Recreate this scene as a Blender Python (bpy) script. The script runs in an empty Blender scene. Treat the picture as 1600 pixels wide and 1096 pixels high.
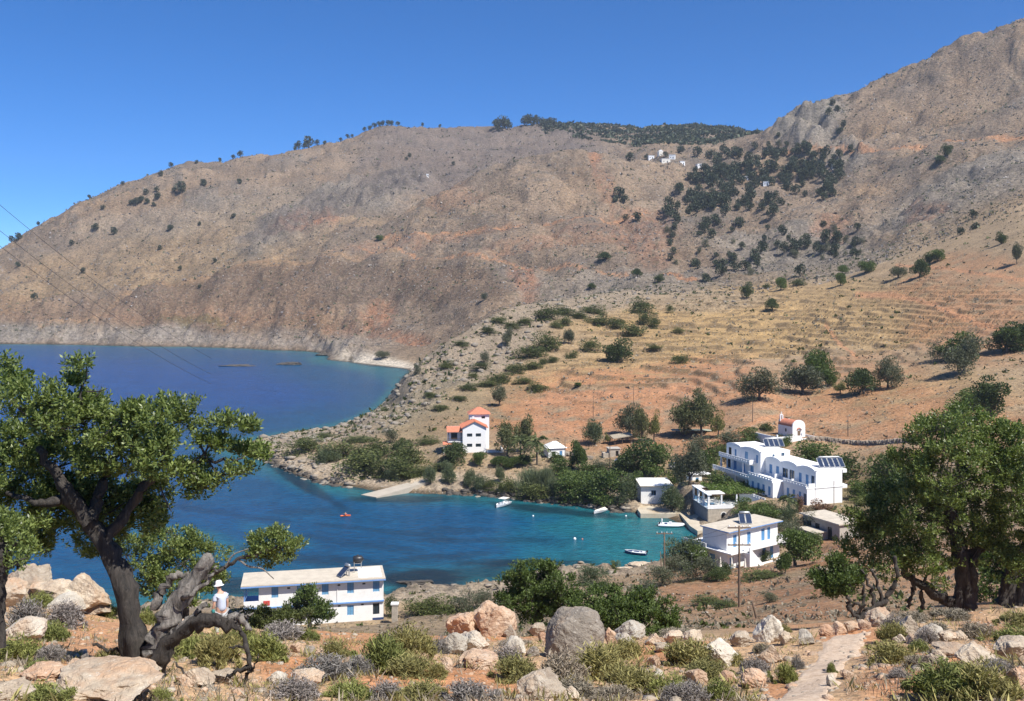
import bpy, bmesh, math, random
import numpy as np
from mathutils import Vector, Matrix, Quaternion, geometry
R = math.radians
sc = bpy.context.scene
C = sc.collection
# ------------------------------------------------------------------ camera, sky, sun, exposure
F, CX, YH, H = 1556.0, 800.0, 450.0, 52.8      # focal length in photo pixels, centre column, horizon row, eye height above the sea
cam = bpy.data.cameras.new('camera'); camo = bpy.data.objects.new('camera', cam); C.objects.link(camo)
cam.sensor_width = 36.0; cam.lens = 36.0*F/1600.0; cam.shift_y = -(548.0-YH)/1600.0
cam.clip_start = 0.2; cam.clip_end = 60000.0
camo.location = (0, 0, H); camo.rotation_euler = (R(90), 0, 0)
sc.camera = camo
SUN_AZ, SUN_EL = 132.0, 54.0                    # azimuth clockwise from the view direction (+Y)
world = bpy.data.worlds.new('World'); sc.world = world; world.use_nodes = True
wn = world.node_tree.nodes; wl = world.node_tree.links
bg = wn['Background']; sky = wn.new('ShaderNodeTexSky')
sky.sky_type = 'NISHITA'; sky.sun_disc = False
sky.sun_elevation = R(SUN_EL); sky.sun_rotation = R(SUN_AZ)
sky.altitude = 5000.0; sky.air_density = 1.0; sky.dust_density = 0.0; sky.ozone_density = 10.0   # clear, dry summer air
hsv = wn.new('ShaderNodeHueSaturation'); hsv.inputs['Saturation'].default_value = 1.15
wl.new(sky.outputs[0], hsv.inputs['Color']); wl.new(hsv.outputs[0], bg.inputs[0]); bg.inputs[1].default_value = 0.118
sun = bpy.data.lights.new('sun', 'SUN'); suno = bpy.data.objects.new('sun', sun); C.objects.link(suno)
sun.energy = 5.0; sun.angle = R(0.53); sun.color = (1.0, 0.95, 0.87)
SV = Vector((math.sin(R(SUN_AZ))*math.cos(R(SUN_EL)), math.cos(R(SUN_AZ))*math.cos(R(SUN_EL)), math.sin(R(SUN_EL))))
suno.rotation_euler = (-SV).to_track_quat('-Z', 'Y').to_euler(); suno.location = (60, -40, 120)
sc.view_settings.view_transform = 'Standard'; sc.view_settings.look = 'None'
sc.view_settings.exposure = 0.55; sc.view_settings.gamma = 1.0
sc.cycles.use_denoising = True
sc.cycles.max_bounces = 6; sc.cycles.diffuse_bounces = 2; sc.cycles.glossy_bounces = 2
sc.cycles.transparent_max_bounces = 4; sc.cycles.transmission_bounces = 2
# ------------------------------------------------------------------ helpers
rng = np.random.default_rng(11)
rnd = random.Random(5)
def perlin(x, y, seed=0):
    x = np.asarray(x, float); y = np.asarray(y, float)
    xi = np.floor(x).astype(np.int64); yi = np.floor(y).astype(np.int64)
    xf = x-xi; yf = y-yi
    def g(ix, iy):
        h = (ix*374761393 + iy*668265263 + seed*974634777) & 0x7fffffff
        h = ((h ^ (h >> 13))*1274126177) & 0x7fffffff
        h = h ^ (h >> 16)
        a = (h % 4096)*(2*math.pi/4096)
        return np.cos(a), np.sin(a)
    u = xf*xf*xf*(xf*(xf*6-15)+10); v = yf*yf*yf*(yf*(yf*6-15)+10)
    def dot(ox, oy):
        gx, gy = g(xi+ox, yi+oy); return gx*(xf-ox)+gy*(yf-oy)
    a = dot(0, 0); b = dot(1, 0); c = dot(0, 1); d = dot(1, 1)
    return 1.5*((a+(b-a)*u)+((c+(d-c)*u)-(a+(b-a)*u))*v)
def fbm(x, y, wl, octs, seed=0, gain=0.5, ridged=False):
    s = 0; a = 1.0; t = 0
    for k in range(octs):
        n = perlin(x/wl+17.3*k, y/wl-9.1*k, seed+k)
        if ridged: n = 1-2*np.abs(n)
        s = s+a*n; t += a; a *= gain; wl *= 0.5
    return s/t
def sstep(a, b, x):
    t = np.clip((x-a)/(b-a), 0, 1); return t*t*(3-2*t)
def pos(u, v, d): return Vector((d*(u-CX)/F, d, H-d*(v-YH)/F))
def dz(v, z): return F*(H-z)/(v-YH)            # depth of a point at height z seen in row v
# ---- materials
def nodemat(name):
    m = bpy.data.materials.new(name); m.use_nodes = True
    nt = m.node_tree; b = nt.nodes['Principled BSDF']
    return m, nt, b
def nd(nt, t, **kw):
    n = nt.nodes.new(t)
    for k, v in kw.items():
        if k.startswith('i_'):
            n.inputs[k[2:].replace('_', ' ')].default_value = v
        else: setattr(n, k, v)
    return n
def noise(nt, co, scale, detail=4, rough=0.6, dist=0.0):
    n = nd(nt, 'ShaderNodeTexNoise'); n.inputs['Scale'].default_value = scale
    n.inputs['Detail'].default_value = detail; n.inputs['Roughness'].default_value = rough; n.inputs['Distortion'].default_value = dist
    nt.links.new(co, n.inputs['Vector']); return n.outputs['Fac']
def ramp(nt, fac, stops):
    r = nd(nt, 'ShaderNodeValToRGB'); e = r.color_ramp.elements
    while len(e) < len(stops): e.new(0.5)
    for k, (p, c) in enumerate(stops):
        e[k].position = p; e[k].color = (c[0], c[1], c[2], 1) if not isinstance(c, (int, float)) else (c, c, c, 1)
    nt.links.new(fac, r.inputs['Fac']); return r.outputs['Color']
def mixc(nt, fac, a, b, mode='MIX'):
    m = nd(nt, 'ShaderNodeMix', data_type='RGBA', blend_type=mode)
    for s, v in ((0, fac), (6, a), (7, b)):
        if hasattr(v, 'is_output'): nt.links.new(v, m.inputs[s])
        elif s == 0: m.inputs[0].default_value = v
        else: m.inputs[s].default_value = (v[0], v[1], v[2], 1)
    return m.outputs[2]
def bump(nt, h, strength, dist):
    b = nd(nt, 'ShaderNodeBump'); b.inputs['Strength'].default_value = strength; b.inputs['Distance'].default_value = dist
    nt.links.new(h, b.inputs['Height']); return b.outputs['Normal']
def plain(name, col, rough=0.7, vary=0.12, scale=3.0, bmp=0.0, metal=0.0, stain=None, space='Object'):
    m, nt, b = nodemat(name)
    co = nd(nt, 'ShaderNodeTexCoord').outputs[space]
    n = noise(nt, co, scale, 5, 0.65)
    lo = tuple(c*(1-vary) for c in col); hi = tuple(min(1, c*(1+vary)) for c in col)
    c = ramp(nt, n, [(0.3, lo), (0.7, hi)])
    if stain:
        n2 = noise(nt, co, scale*0.35, 6, 0.7)
        f = ramp(nt, n2, [(0.52, 0.0), (0.75, 1.0)])
        c = mixc(nt, f, c, stain)
    nt.links.new(c, b.inputs['Base Color'])
    b.inputs['Roughness'].default_value = rough; b.inputs['Metallic'].default_value = metal
    if bmp: nt.links.new(bump(nt, noise(nt, co, scale*6, 4, 0.7), bmp, 0.03), b.inputs['Normal'])
    return m
def mesh_obj(name, verts, faces, mats, parent=None, smooth=False, mat_idx=None):
    me = bpy.data.meshes.new(name)
    me.from_pydata(verts, [], faces)
    for m in (mats if isinstance(mats, (list, tuple)) else [mats]): me.materials.append(m)
    if mat_idx is not None: me.polygons.foreach_set('material_index', mat_idx)
    if smooth: me.polygons.foreach_set('use_smooth', [True]*len(me.polygons))
    me.update()
    o = bpy.data.objects.new(name, me); C.objects.link(o)
    if parent: o.parent = parent
    return o
def fast_mesh(name, V, Fq, mats, smooth=False, mat_idx=None):
    """V (n,3) array, Fq (m,k) index array with k = 3 or 4"""
    V = np.asarray(V, np.float32); Fq = np.asarray(Fq, np.int32)
    me = bpy.data.meshes.new(name); k = Fq.shape[1]; m = len(Fq)
    me.vertices.add(len(V)); me.vertices.foreach_set('co', V.ravel())
    me.loops.add(m*k); me.loops.foreach_set('vertex_index', Fq.ravel())
    me.polygons.add(m); me.polygons.foreach_set('loop_start', np.arange(0, m*k, k, dtype=np.int32))
    try: me.polygons.foreach_set('loop_total', np.full(m, k, np.int32))
    except Exception: pass
    for mm in (mats if isinstance(mats, (list, tuple)) else [mats]): me.materials.append(mm)
    if mat_idx is not None: me.polygons.foreach_set('material_index', np.asarray(mat_idx, np.int32))
    if smooth: me.polygons.foreach_set('use_smooth', np.ones(m, bool))
    me.update(calc_edges=True); me.validate()
    return me
def link(name, me, parent=None, loc=None, rz=None, scale=None):
    o = bpy.data.objects.new(name, me); C.objects.link(o)
    if parent: o.parent = parent
    if loc is not None: o.location = loc
    if rz is not None: o.rotation_euler = (0, 0, rz)
    if scale is not None: o.scale = (scale,)*3 if isinstance(scale, (int, float)) else scale
    return o
def tag(o, label, cat, group=None):
    o['label'] = label; o['category'] = cat
    if group: o['group'] = group
    return o
def struct(o, label=None):
    o['kind'] = 'structure'
    if label: o['label'] = label
    return o
def empty(name, loc, rz=0.0):
    o = bpy.data.objects.new(name, None); C.objects.link(o); o.location = loc; o.rotation_euler = (0, 0, rz)
    o.empty_display_size = 0.3
    return o
# ------------------------------------------------------------------ terrain: one height field z(x, y)
# points (u, d, z): u = azimuth column, d = depth in metres, z = height; from rows of the photo where noted
PTS = []; EDG = []
def line(pts):
    last = None
    for (u, d, z) in pts:
        if last is not None:
            (u0, d0, z0) = last
            n = max(1, int(max(abs(u-u0)/45, abs(math.log(d/d0))*400/45)))
            for k in range(1, n+1):
                t = k/n; PTS.append((u0+(u-u0)*t, math.exp(math.log(d0)+(math.log(d)-math.log(d0))*t), z0+(z-z0)*t)); EDG.append((len(PTS)-2, len(PTS)-1))
        else: PTS.append((u, d, z))
        last = (u, d, z)
def V(u, v, d): return (u, d, H-d*(v-YH)/F)
def W(u, v, z=0.0): return (u, F*H/(v-YH), z)
UMIN, UMAX = -700, 2300
CREST = [(-700, 930), (0, 940), (100, 950), (210, 966), (350, 976), (600, 986), (800, 992), (1000, 990), (1200, 985), (1400, 966), (1600, 952), (2300, 935)]
def crest_v(u): return np.interp(u, [c[0] for c in CREST], [c[1] for c in CREST])
def near_z(u, d):
    k = (crest_v(u)-YH)/F-0.0421
    return H-1.6-k*d
for d in (3, 8, 14, 20, 28, 38):
    line([(u, d, float(near_z(u, d))) for u in (UMIN, -300, 0, 100, 210, 350, 475, 600, 800, 1000, 1200, 1400, 1600, UMAX)])
# beyond the near brow, down to the shore
line([V(UMIN, 985, 60), V(0, 990, 60), V(350, 1005, 60), V(640, 1015, 60), V(800, 1010, 60), V(960, 990, 60), V(1100, 976, 60), V(1300, 962, 60), V(1400, 955, 60), V(1600, 945, 60), V(UMAX, 915, 60)])
line([V(UMIN, 980, 100), V(0, 980, 100), V(350, 1005, 100), V(640, 1010, 100), V(800, 990, 100), V(960, 965, 100), V(1155, 948, 99), V(1300, 902, 105), V(1420, 885, 105), V(1600, 880, 100), V(UMAX, 840, 100)])
line([V(UMIN, 955, 140), V(0, 955, 140), V(350, 973, 138), V(500, 977, 138), V(640, 974, 138), V(780, 962, 142), V(960, 925, 140), V(1100, 906, 140), V(1250, 880, 150), V(1420, 850, 150), V(1600, 820, 145), V(UMAX, 760, 140)])
line([(200, 150, 4.2), (380, 149, 4.0), (620, 149, 4.0), V(760, 950, 152), V(900, 915, 158), V(1020, 900, 165), V(1120, 890, 165), V(1220, 868, 172), V(1320, 840, 182), V(1450, 800, 180), V(1600, 760, 175), V(UMAX, 680, 170)])
# near shore, water's edge
NEARSH = [(UMIN, 138, 0), (-300, 140, 0), (0, 150, 0), (200, 163, 0), (380, 167, 0), (480, 168, 0), (600, 171, 0), W(640, 921), W(700, 922), W(770, 917), W(830, 898), W(900, 890), W(960, 893), W(1010, 888), W(1045, 878), W(1075, 868), W(1095, 850), W(1108, 838), W(1100, 828)]
line(NEARSH)
line([(u, d*0.965, 1.5) for (u, d, z) in NEARSH[:-4]])
line([(u, d*1.03, -1.6) for (u, d, z) in NEARSH[:-4]])
# far shore of the inlet with the quay, to the peninsula's tip and back along its seaward side
INLET = [W(1100, 828), W(1065, 822), W(1040, 806), W(1002, 800), W(960, 795), W(900, 787), W(840, 780), W(780, 774), W(700, 769), W(640, 767), W(590, 768), W(540, 757), W(490, 748), W(455, 735), W(425, 720), W(385, 708), W(355, 700), W(372, 692), W(430, 684), W(490, 675), W(548, 664), W(560, 658), W(590, 645), W(610, 625), W(622, 608), W(632, 590), W(642, 577)]
line(INLET)
line([W(1060, 838, -1.5), W(1020, 818, -1.5), W(960, 806, -1.5), W(860, 793, -1.5), W(780, 785, -1.5), W(700, 780, -1.6), W(600, 779, -1.6), W(530, 769, -1.8), W(470, 757, -1.8), W(420, 736, -2), W(330, 708, -2.5), W(330, 693, -2.5), W(430, 675, -3), W(530, 657, -3), W(585, 628, -3), W(605, 605, -3), W(625, 583, -2)])
line([(1120, 225, 2.5), (1060, 236, 1.6), (1002, 240, 1.5), (960, 243, 1.8), (900, 249, 2.2), (840, 255, 2.2), (780, 260, 2.2), (700, 264, 2.0), (640, 266, 1.6), (590, 268, 1.6), (540, 273, 1.8), (490, 284, 1.8), (450, 300, 1.8), (410, 318, 1.8), (400, 330, 1.6), (440, 343, 1.8), (500, 356, 1.8), (560, 380, 3.5)])
# peninsula interior, village flat
line([(450, 318, 3.0), (520, 312, 3.8), (600, 308, 4.5), (690, 292, 5.5), (740, 284, 6.0), (800, 278, 5.5), (860, 272, 5.0), (930, 266, 5.2), (990, 255, 5.6), (1050, 248, 6.5), (1110, 240, 7.0), (1180, 228, 6.5), (1250, 212, 6.5), (1330, 200, 7.5), (1450, 200, 12.0), (1600, 200, 18.0), (UMAX, 200, 30.0)])
line([(560, 345, 4.0), (640, 335, 6.0), (720, 315, 7.5), (790, 320, 9.0), (870, 305, 9.0), (960, 295, 8.8), (1040, 285, 9.0), (1120, 275, 9.6), (1180, 268, 11.5), (1260, 262, 12.2), (1340, 260, 12.4), (1450, 255, 17.0), (1530, 250, 22.0), (1600, 250, 23.5), (UMAX, 250, 42.0)])
line([V(640, 640, 365), V(700, 640, 350), V(780, 632, 355), V(850, 625, 360), V(950, 620, 350), V(1060, 625, 335), V(1180, 607, 318), V(1260, 615, 320), V(1350, 610, 305), V(1430, 600, 300), V(1505, 583, 300), V(1600, 565, 305), V(UMAX, 480, 300)])
line([V(640, 600, 398), V(700, 590, 400), V(800, 580, 405), V(900, 568, 410), V(1000, 570, 410), V(1100, 560, 420), V(1200, 560, 410), V(1300, 550, 400), V(1400, 545, 390), V(1480, 535, 370), V(1560, 520, 360), V(1620, 510, 350), V(UMAX, 400, 330)])
# headland crest and terraces behind
line([V(632, 588, 418), V(655, 566, 432), V(700, 530, 450), V(760, 492, 480), V(800, 474, 515), V(870, 468, 550), V(930, 458, 600), V(1000, 448, 640), V(1100, 440, 660), V(1200, 446, 640), V(1300, 440, 600), V(1400, 425, 550), V(1500, 405, 510), V(1600, 378, 480), V(UMAX, 230, 430)])
line([V(690, 570, 430), V(760, 540, 445), V(850, 515, 470), V(950, 505, 500), V(1050, 505, 510), V(1150, 500, 520), V(1250, 495, 520), V(1350, 480, 500), V(1450, 465, 460), V(1530, 455, 435), V(1600, 440, 425), V(UMAX, 310, 390)])
# beach valley behind the headland
line([W(520, 563), W(560, 568), W(610, 573), W(642, 577)])
line([(510, 720, 2.2), (560, 712, 2.2), (620, 690, 2.5), (680, 640, 3.0), (740, 620, 7.0), (800, 640, 16.0), (860, 680, 30.0), (930, 720, 44.0)])
line([(490, 700, -2.0), (560, 655, -1.5), (620, 640, -1.5)])
# far shore and sea cliffs
FARSH = [W(UMIN, 526), W(-300, 531), W(0, 536), W(100, 537), W(200, 540), W(300, 541), W(400, 544), W(470, 547), W(505, 551), W(520, 563)]
line(FARSH); line([(u, d*0.97, -3) for u, d, z in FARSH])
line([V(UMIN, 500, 1080), V(-300, 512, 1010), V(0, 524, 955), V(100, 520, 955), V(200, 508, 955), V(300, 500, 950), V(400, 500, 930), V(480, 512, 890), V(540, 530, 830), V(600, 545, 770), V(680, 540, 740)])
line([V(UMIN, 470, 1130), V(0, 505, 990), V(100, 490, 1000), V(190, 462, 1000), V(260, 440, 1000), V(350, 424, 1000), V(450, 412, 985), V(560, 402, 960), V(650, 405, 930), V(760, 415, 880), V(850, 420, 850), V(930, 428, 800), V(1020, 425, 780), V(1100, 432, 745)])
line([V(300, 490, 960), V(400, 478, 950), V(500, 480, 910), V(600, 480, 870), V(700, 475, 820), V(790, 462, 770)])
# left mountain
line([V(UMIN, 470, 1250), V(-300, 440, 1230), V(0, 450, 1150), V(150, 430, 1150), V(300, 405, 1150), V(430, 385, 1130), V(520, 380, 1050), V(600, 385, 1020)])
line([V(UMIN, 440, 1400), V(-300, 420, 1330), V(-100, 408, 1300), V(0, 385, 1300), V(60, 345, 1340), V(130, 298, 1400), V(200, 270, 1430), V(280, 240, 1480), V(360, 238, 1520), V(480, 224, 1560), V(550, 205, 1620), V(600, 186, 1680), V(680, 190, 1750), V(760, 190, 1820), V(830, 188, 1880), V(880, 186, 1930), V(960, 192, 1980), V(1040, 194, 2000), V(1110, 197, 2000), V(1180, 210, 1950), V(1260, 240, 1900)])
line([V(100, 400, 1230), V(250, 340, 1300), V(400, 310, 1350), V(520, 290, 1380), V(620, 262, 1450), V(720, 245, 1550), V(850, 230, 1650)])
line([V(400, 372, 1180), V(500, 345, 1190), V(600, 318, 1230), V(660, 295, 1280), V(760, 275, 1380)])
line([V(UMIN, 520, 1900), V(0, 440, 1900), V(300, 320, 1950), V(600, 240, 2100), V(900, 230, 2300), V(1180, 260, 2300), V(1600, 200, 1800), V(UMAX, 150, 1800)])
line([(UMIN, 2900, 0), (0, 2900, 60), (600, 2900, 120), (1200, 2900, 150), (1700, 2900, 150), (UMAX, 2900, 150)])
# middle hill
line([V(600, 355, 1060), V(650, 312, 1090), V(700, 283, 1110), V(760, 258, 1130), V(820, 238, 1140), V(880, 226, 1150), V(930, 230, 1150), V(980, 243, 1160), V(1030, 253, 1170), V(1080, 268, 1160)])
line([V(660, 345, 1020), V(760, 315, 1040), V(860, 290, 1060), V(940, 290, 1050), V(1000, 310, 1040), V(1060, 325, 1020)])
line([V(620, 390, 985), V(720, 375, 960), V(820, 365, 950), V(920, 350, 950), V(1000, 345, 960), V(1080, 345, 960)])
line([V(600, 375, 1130), V(660, 350, 1180), V(720, 325, 1210), V(800, 300, 1230), V(880, 290, 1240), V(960, 290, 1260), V(1020, 275, 1260)])
line([V(700, 300, 1320), V(780, 278, 1380), V(860, 258, 1420), V(940, 262, 1400)])
# village saddle and valley
line([V(1030, 246, 1300), V(1080, 238, 1350), V(1150, 222, 1400), V(1200, 212, 1400), V(1230, 205, 1350)])
line([V(1080, 290, 1120), V(1150, 280, 1120), V(1230, 268, 1120), V(1320, 262, 1080)])
line([V(1050, 375, 880), V(1130, 370, 880), V(1200, 365, 880), V(1300, 350, 860), V(1400, 335, 830)])
line([V(1050, 400, 830), V(1150, 405, 800), V(1250, 400, 760), V(1350, 385, 720)])
# right mountain
line([V(1195, 212, 1290), V(1215, 195, 1250), V(1232, 170, 1240), V(1255, 156, 1240), V(1320, 142, 1240), V(1400, 105, 1230), V(1450, 80, 1220), V(1475, 60, 1210), V(1530, 40, 1190), V(1600, 15, 1160), V(1800, -60, 1100), V(UMAX, -200, 1000)])
line([V(1225, 235, 1180), V(1260, 225, 1150), V(1320, 215, 1120), V(1400, 205, 1090), V(1500, 180, 1080), V(1600, 150, 1060), V(UMAX, 0, 900)])
line([V(1330, 250, 1060), V(1400, 232, 1010), V(1500, 222, 960), V(1600, 212, 920), V(UMAX, 150, 780)])
line([V(1380, 300, 920), V(1450, 285, 860), V(1530, 275, 800), V(1600, 262, 760), V(UMAX, 200, 640)])
line([V(1400, 385, 660), V(1460, 372, 640), V(1520, 350, 630), V(1600, 325, 610), V(UMAX, 240, 540)])
# open sea floor
line([(-700, 300, -14), (-100, 300, -14), (250, 280, -9), (300, 230, -6), (200, 190, -3.5)])
line([(-700, 560, -20), (0, 560, -20), (400, 500, -14), (540, 470, -8)])
line([(450, 235, -5), (600, 230, -5), (750, 220, -4.5), (880, 215, -3.5), (980, 218, -2.8), (1040, 215, -2)])
line([(420, 200, -3.5), (560, 195, -3.5), (700, 195, -3.2), (820, 195, -2.2)])
def build_field():
    P = np.array(PTS); SU = 1.0
    q = np.stack([P[:, 0], 400*np.log(P[:, 1])], 1)
    res = geometry.delaunay_2d_cdt([Vector(a) for a in q], [], [], 0, 0.5)
    vo, tris, orig = res[0], res[2], res[3]
    vz = np.array([np.mean([P[i, 2] for i in o]) for o in orig]); vo = np.array([(a.x, a.y) for a in vo])
    inner = np.linspace(-50, 1650, 600)
    us = np.concatenate([np.linspace(UMIN, -75, 26), inner, np.linspace(1675, UMAX, 26)])
    def lg(a, b, n): return list(np.exp(np.linspace(math.log(a), math.log(b), n, endpoint=False)))
    ds = np.array(lg(3.2, 9, 12)+lg(9, 40, 170)+lg(40, 140, 75)+lg(140, 300, 190)+lg(300, 620, 165)+lg(620, 1350, 150)+lg(1350, 2850, 60)+[2850])
    ss = 400*np.log(ds)
    Zg = np.full((len(ds), len(us)), np.nan)
    for t in tris:
        (a, b, c) = vo[list(t)]; za, zb, zc = vz[list(t)]
        det = (b[0]-a[0])*(c[1]-a[1])-(c[0]-a[0])*(b[1]-a[1])
        if abs(det) < 1e-9: continue
        i0, i1 = np.searchsorted(us, [min(a[0], b[0], c[0])-1e-6, max(a[0], b[0], c[0])+1e-6])
        j0, j1 = np.searchsorted(ss, [min(a[1], b[1], c[1])-1e-6, max(a[1], b[1], c[1])+1e-6])
        if i1 <= i0 or j1 <= j0: continue
        U, S = np.meshgrid(us[i0:i1], ss[j0:j1])
        w1 = ((U-a[0])*(c[1]-a[1])-(c[0]-a[0])*(S-a[1]))/det
        w2 = ((b[0]-a[0])*(S-a[1])-(U-a[0])*(b[1]-a[1]))/det
        w0 = 1-w1-w2; ok = (w0 >= -1e-6) & (w1 >= -1e-6) & (w2 >= -1e-6)
        blk = Zg[j0:j1, i0:i1]; blk[ok] = (w0*za+w1*zb+w2*zc)[ok]
    for j in range(len(ds)):                      # fill the hull's rim
        r = Zg[j]; bad = np.isnan(r)
        if bad.all(): Zg[j] = Zg[j-1] if j else 50
        elif bad.any(): r[bad] = np.interp(us[bad], us[~bad], r[~bad])
    return us, ds, Zg
def gblur(A, s0, s1):
    def k(s): 
        n = int(3*s)+1; x = np.arange(-n, n+1); g = np.exp(-x*x/(2*s*s)); return g/g.sum(), n
    for ax, s in ((0, s0), (1, s1)):
        if s <= 0: continue
        g, n = k(s); Ap = np.pad(A, [(n, n) if a == ax else (0, 0) for a in (0, 1)], mode='edge')
        A = sum(g[i]*(Ap[i:i+A.shape[0], :] if ax == 0 else Ap[:, i:i+A.shape[1]]) for i in range(2*n+1))
    return A
us, ds, Zb = build_field()
Zs = gblur(Zb, 4.0, 4.0)
UU, DD = np.meshgrid(us, ds); XX = DD*(UU-CX)/F; YY = DD
def vrow(Z): return YH+(H-Z)*F/DD
VV = vrow(Zs)                                     # image row of each field point: used to lay out soils, scars and tracks seen in the photo
edge_n = fbm(XX, YY, 60, 4, 3)
edge_f = fbm(XX, YY, 14, 4, 8)
def blobs(lst, soft=0.35, en=0.5):
    """soft union of tilted ellipses (u, v, ru, rv, tilt deg, weight, dmin, dmax) in photo coordinates"""
    M = np.zeros_like(Zs)
    nn = np.where(DD > 250, edge_n, edge_f)
    for (u, v, ru, rv, tl, w, d0, d1) in lst:
        c, s = math.cos(R(tl)), math.sin(R(tl)); du = UU-u; dv = VV-v
        r = np.sqrt(((du*c+dv*s)/ru)**2+((-du*s+dv*c)/rv)**2)+nn*en
        m = w*sstep(1+soft, 1-soft, r)*((DD > d0) & (DD < d1))
        M = np.maximum(M, m)
    return M
def tracks(lst):
    M = np.zeros_like(Zs)
    for (pts, w, d0, d1) in lst:
        D = np.full_like(Zs, 1e9)
        for (a, b) in zip(pts[:-1], pts[1:]):
            ax, ay = a; bx, by = b; L = (bx-ax)**2+(by-ay)**2
            t = np.clip(((UU-ax)*(bx-ax)+(VV-ay)*(by-ay))/L, 0, 1)
            D = np.minimum(D, np.hypot(UU-(ax+t*(bx-ax)), VV-(ay+t*(by-ay))))
        M = np.maximum(M, sstep(w*1.3, w*0.6, D+edge_f*w*0.5)*((DD > d0) & (DD < d1)))
    return M
# ---- masks of what the ground is made of
A = 1e5
rock = blobs([(690, 590, 120, 50, -40, 1, 380, 560), (760, 540, 110, 45, -30, .8, 380, 620), (900, 470, 130, 25, -5, .8, 380, 700), (1010, 440, 120, 30, 0, .8, 500, 820),
    (600, 650, 90, 22, -20, 1, 300, 420), (440, 690, 110, 12, -8, 1, 300, 420),
    (1262, 190, 62, 46, -30, 1, 1000, 1400), (1320, 240, 40, 30, 0, .8, 1000, 1300), (480, 335, 110, 28, -25, .9, 900, 1400), (610, 295, 70, 26, -20, .9, 900, 1500),
    (1500, 295, 150, 36, -18, .85, 600, 1000), (1560, 265, 80, 30, -15, .7, 600, 1000), (1250, 390, 170, 45, 10, .75, 600, 900), (1100, 470, 90, 18, 0, .5, 500, 800),
    (560, 460, 60, 60, 0, .6, 700, 1000), (330, 330, 200, 24, -12, .4, 1000, 1500), (850, 450, 60, 30, 20, .6, 600, 950), (150, 480, 110, 24, -8, .6, 900, 1200), (30, 520, 120, 14, 0, 1, 850, 1050)])
scar = blobs([(480, 348, 55, 13, -14, 1, 900, 1400), (592, 490, 22, 32, 20, 1, 700, 950), (560, 520, 60, 10, 0, .6, 700, 950), (640, 527, 40, 8, 5, .8, 600, 900), (928, 240, 10, 24, -15, .8, 1000, 1200), (945, 290, 14, 40, -20, .5, 900, 1200),
    (820, 432, 22, 34, -25, .8, 700, 950), (1450, 328, 34, 20, 0, .55, 700, 900), (1300, 345, 26, 30, 0, .5, 700, 900), (700, 300, 60, 20, 0, .3, 900, 1200), (350, 500, 140, 10, 0, .5, 850, 1000), (880, 370, 120, 14, -10, .4, 850, 1000), (700, 370, 160, 10, -8, .35, 850, 1100), (1000, 360, 60, 40, 30, .5, 800, 1000)], en=0.8)
soil = blobs([(960, 640, 200, 48, -3, 1, 270, 420), (1130, 600, 120, 40, 0, .9, 290, 450), (820, 655, 60, 30, 0, 1, 280, 400), (1050, 690, 180, 22, 0, .8, 240, 330), (1400, 650, 240, 60, 8, .75, 200, 420), (1320, 590, 130, 30, 0, .6, 280, 420), (1520, 510, 110, 60, 20, .7, 280, 480), (1500, 470, 130, 40, 12, .7, 350, 520), (1560, 425, 90, 24, 10, .6, 400, 560),
    (1180, 930, 200, 60, 12, .75, 42, 200), (1320, 860, 90, 50, 0, .8, 80, 210), (1560, 900, 200, 70, 0, .6, 45, 180), (960, 600, 150, 20, 0, .7, 330, 480)], soft=.5, en=.8)
soil = np.maximum(soil, blobs([(560, 1010, 90, 32, 12, .8, 5, 60), (470, 1040, 60, 16, 0, 1, 5, 40), (690, 1070, 130, 20, 0, 1, 5, 40), (780, 985, 110, 14, 0, 1, 20, 60), (1060, 1020, 60, 14, 0, .9, 5, 60), (1430, 1060, 110, 38, -8, 1, 5, 40), (1330, 992, 50, 12, 0, 1, 20, 50), (110, 1000, 90, 34, 0, .65, 8, 40), (1560, 990, 80, 22, 20, .6, 10, 60), (1230, 1080, 40, 20, 0, .9, 5, 40)], en=1.0))
straw = blobs([(1120, 520, 230, 62, -2, 1, 400, 640), (1350, 500, 140, 50, 10, .8, 380, 600), (950, 580, 130, 30, -8, .8, 370, 500), (1250, 470, 260, 30, 0, .7, 430, 680), (1450, 620, 160, 40, 0, .5, 220, 380), (200, 440, 300, 70, -14, .35, 1000, 1500)], soft=.5)
TERR = blobs([(1150, 530, 300, 75, -4, 1, 330, 640), (1000, 605, 170, 30, 0, .9, 320, 480), (1480, 480, 140, 45, 8, .8, 330, 560)], soft=.4, en=.3)*sstep(1.0, .6, rock)
mount = sstep(560, 800, DD); mid = sstep(45, 70, DD)*(1-mount); near = 1-sstep(40, 60, DD)
# ---- relief
shore = np.clip(np.abs(Zs)/5.0, 0.0, 1.0)
wx = XX+6*fbm(XX, YY, 40, 3, 31); wy = YY+6*fbm(XX, YY, 40, 3, 57)
Z = Zs.copy()
# gullies run down the slope: noise stretched along the fall line of the mountain
big = fbm(wx, wy, 190, 5, 71, .55, True)
Z += mount*np.clip(Zs/40, .1, 1)*(big-0.1)*7*sstep(700, 1100, DD)
Z += mount*np.clip(Zs/25, .15, 1)*fbm(XX, YY, 45, 4, 5)*4.0
Z += mount*(1+1.6*rock)*fbm(XX, YY, 11, 3, 15, .6)*0.9*np.clip(Zs/8, .2, 1)
cl = rock*mount*sstep(900, 1050, DD)
Z += cl*(fbm(wx, wy, 38, 5, 91, .6, True)-.2)*15
gul = fbm(wx, wy, 75, 4, 131, .5, True)
Z -= mount*np.clip(Zs/40, 0, 1)*sstep(.25, .8, gul)*7.0                       # dry gullies
strat = Z/9.0+fbm(XX, YY, 160, 3, 133)*1.6; sf = strat-np.floor(strat)
led = mount*np.clip(Zs/60, 0, 1)*sstep(.05, .5, fbm(XX, YY, 110, 4, 135)+.12)
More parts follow.
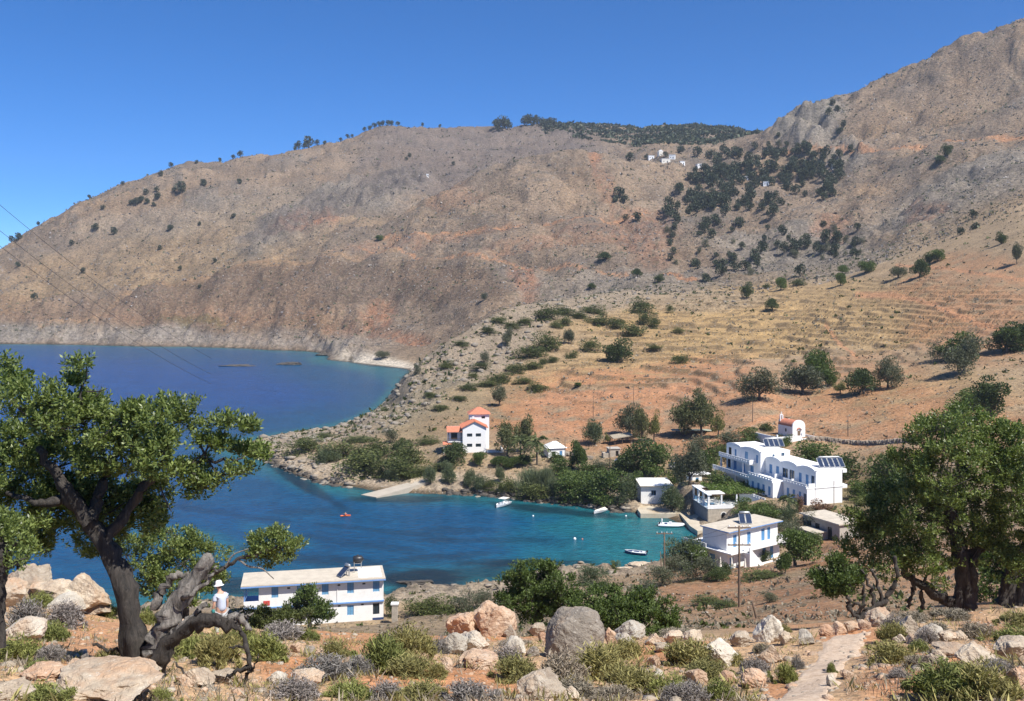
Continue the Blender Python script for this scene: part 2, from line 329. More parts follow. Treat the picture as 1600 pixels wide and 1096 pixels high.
Z += led*2.6*(sstep(0, .3, sf)-sf)                                             # outcropping beds of limestone
seacl = ((DD > 700) & (DD < 1080))*sstep(640, 520, UU+edge_n*60)*sstep(60, 20, Zs)*sstep(-.5, 3, Zs)
Z += seacl*(fbm(wx, wy*0.6, 34, 5, 45, .6, True)-.15)*12.0
Z += mid*rock*shore*((fbm(wx, wy, 13, 4, 23, .6, True)-.2)*2.2+fbm(XX, YY, 4, 3, 29)*.8)
Z += mid*shore*(fbm(XX, YY, 22, 4, 37)*.7+fbm(XX, YY, 5, 3, 39)*.22)*sstep(300, 360, DD)
Z += mid*shore*(fbm(XX, YY, 12, 4, 41)*.25+fbm(XX, YY, 2.5, 3, 43)*.10)
srk = np.exp(-((Zs-.8)/1.2)**2)*((DD > 120) & (DD < 480))
srk = srk*(1-blobs([(1050, 806, 45, 22, 0, 1, 200, 260), (585, 768, 50, 12, 0, .8, 250, 300)]))
Z += srk*((fbm(wx, wy, 9, 4, 63, .6, True)-.15)*1.9+fbm(XX, YY, 2.2, 2, 64)*.35+np.abs(fbm(wx, wy*1.8, 4.5, 3, 66))*1.2*(DD < 230)-.2*(DD < 230))
Z += near*(fbm(XX, YY, 5, 4, 81)*.30+fbm(XX, YY, 1.3, 3, 83)*.07+fbm(XX, YY, .45, 2, 85)*.025)
scarn = scar*mount
Z -= scarn*3.0
# terrace walls on the fields
st = 1.8; zw = Z+fbm(XX, YY, 35, 3, 97)*2.0
f = zw/st; fr = f-np.floor(f)
Z += TERR*.95*(st*(np.floor(f)+sstep(.0, .2, fr))-zw)
wallline = TERR*np.exp(-((fr-.12)/.13)**2)*sstep(-.1, .3, fbm(XX, YY, 18, 3, 99)+.3)
Z += wallline*.25*rng.random(Z.shape)
# building plots are levelled
PLOTS = []
def level(u, d, r, z, soft=1.35):
    x = d*(u-CX)/F
    w = sstep(r*soft, r, np.hypot(XX-x, YY-d)); Z[:] = Z*(1-w)+z*w
# ---- ground colours (real albedo)
def lin(r, g, b): return np.array([((c/255)/12.92 if c <= 10 else ((c/255+.055)/1.055)**2.4) for c in (r, g, b)])
def layer(Cc, col, m): return Cc*(1-m[..., None])+np.asarray(col)*m[..., None]
n1 = fbm(XX, YY, 90, 5, 201)*.5+.5; n2 = fbm(XX, YY, 9, 4, 205)*.5+.5
COL = layer(np.broadcast_to(lin(154, 135, 116), Z.shape+(3,)).copy(), lin(130, 119, 109), sstep(.4, .75, n1))
COL = layer(COL, lin(164, 134, 102), sstep(.55, .85, fbm(XX, YY, 130, 4, 211)*.5+.5)*.7)
COL = layer(COL, lin(120, 113, 106), np.clip(led*np.exp(-((sf-.15)/.14)**2)*1.4, 0, 1)*.8)
COL = layer(COL, lin(122, 106, 92), mount*sstep(.35, .85, gul)*.5)
COL = layer(COL, lin(166, 146, 116), (1-mount)*.6)
COL = layer(COL, lin(176, 148, 104), straw*.85)
COL = layer(COL, lin(142, 136, 128), np.clip(rock, 0, 1)*sstep(.2, .55, n2+.15)*.9)
COL = layer(COL, lin(150, 134, 114), (rock*mid)*.6)
COL = layer(COL, lin(176, 128, 94), soil*sstep(.3, .6, n2+.05)*.9)
COL = layer(COL, lin(168, 118, 90), np.clip(scar, 0, 1)*sstep(.25, .6, n2)*.8)
COL = layer(COL, lin(112, 96, 74), np.clip(wallline*1.5, 0, 1)*.85)
COL = layer(COL, lin(206, 172, 136), near*(1-np.clip(soil, 0, 1))*.8)
COL = layer(COL, lin(204, 150, 110), near*np.clip(soil, 0, 1)*.8)
# pale bare limestone washed along every shore, darker wet rock at the water
COL = layer(COL, lin(172, 160, 144), sstep(.2, .9, Z)*sstep(3.6, 2.2, Z)*((DD > 120) & (DD < 480))*(.45+.5*n2))
crk = sstep(.10, .0, np.abs(fbm(wx, wy*1.8, 4.5, 3, 66)))
COL = layer(COL, lin(104, 98, 90), srk*(DD < 230)*(.35+.6*crk))
COL = layer(COL, lin(158, 150, 142), seacl*sstep(17, 9, Z+fbm(XX, YY, 70, 3, 401)*14)*.8)
COL = layer(COL, lin(70, 62, 52), sstep(.75, .25, Z)*(Z > -3)*(DD < 1200)*.85)
COL = layer(COL, lin(222, 212, 196), blobs([(590, 570, 62, 12, 6, 1, 600, 760)], en=.15)*sstep(.1, .5, Z))
COL = layer(COL, lin(146, 118, 95), seacl*sstep(14, 22, Z)*.6)
TR = tracks([([(1340, 462), (1400, 464), (1450, 475), (1500, 497), (1560, 518)], 4.5, 330, 560), ([(1400, 415), (1480, 420), (1600, 438)], 2.4, 380, 620), ([(1210, 235), (1350, 240), (1450, 222), (1600, 210)], 3, 850, 1200), ([(560, 388), (640, 396), (760, 405), (880, 410), (980, 420), (1100, 438)], 1.5, 700, 1100), ([(600, 375), (760, 352), (900, 342), (1010, 330)], 1.4, 850, 1150), ([(790, 640), (860, 625), (960, 620), (1080, 612)], 7, 300, 430), ([(820, 650), (880, 665), (920, 690), (880, 700)], 6, 260, 400), ([(1290, 510), (1310, 540), (1340, 560)], 2.4, 330, 560), ([(1120, 690), (1190, 655), (1280, 640)], 4, 240, 340)])
COL = layer(COL, lin(190, 142, 108), TR*.8)
COL = layer(COL, lin(116, 107, 104), mount*sstep(1200, 1300, DD)*sstep(1000, 900, UU)*sstep(520, 640, UU+edge_n*80)*.7)
BLF = blobs([(330, 452, 150, 34, -8, 1, 830, 1030), (520, 445, 130, 40, -4, 1, 800, 1030), (690, 440, 110, 32, 6, .9, 740, 1000), (420, 520, 120, 20, 2, .6, 820, 1000)], soft=.2, en=.3)
COL = layer(COL, lin(120, 100, 84), BLF*(.45+.4*n2))
COL = layer(COL, lin(172, 142, 112), tracks([([(190, 462), (260, 438), (350, 421), (450, 409), (560, 398), (620, 398)], 2.6, 850, 1100), ([(60, 522), (150, 505), (185, 470)], 2.2, 850, 1100)])*.6)
COL = layer(COL, lin(112, 104, 100), blobs([(470, 338, 95, 20, -22, 1, 1000, 1350), (600, 292, 60, 22, -18, .9, 1050, 1450)], soft=.25, en=.5)*(.4+.5*n2))
GRN = blobs([(300, 508, 60, 7, 0, .5, 850, 1000), (640, 735, 60, 18, 0, .5, 260, 330), (700, 640, 120, 40, -10, .25, 300, 420), (1150, 745, 120, 20, 0, .5, 200, 290), (1400, 760, 120, 40, 0, .6, 150, 260)], en=.8)
COL = layer(COL, lin(96, 98, 58), GRN*.8)
COL *= (.86+.28*n2)[..., None]*(np.array([.82, .815, .81])*mount[..., None]+np.array([.90, .885, .87])*(1-mount)[..., None])
# ---- sea bed floor keeps below the water
lnd = np.log(ds)
def hz(x, y):
    """ground height at (x, y)"""
    y = max(y, ds[0]); u = CX+F*x/y
    i = np.clip(np.searchsorted(us, u)-1, 0, len(us)-2); j = np.clip(np.searchsorted(ds, y)-1, 0, len(ds)-2)
    a = np.clip((u-us[i])/(us[i+1]-us[i]), 0, 1); b = np.clip((y-ds[j])/(ds[j+1]-ds[j]), 0, 1)
    return float((Z[j, i]*(1-a)+Z[j, i+1]*a)*(1-b)+(Z[j+1, i]*(1-a)+Z[j+1, i+1]*a)*b)
def hit(u, v, d0=5.0, d1=2500.0):
    """first ground point seen at photo pixel (u, v)"""
    i = np.clip(np.searchsorted(us, u)-1, 0, len(us)-2); a = (u-us[i])/(us[i+1]-us[i])
    zc = Z[:, i]*(1-a)+Z[:, i+1]*a; ray = H-ds*(v-YH)/F
    ok = np.where((zc >= ray) & (ds >= d0) & (ds <= d1))[0]
    if len(ok) == 0:
        k = int(np.argmin(np.where((ds >= d0) & (ds <= d1), ray-zc, 1e9))); d = ds[k]
    else:
        k = ok[0]; d = ds[k]
        if k > 0:
            e0 = ray[k-1]-zc[k-1]; e1 = ray[k]-zc[k]
            if e0 > 0: d = ds[k-1]+(ds[k]-ds[k-1])*e0/(e0-e1)
    x = d*(u-CX)/F
    return Vector((x, d, hz(x, d)))
def at(u, d):
    x = d*(u-CX)/F; return Vector((x, d, hz(x, d)))
# ---- ground meshes
def ground_mat(name, s_big, s_fine, bs, bd, speck):
    m, nt, b = nodemat(name)
    geo = nd(nt, 'ShaderNodeNewGeometry').outputs['Position']
    att = nd(nt, 'ShaderNodeVertexColor', layer_name='Col').outputs['Color']
    nf = noise(nt, geo, s_fine, 6, .72); nb = noise(nt, geo, s_big, 5, .6, .4)
    c = mixc(nt, 1.0, att, ramp(nt, nb, [(.25, (.74, .73, .72)), (.75, (1.2, 1.18, 1.14))]), 'MULTIPLY')
    c = mixc(nt, 1.0, c, ramp(nt, nf, [(.33, (.5, .5, .51)), (.5, (1, 1, 1)), (.68, (1.45, 1.43, 1.38))]), 'MULTIPLY')
    # low dry scrub and stones as specks of their own colour
    sp = noise(nt, geo, speck, 3, .75)
    c = mixc(nt, ramp(nt, sp, [(.56, 0.0), (.64, .62)]), c, (.115, .105, .062))
    sp2 = noise(nt, geo, speck*1.7, 2, .8)
    c = mixc(nt, ramp(nt, sp2, [(.62, 0.0), (.68, .6)]), c, (.42, .39, .34))
    nt.links.new(c, b.inputs['Base Color']); b.inputs['Roughness'].default_value = .95
    b.inputs['Specular IOR Level'].default_value = .15
    nt.links.new(bump(nt, nf, bs, bd), b.inputs['Normal'])
    return m
M_near = ground_mat('soil_near', .6, 9.0, .7, .06, 5.0)
M_mid = ground_mat('soil_slope', .12, 1.3, .9, .5, .75)
M_far = ground_mat('mountain_ground', .02, .35, 1.0, 2.6, .28)
def ground_piece(name, j0, j1, mat, label):
    zz = Z[j0:j1]; nj, ni = zz.shape
    P = np.stack([XX[j0:j1], YY[j0:j1], zz], -1).reshape(-1, 3)
    idx = np.arange(nj*ni).reshape(nj, ni)
    q = np.stack([idx[:-1, :-1], idx[:-1, 1:], idx[1:, 1:], idx[1:, :-1]], -1).reshape(-1, 4)
    under = (zz[:-1, :-1] < -2.5) & (zz[:-1, 1:] < -2.5) & (zz[1:, 1:] < -2.5) & (zz[1:, :-1] < -2.5)
    q = q[~under.ravel()]
    used = np.unique(q); rm = np.full(nj*ni, -1); rm[used] = np.arange(len(used))
    me = fast_mesh(name, P[used], rm[q], mat, smooth=True)
    ca = me.color_attributes.new('Col', 'FLOAT_COLOR', 'POINT')
    c = COL[j0:j1].reshape(-1, 3)[used]; ca.data.foreach_set('color', np.concatenate([c, np.ones((len(c), 1))], 1).astype(np.float32).ravel())
    return struct(link(name, me), label)
def make_ground():
    ja = int(np.searchsorted(ds, 55)); jb = int(np.searchsorted(ds, 620))
    ground_piece('ground', 0, ja+1, M_near, 'stony red soil of the near hillside')
    ground_piece('hillside', ja, jb+1, M_mid, 'dry slopes, fields and rocky headland round the cove')
    ground_piece('mountains', jb, len(ds), M_far, 'bare brown mountains beyond the bay')
# ---- sea
def make_sea():
    cu = np.concatenate([np.linspace(-2600, UMIN, 8)[:-1], np.linspace(UMIN, -60, 16)[:-1], np.linspace(-60, 1180, 330)])
    cd = np.concatenate([np.linspace(105, 150, 8)[:-1], np.exp(np.linspace(math.log(150), math.log(330), 190))[:-1], np.exp(np.linspace(math.log(330), math.log(1300), 90))])
    U, D = np.meshgrid(cu, cd); X = D*(U-CX)/F; Vv = YH+H*F/D
    iu = np.clip(np.searchsorted(us, U)-1, 0, len(us)-1); jd = np.clip(np.searchsorted(ds, D)-1, 0, len(ds)-1)
    dep = np.clip(-gblur(Zs, 3, 3)[jd, iu], 0, 30)
    deep = lin(8, 70, 126); mids = lin(10, 74, 110); teal = lin(34, 100, 106); pale = lin(96, 140, 122); weed = lin(18, 38, 50)
    n = fbm(X, D, 26, 4, 301); nf = fbm(X, D, 7, 4, 303)
    Cc = layer(np.broadcast_to(mids, U.shape+(3,)).copy(), deep, sstep(3.5, 13, dep+n*3))
    Cc = layer(Cc, teal, sstep(3.4, 1.2, dep+n*.6)*.85)
    def sb(u, v, ru, rv, w, tl=0, en=.6):
        c, s = math.cos(R(tl)), math.sin(R(tl)); du = U-u; dv = Vv-v
        return w*sstep(1.4, .6, np.sqrt(((du*c+dv*s)/ru)**2+((-du*s+dv*c)/rv)**2)+n*en+nf*.3)
    for a in [(1000, 830, 110, 40, .75), (1060, 850, 60, 26, .8), (900, 850, 120, 30, .35), (300, 850, 90, 22, .45, 10), (430, 835, 70, 12, .35, 15)]: Cc = layer(Cc, teal*1.15, sb(*a))
    for a in [(650, 905, 70, 14, .95), (560, 880, 60, 8, .5, 10), (720, 868, 90, 5, .4, -4), (600, 830, 120, 4, .35, 6), (330, 800, 120, 5, .35, 8), (450, 870, 80, 7, .5, 10), (760, 845, 120, 4, .35), (830, 880, 110, 7, .85), (760, 895, 60, 8, .6), (380, 915, 60, 14, .8), (480, 760, 60, 8, .7, 30), (440, 735, 50, 9, .7, 35), (640, 780, 90, 5, .7), (860, 797, 110, 5, .75, 6), (700, 830, 60, 6, .3), (480, 800, 80, 5, .3), (560, 850, 120, 6, .3, 8)]: Cc = layer(Cc, weed, sb(*a))
    Cc = layer(Cc, weed, sstep(.75, .2, dep+nf*.4)*.5)
    Cc *= (.93+.2*nf)[..., None]
    P = np.stack([X, D, np.zeros_like(X)], -1).reshape(-1, 3); nj, ni = U.shape
    idx = np.arange(nj*ni).reshape(nj, ni); q = np.stack([idx[:-1, :-1], idx[:-1, 1:], idx[1:, 1:], idx[1:, :-1]], -1).reshape(-1, 4)
    m, nt, b = nodemat('sea_water')
    geo = nd(nt, 'ShaderNodeNewGeometry').outputs['Position']
    att = nd(nt, 'ShaderNodeVertexColor', layer_name='Col').outputs['Color']
    mp = nd(nt, 'ShaderNodeMapping'); mp.inputs['Scale'].default_value = (1.0, 1.6, 1.0); mp.inputs['Rotation'].default_value = (0, 0, .5); nt.links.new(geo, mp.inputs['Vector'])
    w1 = noise(nt, mp.outputs[0], .45, 5, .62, .6); w2 = noise(nt, mp.outputs[0], .045, 4, .6)
    c = mixc(nt, 1.0, att, ramp(nt, w2, [(.3, (.82, .86, .9)), (.7, (1.15, 1.12, 1.1))]), 'MULTIPLY')
    c = mixc(nt, 1.0, c, ramp(nt, w1, [(.32, (.66, .74, .8)), (.68, (1.3, 1.25, 1.2))]), 'MULTIPLY')
    nt.links.new(c, b.inputs['Base Color']); b.inputs['Roughness'].default_value = .26; b.inputs['IOR'].default_value = 1.33
    nt.links.new(bump(nt, w1, .6, 1.1), b.inputs['Normal'])
    me = fast_mesh('sea', P, q, m, smooth=True)
    ca = me.color_attributes.new('Col', 'FLOAT_COLOR', 'POINT'); c = Cc.reshape(-1, 3)
    ca.data.foreach_set('color', np.concatenate([c, np.ones((len(c), 1))], 1).astype(np.float32).ravel())
    return struct(link('sea', me), 'blue sea of the bay turning turquoise in the cove')
# ------------------------------------------------------------------ vegetation library
def foliage(name, dark, light, transl=.3, rough=.55):
    m, nt, b = nodemat(name)
    geo = nd(nt, 'ShaderNodeNewGeometry')
    c = ramp(nt, geo.outputs['Random Per Island'], [(0.0, dark), (.75, light), (1.0, tuple(min(1, x*1.35) for x in light))])
    oi = nd(nt, 'ShaderNodeObjectInfo')
    c = mixc(nt, 1.0, c, ramp(nt, oi.outputs['Random'], [(0, (.82, .84, .8)), (1, (1.15, 1.1, 1.05))]), 'MULTIPLY')
    nt.links.new(c, b.inputs['Base Color']); b.inputs['Roughness'].default_value = rough; b.inputs['Specular IOR Level'].default_value = .35
    if transl > 0:
        t = nd(nt, 'ShaderNodeBsdfTranslucent'); mx = nd(nt, 'ShaderNodeMixShader'); mx.inputs[0].default_value = transl
        c2 = mixc(nt, 1.0, c, (1.1, 1.25, .55), 'MULTIPLY'); nt.links.new(c2, t.inputs['Color'])
        nt.links.new(b.outputs[0], mx.inputs[1]); nt.links.new(t.outputs[0], mx.inputs[2])
        nt.links.new(mx.outputs[0], nt.nodes['Material Output'].inputs['Surface'])
    return m
def bark(name, dark, light, scale=6.0):
    m, nt, b = nodemat(name)
    co = nd(nt, 'ShaderNodeTexCoord').outputs['Object']
    mp = nd(nt, 'ShaderNodeMapping'); mp.inputs['Scale'].default_value = (1, 1, .22); nt.links.new(co, mp.inputs['Vector'])
    n = noise(nt, mp.outputs[0], scale*2.2, 7, .72, .8)
    nt.links.new(ramp(nt, n, [(.3, dark), (.68, light)]), b.inputs['Base Color']); b.inputs['Roughness'].default_value = .9
    nt.links.new(bump(nt, n, 1.0, .05), b.inputs['Normal'])
    return m
FO = {
 'carob': foliage('carob_leaves', (.05, .082, .024), (.19, .24, .075), .32, .4),
 'carobdark': foliage('carob_leaves_distant', (.036, .056, .02), (.085, .115, .04)),
 'olive': foliage('olive_leaves', (.06, .072, .042), (.125, .135, .085), .2),
 'mound': foliage('mastic_leaves', (.045, .062, .018), (.1, .118, .036), .2),
 'green': foliage('green_leaves', (.045, .075, .02), (.115, .16, .045), .3),
 'tamarisk': foliage('tamarisk_leaves', (.062, .085, .045), (.135, .165, .09), .25),
 'eucalyptus': foliage('eucalyptus_leaves', (.06, .075, .032), (.15, .16, .07), .25),
 'yellowgreen': foliage('pale_leaves', (.085, .105, .03), (.19, .205, .07), .3),
 'reed': foliage('reed_leaves', (.085, .11, .06), (.19, .22, .13), .25),
 'far': foliage('distant_leaves', (.028, .042, .022), (.058, .075, .042), .1),
 'palm': foliage('palm_leaves', (.05, .07, .025), (.12, .145, .055), .2),
 'scrub': foliage('heath_olive', (.12, .115, .045), (.27, .25, .10), .15, .8),
 'scrubgreen': foliage('heath_green', (.10, .115, .035), (.23, .25, .08), .15, .8),
 'scrubdry': foliage('heath_dry', (.13, .11, .085), (.29, .25, .20), .1, .9),
 'scrubgrey': foliage('heath_grey', (.12, .11, .105), (.26, .24, .235), .1, .9),
 'vine': foliage('vine_leaves', (.05, .085, .018), (.13, .19, .045), .35),
 'oleander': foliage('oleander_flowers', (.09, .06, .045), (.3, .17, .13), .3),
}
BK = bark('tree_bark', (.009, .008, .007), (.075, .064, .055)); BKG = bark('weathered_wood', (.025, .022, .019), (.34, .31, .275)); BKF = bark('distant_bark', (.05, .04, .03), (.13, .11, .09), 2)
def unit(v): return v/np.maximum(np.linalg.norm(v, axis=-1, keepdims=True), 1e-9)
def leaves(P, N, length, width, r, fold=.0):
    """one pointed leaf (a quad) at each point, growing along N"""
    n = len(P); N = unit(N)
    a = unit(np.cross(N, r.normal(size=(n, 3)))); L = (np.asarray(length)*r.uniform(.7, 1.3, n))[:, None]; Wd = (np.asarray(width)*r.uniform(.75, 1.25, n))[:, None]
    c = np.cross(N, a)
    tip = P+N*L; m = P+N*L*.5+c*L*fold
    V_ = np.stack([P, m+a*Wd*.5, tip, m-a*Wd*.5], 1).reshape(-1, 3)
    return V_, np.arange(4*n).reshape(n, 4)
def lobed_points(r, n, lobes, fill=.25):
    """points on the skins of lobes [(centre, radii)], normals outward"""
    L = len(lobes); cs = np.array([l[0] for l in lobes], float); rs = np.array([l[1] for l in lobes], float)
    w = (rs[:, 0]*rs[:, 2]); w = w/w.sum(); k = r.choice(L, n, p=w)
    dirs = unit(r.normal(size=(n, 3))); rad = np.where(r.random(n) < fill, r.uniform(.3, .9, n), r.uniform(.85, 1.1, n))
    return cs[k]+dirs*rs[k]*rad[:, None], dirs
def crown_mesh(name, seed, mat, n=2600, rx=.5, zc=.62, rz=.38, nl=20, lr=(.17, .27), ls=.07, lw=.035, flat=0.0, up=.35, fill=.25):
    r = np.random.default_rng(seed); lobes = []
    for k in range(nl):
        d = unit(r.normal(size=3)); 
        if d[2] < -.75: d[2] *= -.6
        q = r.uniform(.22, .95); R_ = r.uniform(*lr)*r.uniform(.75, 1.1)
        lobes.append(((d[0]*rx*q, d[1]*rx*q, zc+d[2]*rz*q), (R_, R_, R_*r.uniform(.7, .95))))
    P, N = lobed_points(r, n, lobes, fill)
    P[:, 2] = np.maximum(P[:, 2], flat)
    V_, F_ = leaves(P, N*.8+np.array([0, 0, up])+r.normal(size=P.shape)*.55, ls, lw, r)
    return fast_mesh(name, V_, F_, mat)
def tube(path, radii, sides=7, r=None, rough=0.0, ridge=0.0):
    path = np.array(path, float); n = len(path); radii = np.array(radii, float)
    tan = unit(np.gradient(path, axis=0)); up = np.array([.31, .17, .93])
    a = unit(np.cross(tan, up)); b = np.cross(tan, a); th = np.linspace(0, 2*math.pi, sides, endpoint=False)
    rr = radii[:, None]*(1+(r.normal(size=(n, sides))*rough if r is not None and rough else 0))
    if ridge and r is not None:                      # twisted flutes running up the wood
        tw = np.linspace(0, 2.2, n)[:, None]; f1, f2 = r.uniform(0, 6.28, 2)
        rr = rr*(1+ridge*np.sin(3*(th[None, :]+tw)+f1)+ridge*.7*np.sin(5*(th[None, :]-tw*.6)+f2)+r.normal(size=(n, sides))*.05)
    ring = path[:, None, :]+rr[..., None]*(np.cos(th)[None, :, None]*a[:, None, :]+np.sin(th)[None, :, None]*b[:, None, :])
    V_ = ring.reshape(-1, 3); F_ = []
    for i in range(n-1):
        for j in range(sides):
            F_.append((i*sides+j, i*sides+(j+1) % sides, (i+1)*sides+(j+1) % sides, (i+1)*sides+j))
    # cap the end with a point
    V_ = np.vstack([V_, path[-1]+tan[-1]*radii[-1]*.6]); t = len(V_)-1
    for j in range(0, sides): F_.append(((n-1)*sides+j, (n-1)*sides+(j+1) % sides, t, t))
    return V_, F_
def smooth_path(pts, n):
    pts = np.array(pts, float); t = np.arange(len(pts)); tt = np.linspace(0, len(pts)-1, n)
    out = np.stack([np.interp(tt, t, pts[:, k]) for k in range(pts.shape[1])], 1)
    for _ in range(2): out[1:-1] = (out[:-2]+2*out[1:-1]+out[2:])/4
    return out
class Geo:
    def __init__(s): s.V = []; s.F = []; s.n = 0; s.M = []
    def add(s, V_, F_, m=0):
        V_ = [tuple(map(float, v)) for v in V_]; s.V += V_
        for f in F_:
            f = tuple(int(i)+s.n for i in f); f = f[:3] if len(f) == 4 and f[2] == f[3] else f
            s.F.append(f); s.M.append(m)
        s.n += len(V_); return s
    def box(s, x0, x1, y0, y1, z0, z1, m=0):
        v = [(x0, y0, z0), (x1, y0, z0), (x1, y1, z0), (x0, y1, z0), (x0, y0, z1), (x1, y0, z1), (x1, y1, z1), (x0, y1, z1)]
        return s.add(v, [(0, 3, 2, 1), (4, 5, 6, 7), (0, 1, 5, 4), (1, 2, 6, 5), (2, 3, 7, 6), (3, 0, 4, 7)], m)
    def bar(s, a, b, r, sides=6, r2=None, m=0):
        V_, F_ = tube([a, b], [r, r2 if r2 is not None else r], sides)
        k = sides; F_ = list(F_)+[tuple(reversed(range(k)))] if k <= 4 else F_
        return s.add(V_, F_, m)
    def path(s, pts, rad, sides=7, r=None, rough=0, m=0, ridge=0.0): return s.add(*tube(pts, rad, sides, r, rough, ridge), m)
    def mesh(s, name, mats, smooth=False):
        me = bpy.data.meshes.new(name); me.from_pydata(s.V, [], s.F)
        for m in (mats if isinstance(mats, (list, tuple)) else [mats]): me.materials.append(m)
        if max(s.M+[0]): me.polygons.foreach_set('material_index', s.M)
        if smooth: me.polygons.foreach_set('use_smooth', [True]*len(me.polygons))
        me.update(); return me
    def obj(s, name, mats, parent=None, smooth=False):
        return link(name, s.mesh(name, mats, smooth), parent)
def trunk_mesh(name, seed, mat, h=.45, rad=.04, limbs=4, spread=.28):
    r = np.random.default_rng(seed); g = Geo()
    p = [(0, 0, -.06), (r.normal()*.02, r.normal()*.02, h*.4), (r.normal()*.04, r.normal()*.04, h)]
    g.path(smooth_path(p, 6), np.linspace(rad*1.3, rad*.7, 6), 7, r, .08)
    for k in range(limbs):
        a = 2*math.pi*k/limbs+r.uniform(-.5, .5); z = h*r.uniform(.5, .95)
        q = [(0, 0, z), (math.cos(a)*spread*.5, math.sin(a)*spread*.5, z+.12), (math.cos(a)*spread, math.sin(a)*spread, z+.3)]
        g.path(smooth_path(q, 5), np.linspace(rad*.6, rad*.2, 5), 6, r, .08)
    return g.mesh(name, mat, True)
def kind_meshes():
    K = {}
    def tree(k, mat, nv, th, **kw):
        K[k] = [(crown_mesh('crown', 100+hash_(k)+i, FO[mat], **kw), trunk_mesh('trunk', 300+hash_(k)+i, BKF, th)) for i in range(nv)]
    def bush(k, mat, nv, **kw):
        K[k] = [(crown_mesh('foliage', 500+hash_(k)+i, FO[mat], **kw), None) for i in range(nv)]
    tree('olive', 'olive', 3, .34, n=5200, zc=.52, rz=.5, ls=.065, lw=.026)
    tree('carob', 'carobdark', 3, .3, n=4600, zc=.52, rz=.5, ls=.065, lw=.04)
    tree('green', 'green', 3, .32, n=4600, zc=.52, rz=.5, ls=.065, lw=.04)
    tree('eucalyptus', 'eucalyptus', 2, .4, n=3800, rx=.45, zc=.56, rz=.5, nl=18, lr=(.14, .22), ls=.075, lw=.028, up=-.2)
    tree('pale', 'yellowgreen', 1, .4, n=2400, rx=.42, zc=.56, rz=.48, nl=12, lr=(.12, .2), ls=.065, lw=.024, up=-.1)
    tree('tamarisk', 'tamarisk', 2, .25, n=4600, zc=.5, rz=.52, nl=22, ls=.09, lw=.022, up=.5)
    bush('mound', 'mound', 3, n=2800, zc=.25, rz=.75, nl=22, lr=(.14, .24), ls=.06, lw=.034, flat=-.05)
    bush('greenbush', 'green', 3, n=2800, zc=.3, rz=.7, nl=20, lr=(.14, .24), ls=.06, lw=.036, flat=-.05)
    bush('darkbush', 'carobdark', 2, n=2800, zc=.3, rz=.7, nl=20, lr=(.14, .24), ls=.06, lw=.036, flat=-.05)
    bush('greybush', 'olive', 2, n=2800, zc=.3, rz=.7, nl=20, lr=(.14, .24), ls=.06, lw=.022, flat=-.05)
    bush('tamariskbush', 'tamarisk', 2, n=3200, zc=.34, rz=.66, nl=20, lr=(.15, .23), ls=.085, lw=.02, flat=-.05, up=.7)
    bush('reed', 'reed', 1, n=3000, zc=.1, rz=.6, nl=24, lr=(.12, .2), ls=.3, lw=.014, flat=-.05, up=2.2)
    bush('oleander', 'oleander', 1, n=1600, zc=.3, rz=.65, nl=14, lr=(.12, .2), ls=.07, lw=.04, flat=-.05)
    bush('yellowbush', 'yellowgreen', 1, n=2200, zc=.3, rz=.7, nl=16, lr=(.14, .22), ls=.06, lw=.036, flat=-.05)
    # distant trees: crown and stem in one small mesh
    K['far'] = []
    for i in range(5):
        r = np.random.default_rng(900+i); lobes = []
        for k in range(7):
            d = unit(r.normal(size=3)); R_ = r.uniform(.2, .3); lobes.append(((d[0]*.26, d[1]*.26, .55+d[2]*.24), (R_, R_, R_*.9)))
        P, N = lobed_points(r, 380, lobes, .2); V_, F_ = leaves(P, N+r.normal(size=P.shape)*.6+np.array([0, 0, .3]), .15, .11, r)
        tv, tf = tube([(0, 0, -.12), (0, 0, .2), (0, 0, .5)], [.06, .05, .03], 5); tf = [f for f in tf if f[2] != f[3]]
        F2 = np.array(tf)+len(V_)
        K['far'].append((fast_mesh('distant_tree', np.vstack([V_, tv]), np.vstack([F_, F2]), [FO['far'], BKF], mat_idx=[0]*len(F_)+[1]*len(F2)), None))
    return K
def hash_(s): return sum(ord(c)*(i+1) for i, c in enumerate(s)) % 90
KM = {}
NAMES = {'olive': ('olive_tree', 'tree'), 'carob': ('carob_tree', 'tree'), 'green': ('leafy_tree', 'tree'), 'eucalyptus': ('eucalyptus_tree', 'tree'), 'pale': ('slender_tree', 'tree'), 'tamarisk': ('tamarisk_tree', 'tree'),
 'mound': ('evergreen_shrub', 'shrub'), 'greenbush': ('green_shrub', 'shrub'), 'darkbush': ('dark_shrub', 'shrub'), 'greybush': ('grey_shrub', 'shrub'), 'tamariskbush': ('tamarisk_shrub', 'shrub'), 'reed': ('reed_clump', 'reeds'), 'oleander': ('oleander_shrub', 'shrub'), 'yellowbush': ('pale_shrub', 'shrub'), 'far': ('distant_tree', 'tree')}
pcount = 0
def plant(kind, u, v, w, h, label, group=None, d=None, dr=(5, 2500)):
    """w, h in photo pixels at the ground point seen at (u, v)"""
    global pcount
    if not KM: KM.update(kind_meshes())
    p = at(u, d) if d else hit(u, v, *dr)
    s = p.y/F; var = KM[kind][pcount % len(KM[kind])]; pcount += 1
    rz = rnd.uniform(0, 6.28); nm, cat = NAMES[kind]
    sx, sz = w*s*1.0, h*s*1.02
    p.z -= .02*sz
    if var[1] is None:
        o = link(nm, var[0], None, p, rz, (sx, sx*rnd.uniform(.85, 1.1), sz))
    else:
        o = empty(nm, p, rz); o.scale = (sx, sx, sz)
        link('crown', var[0], o); link('trunk', var[1], o)
    tag(o, label, cat, group); return o
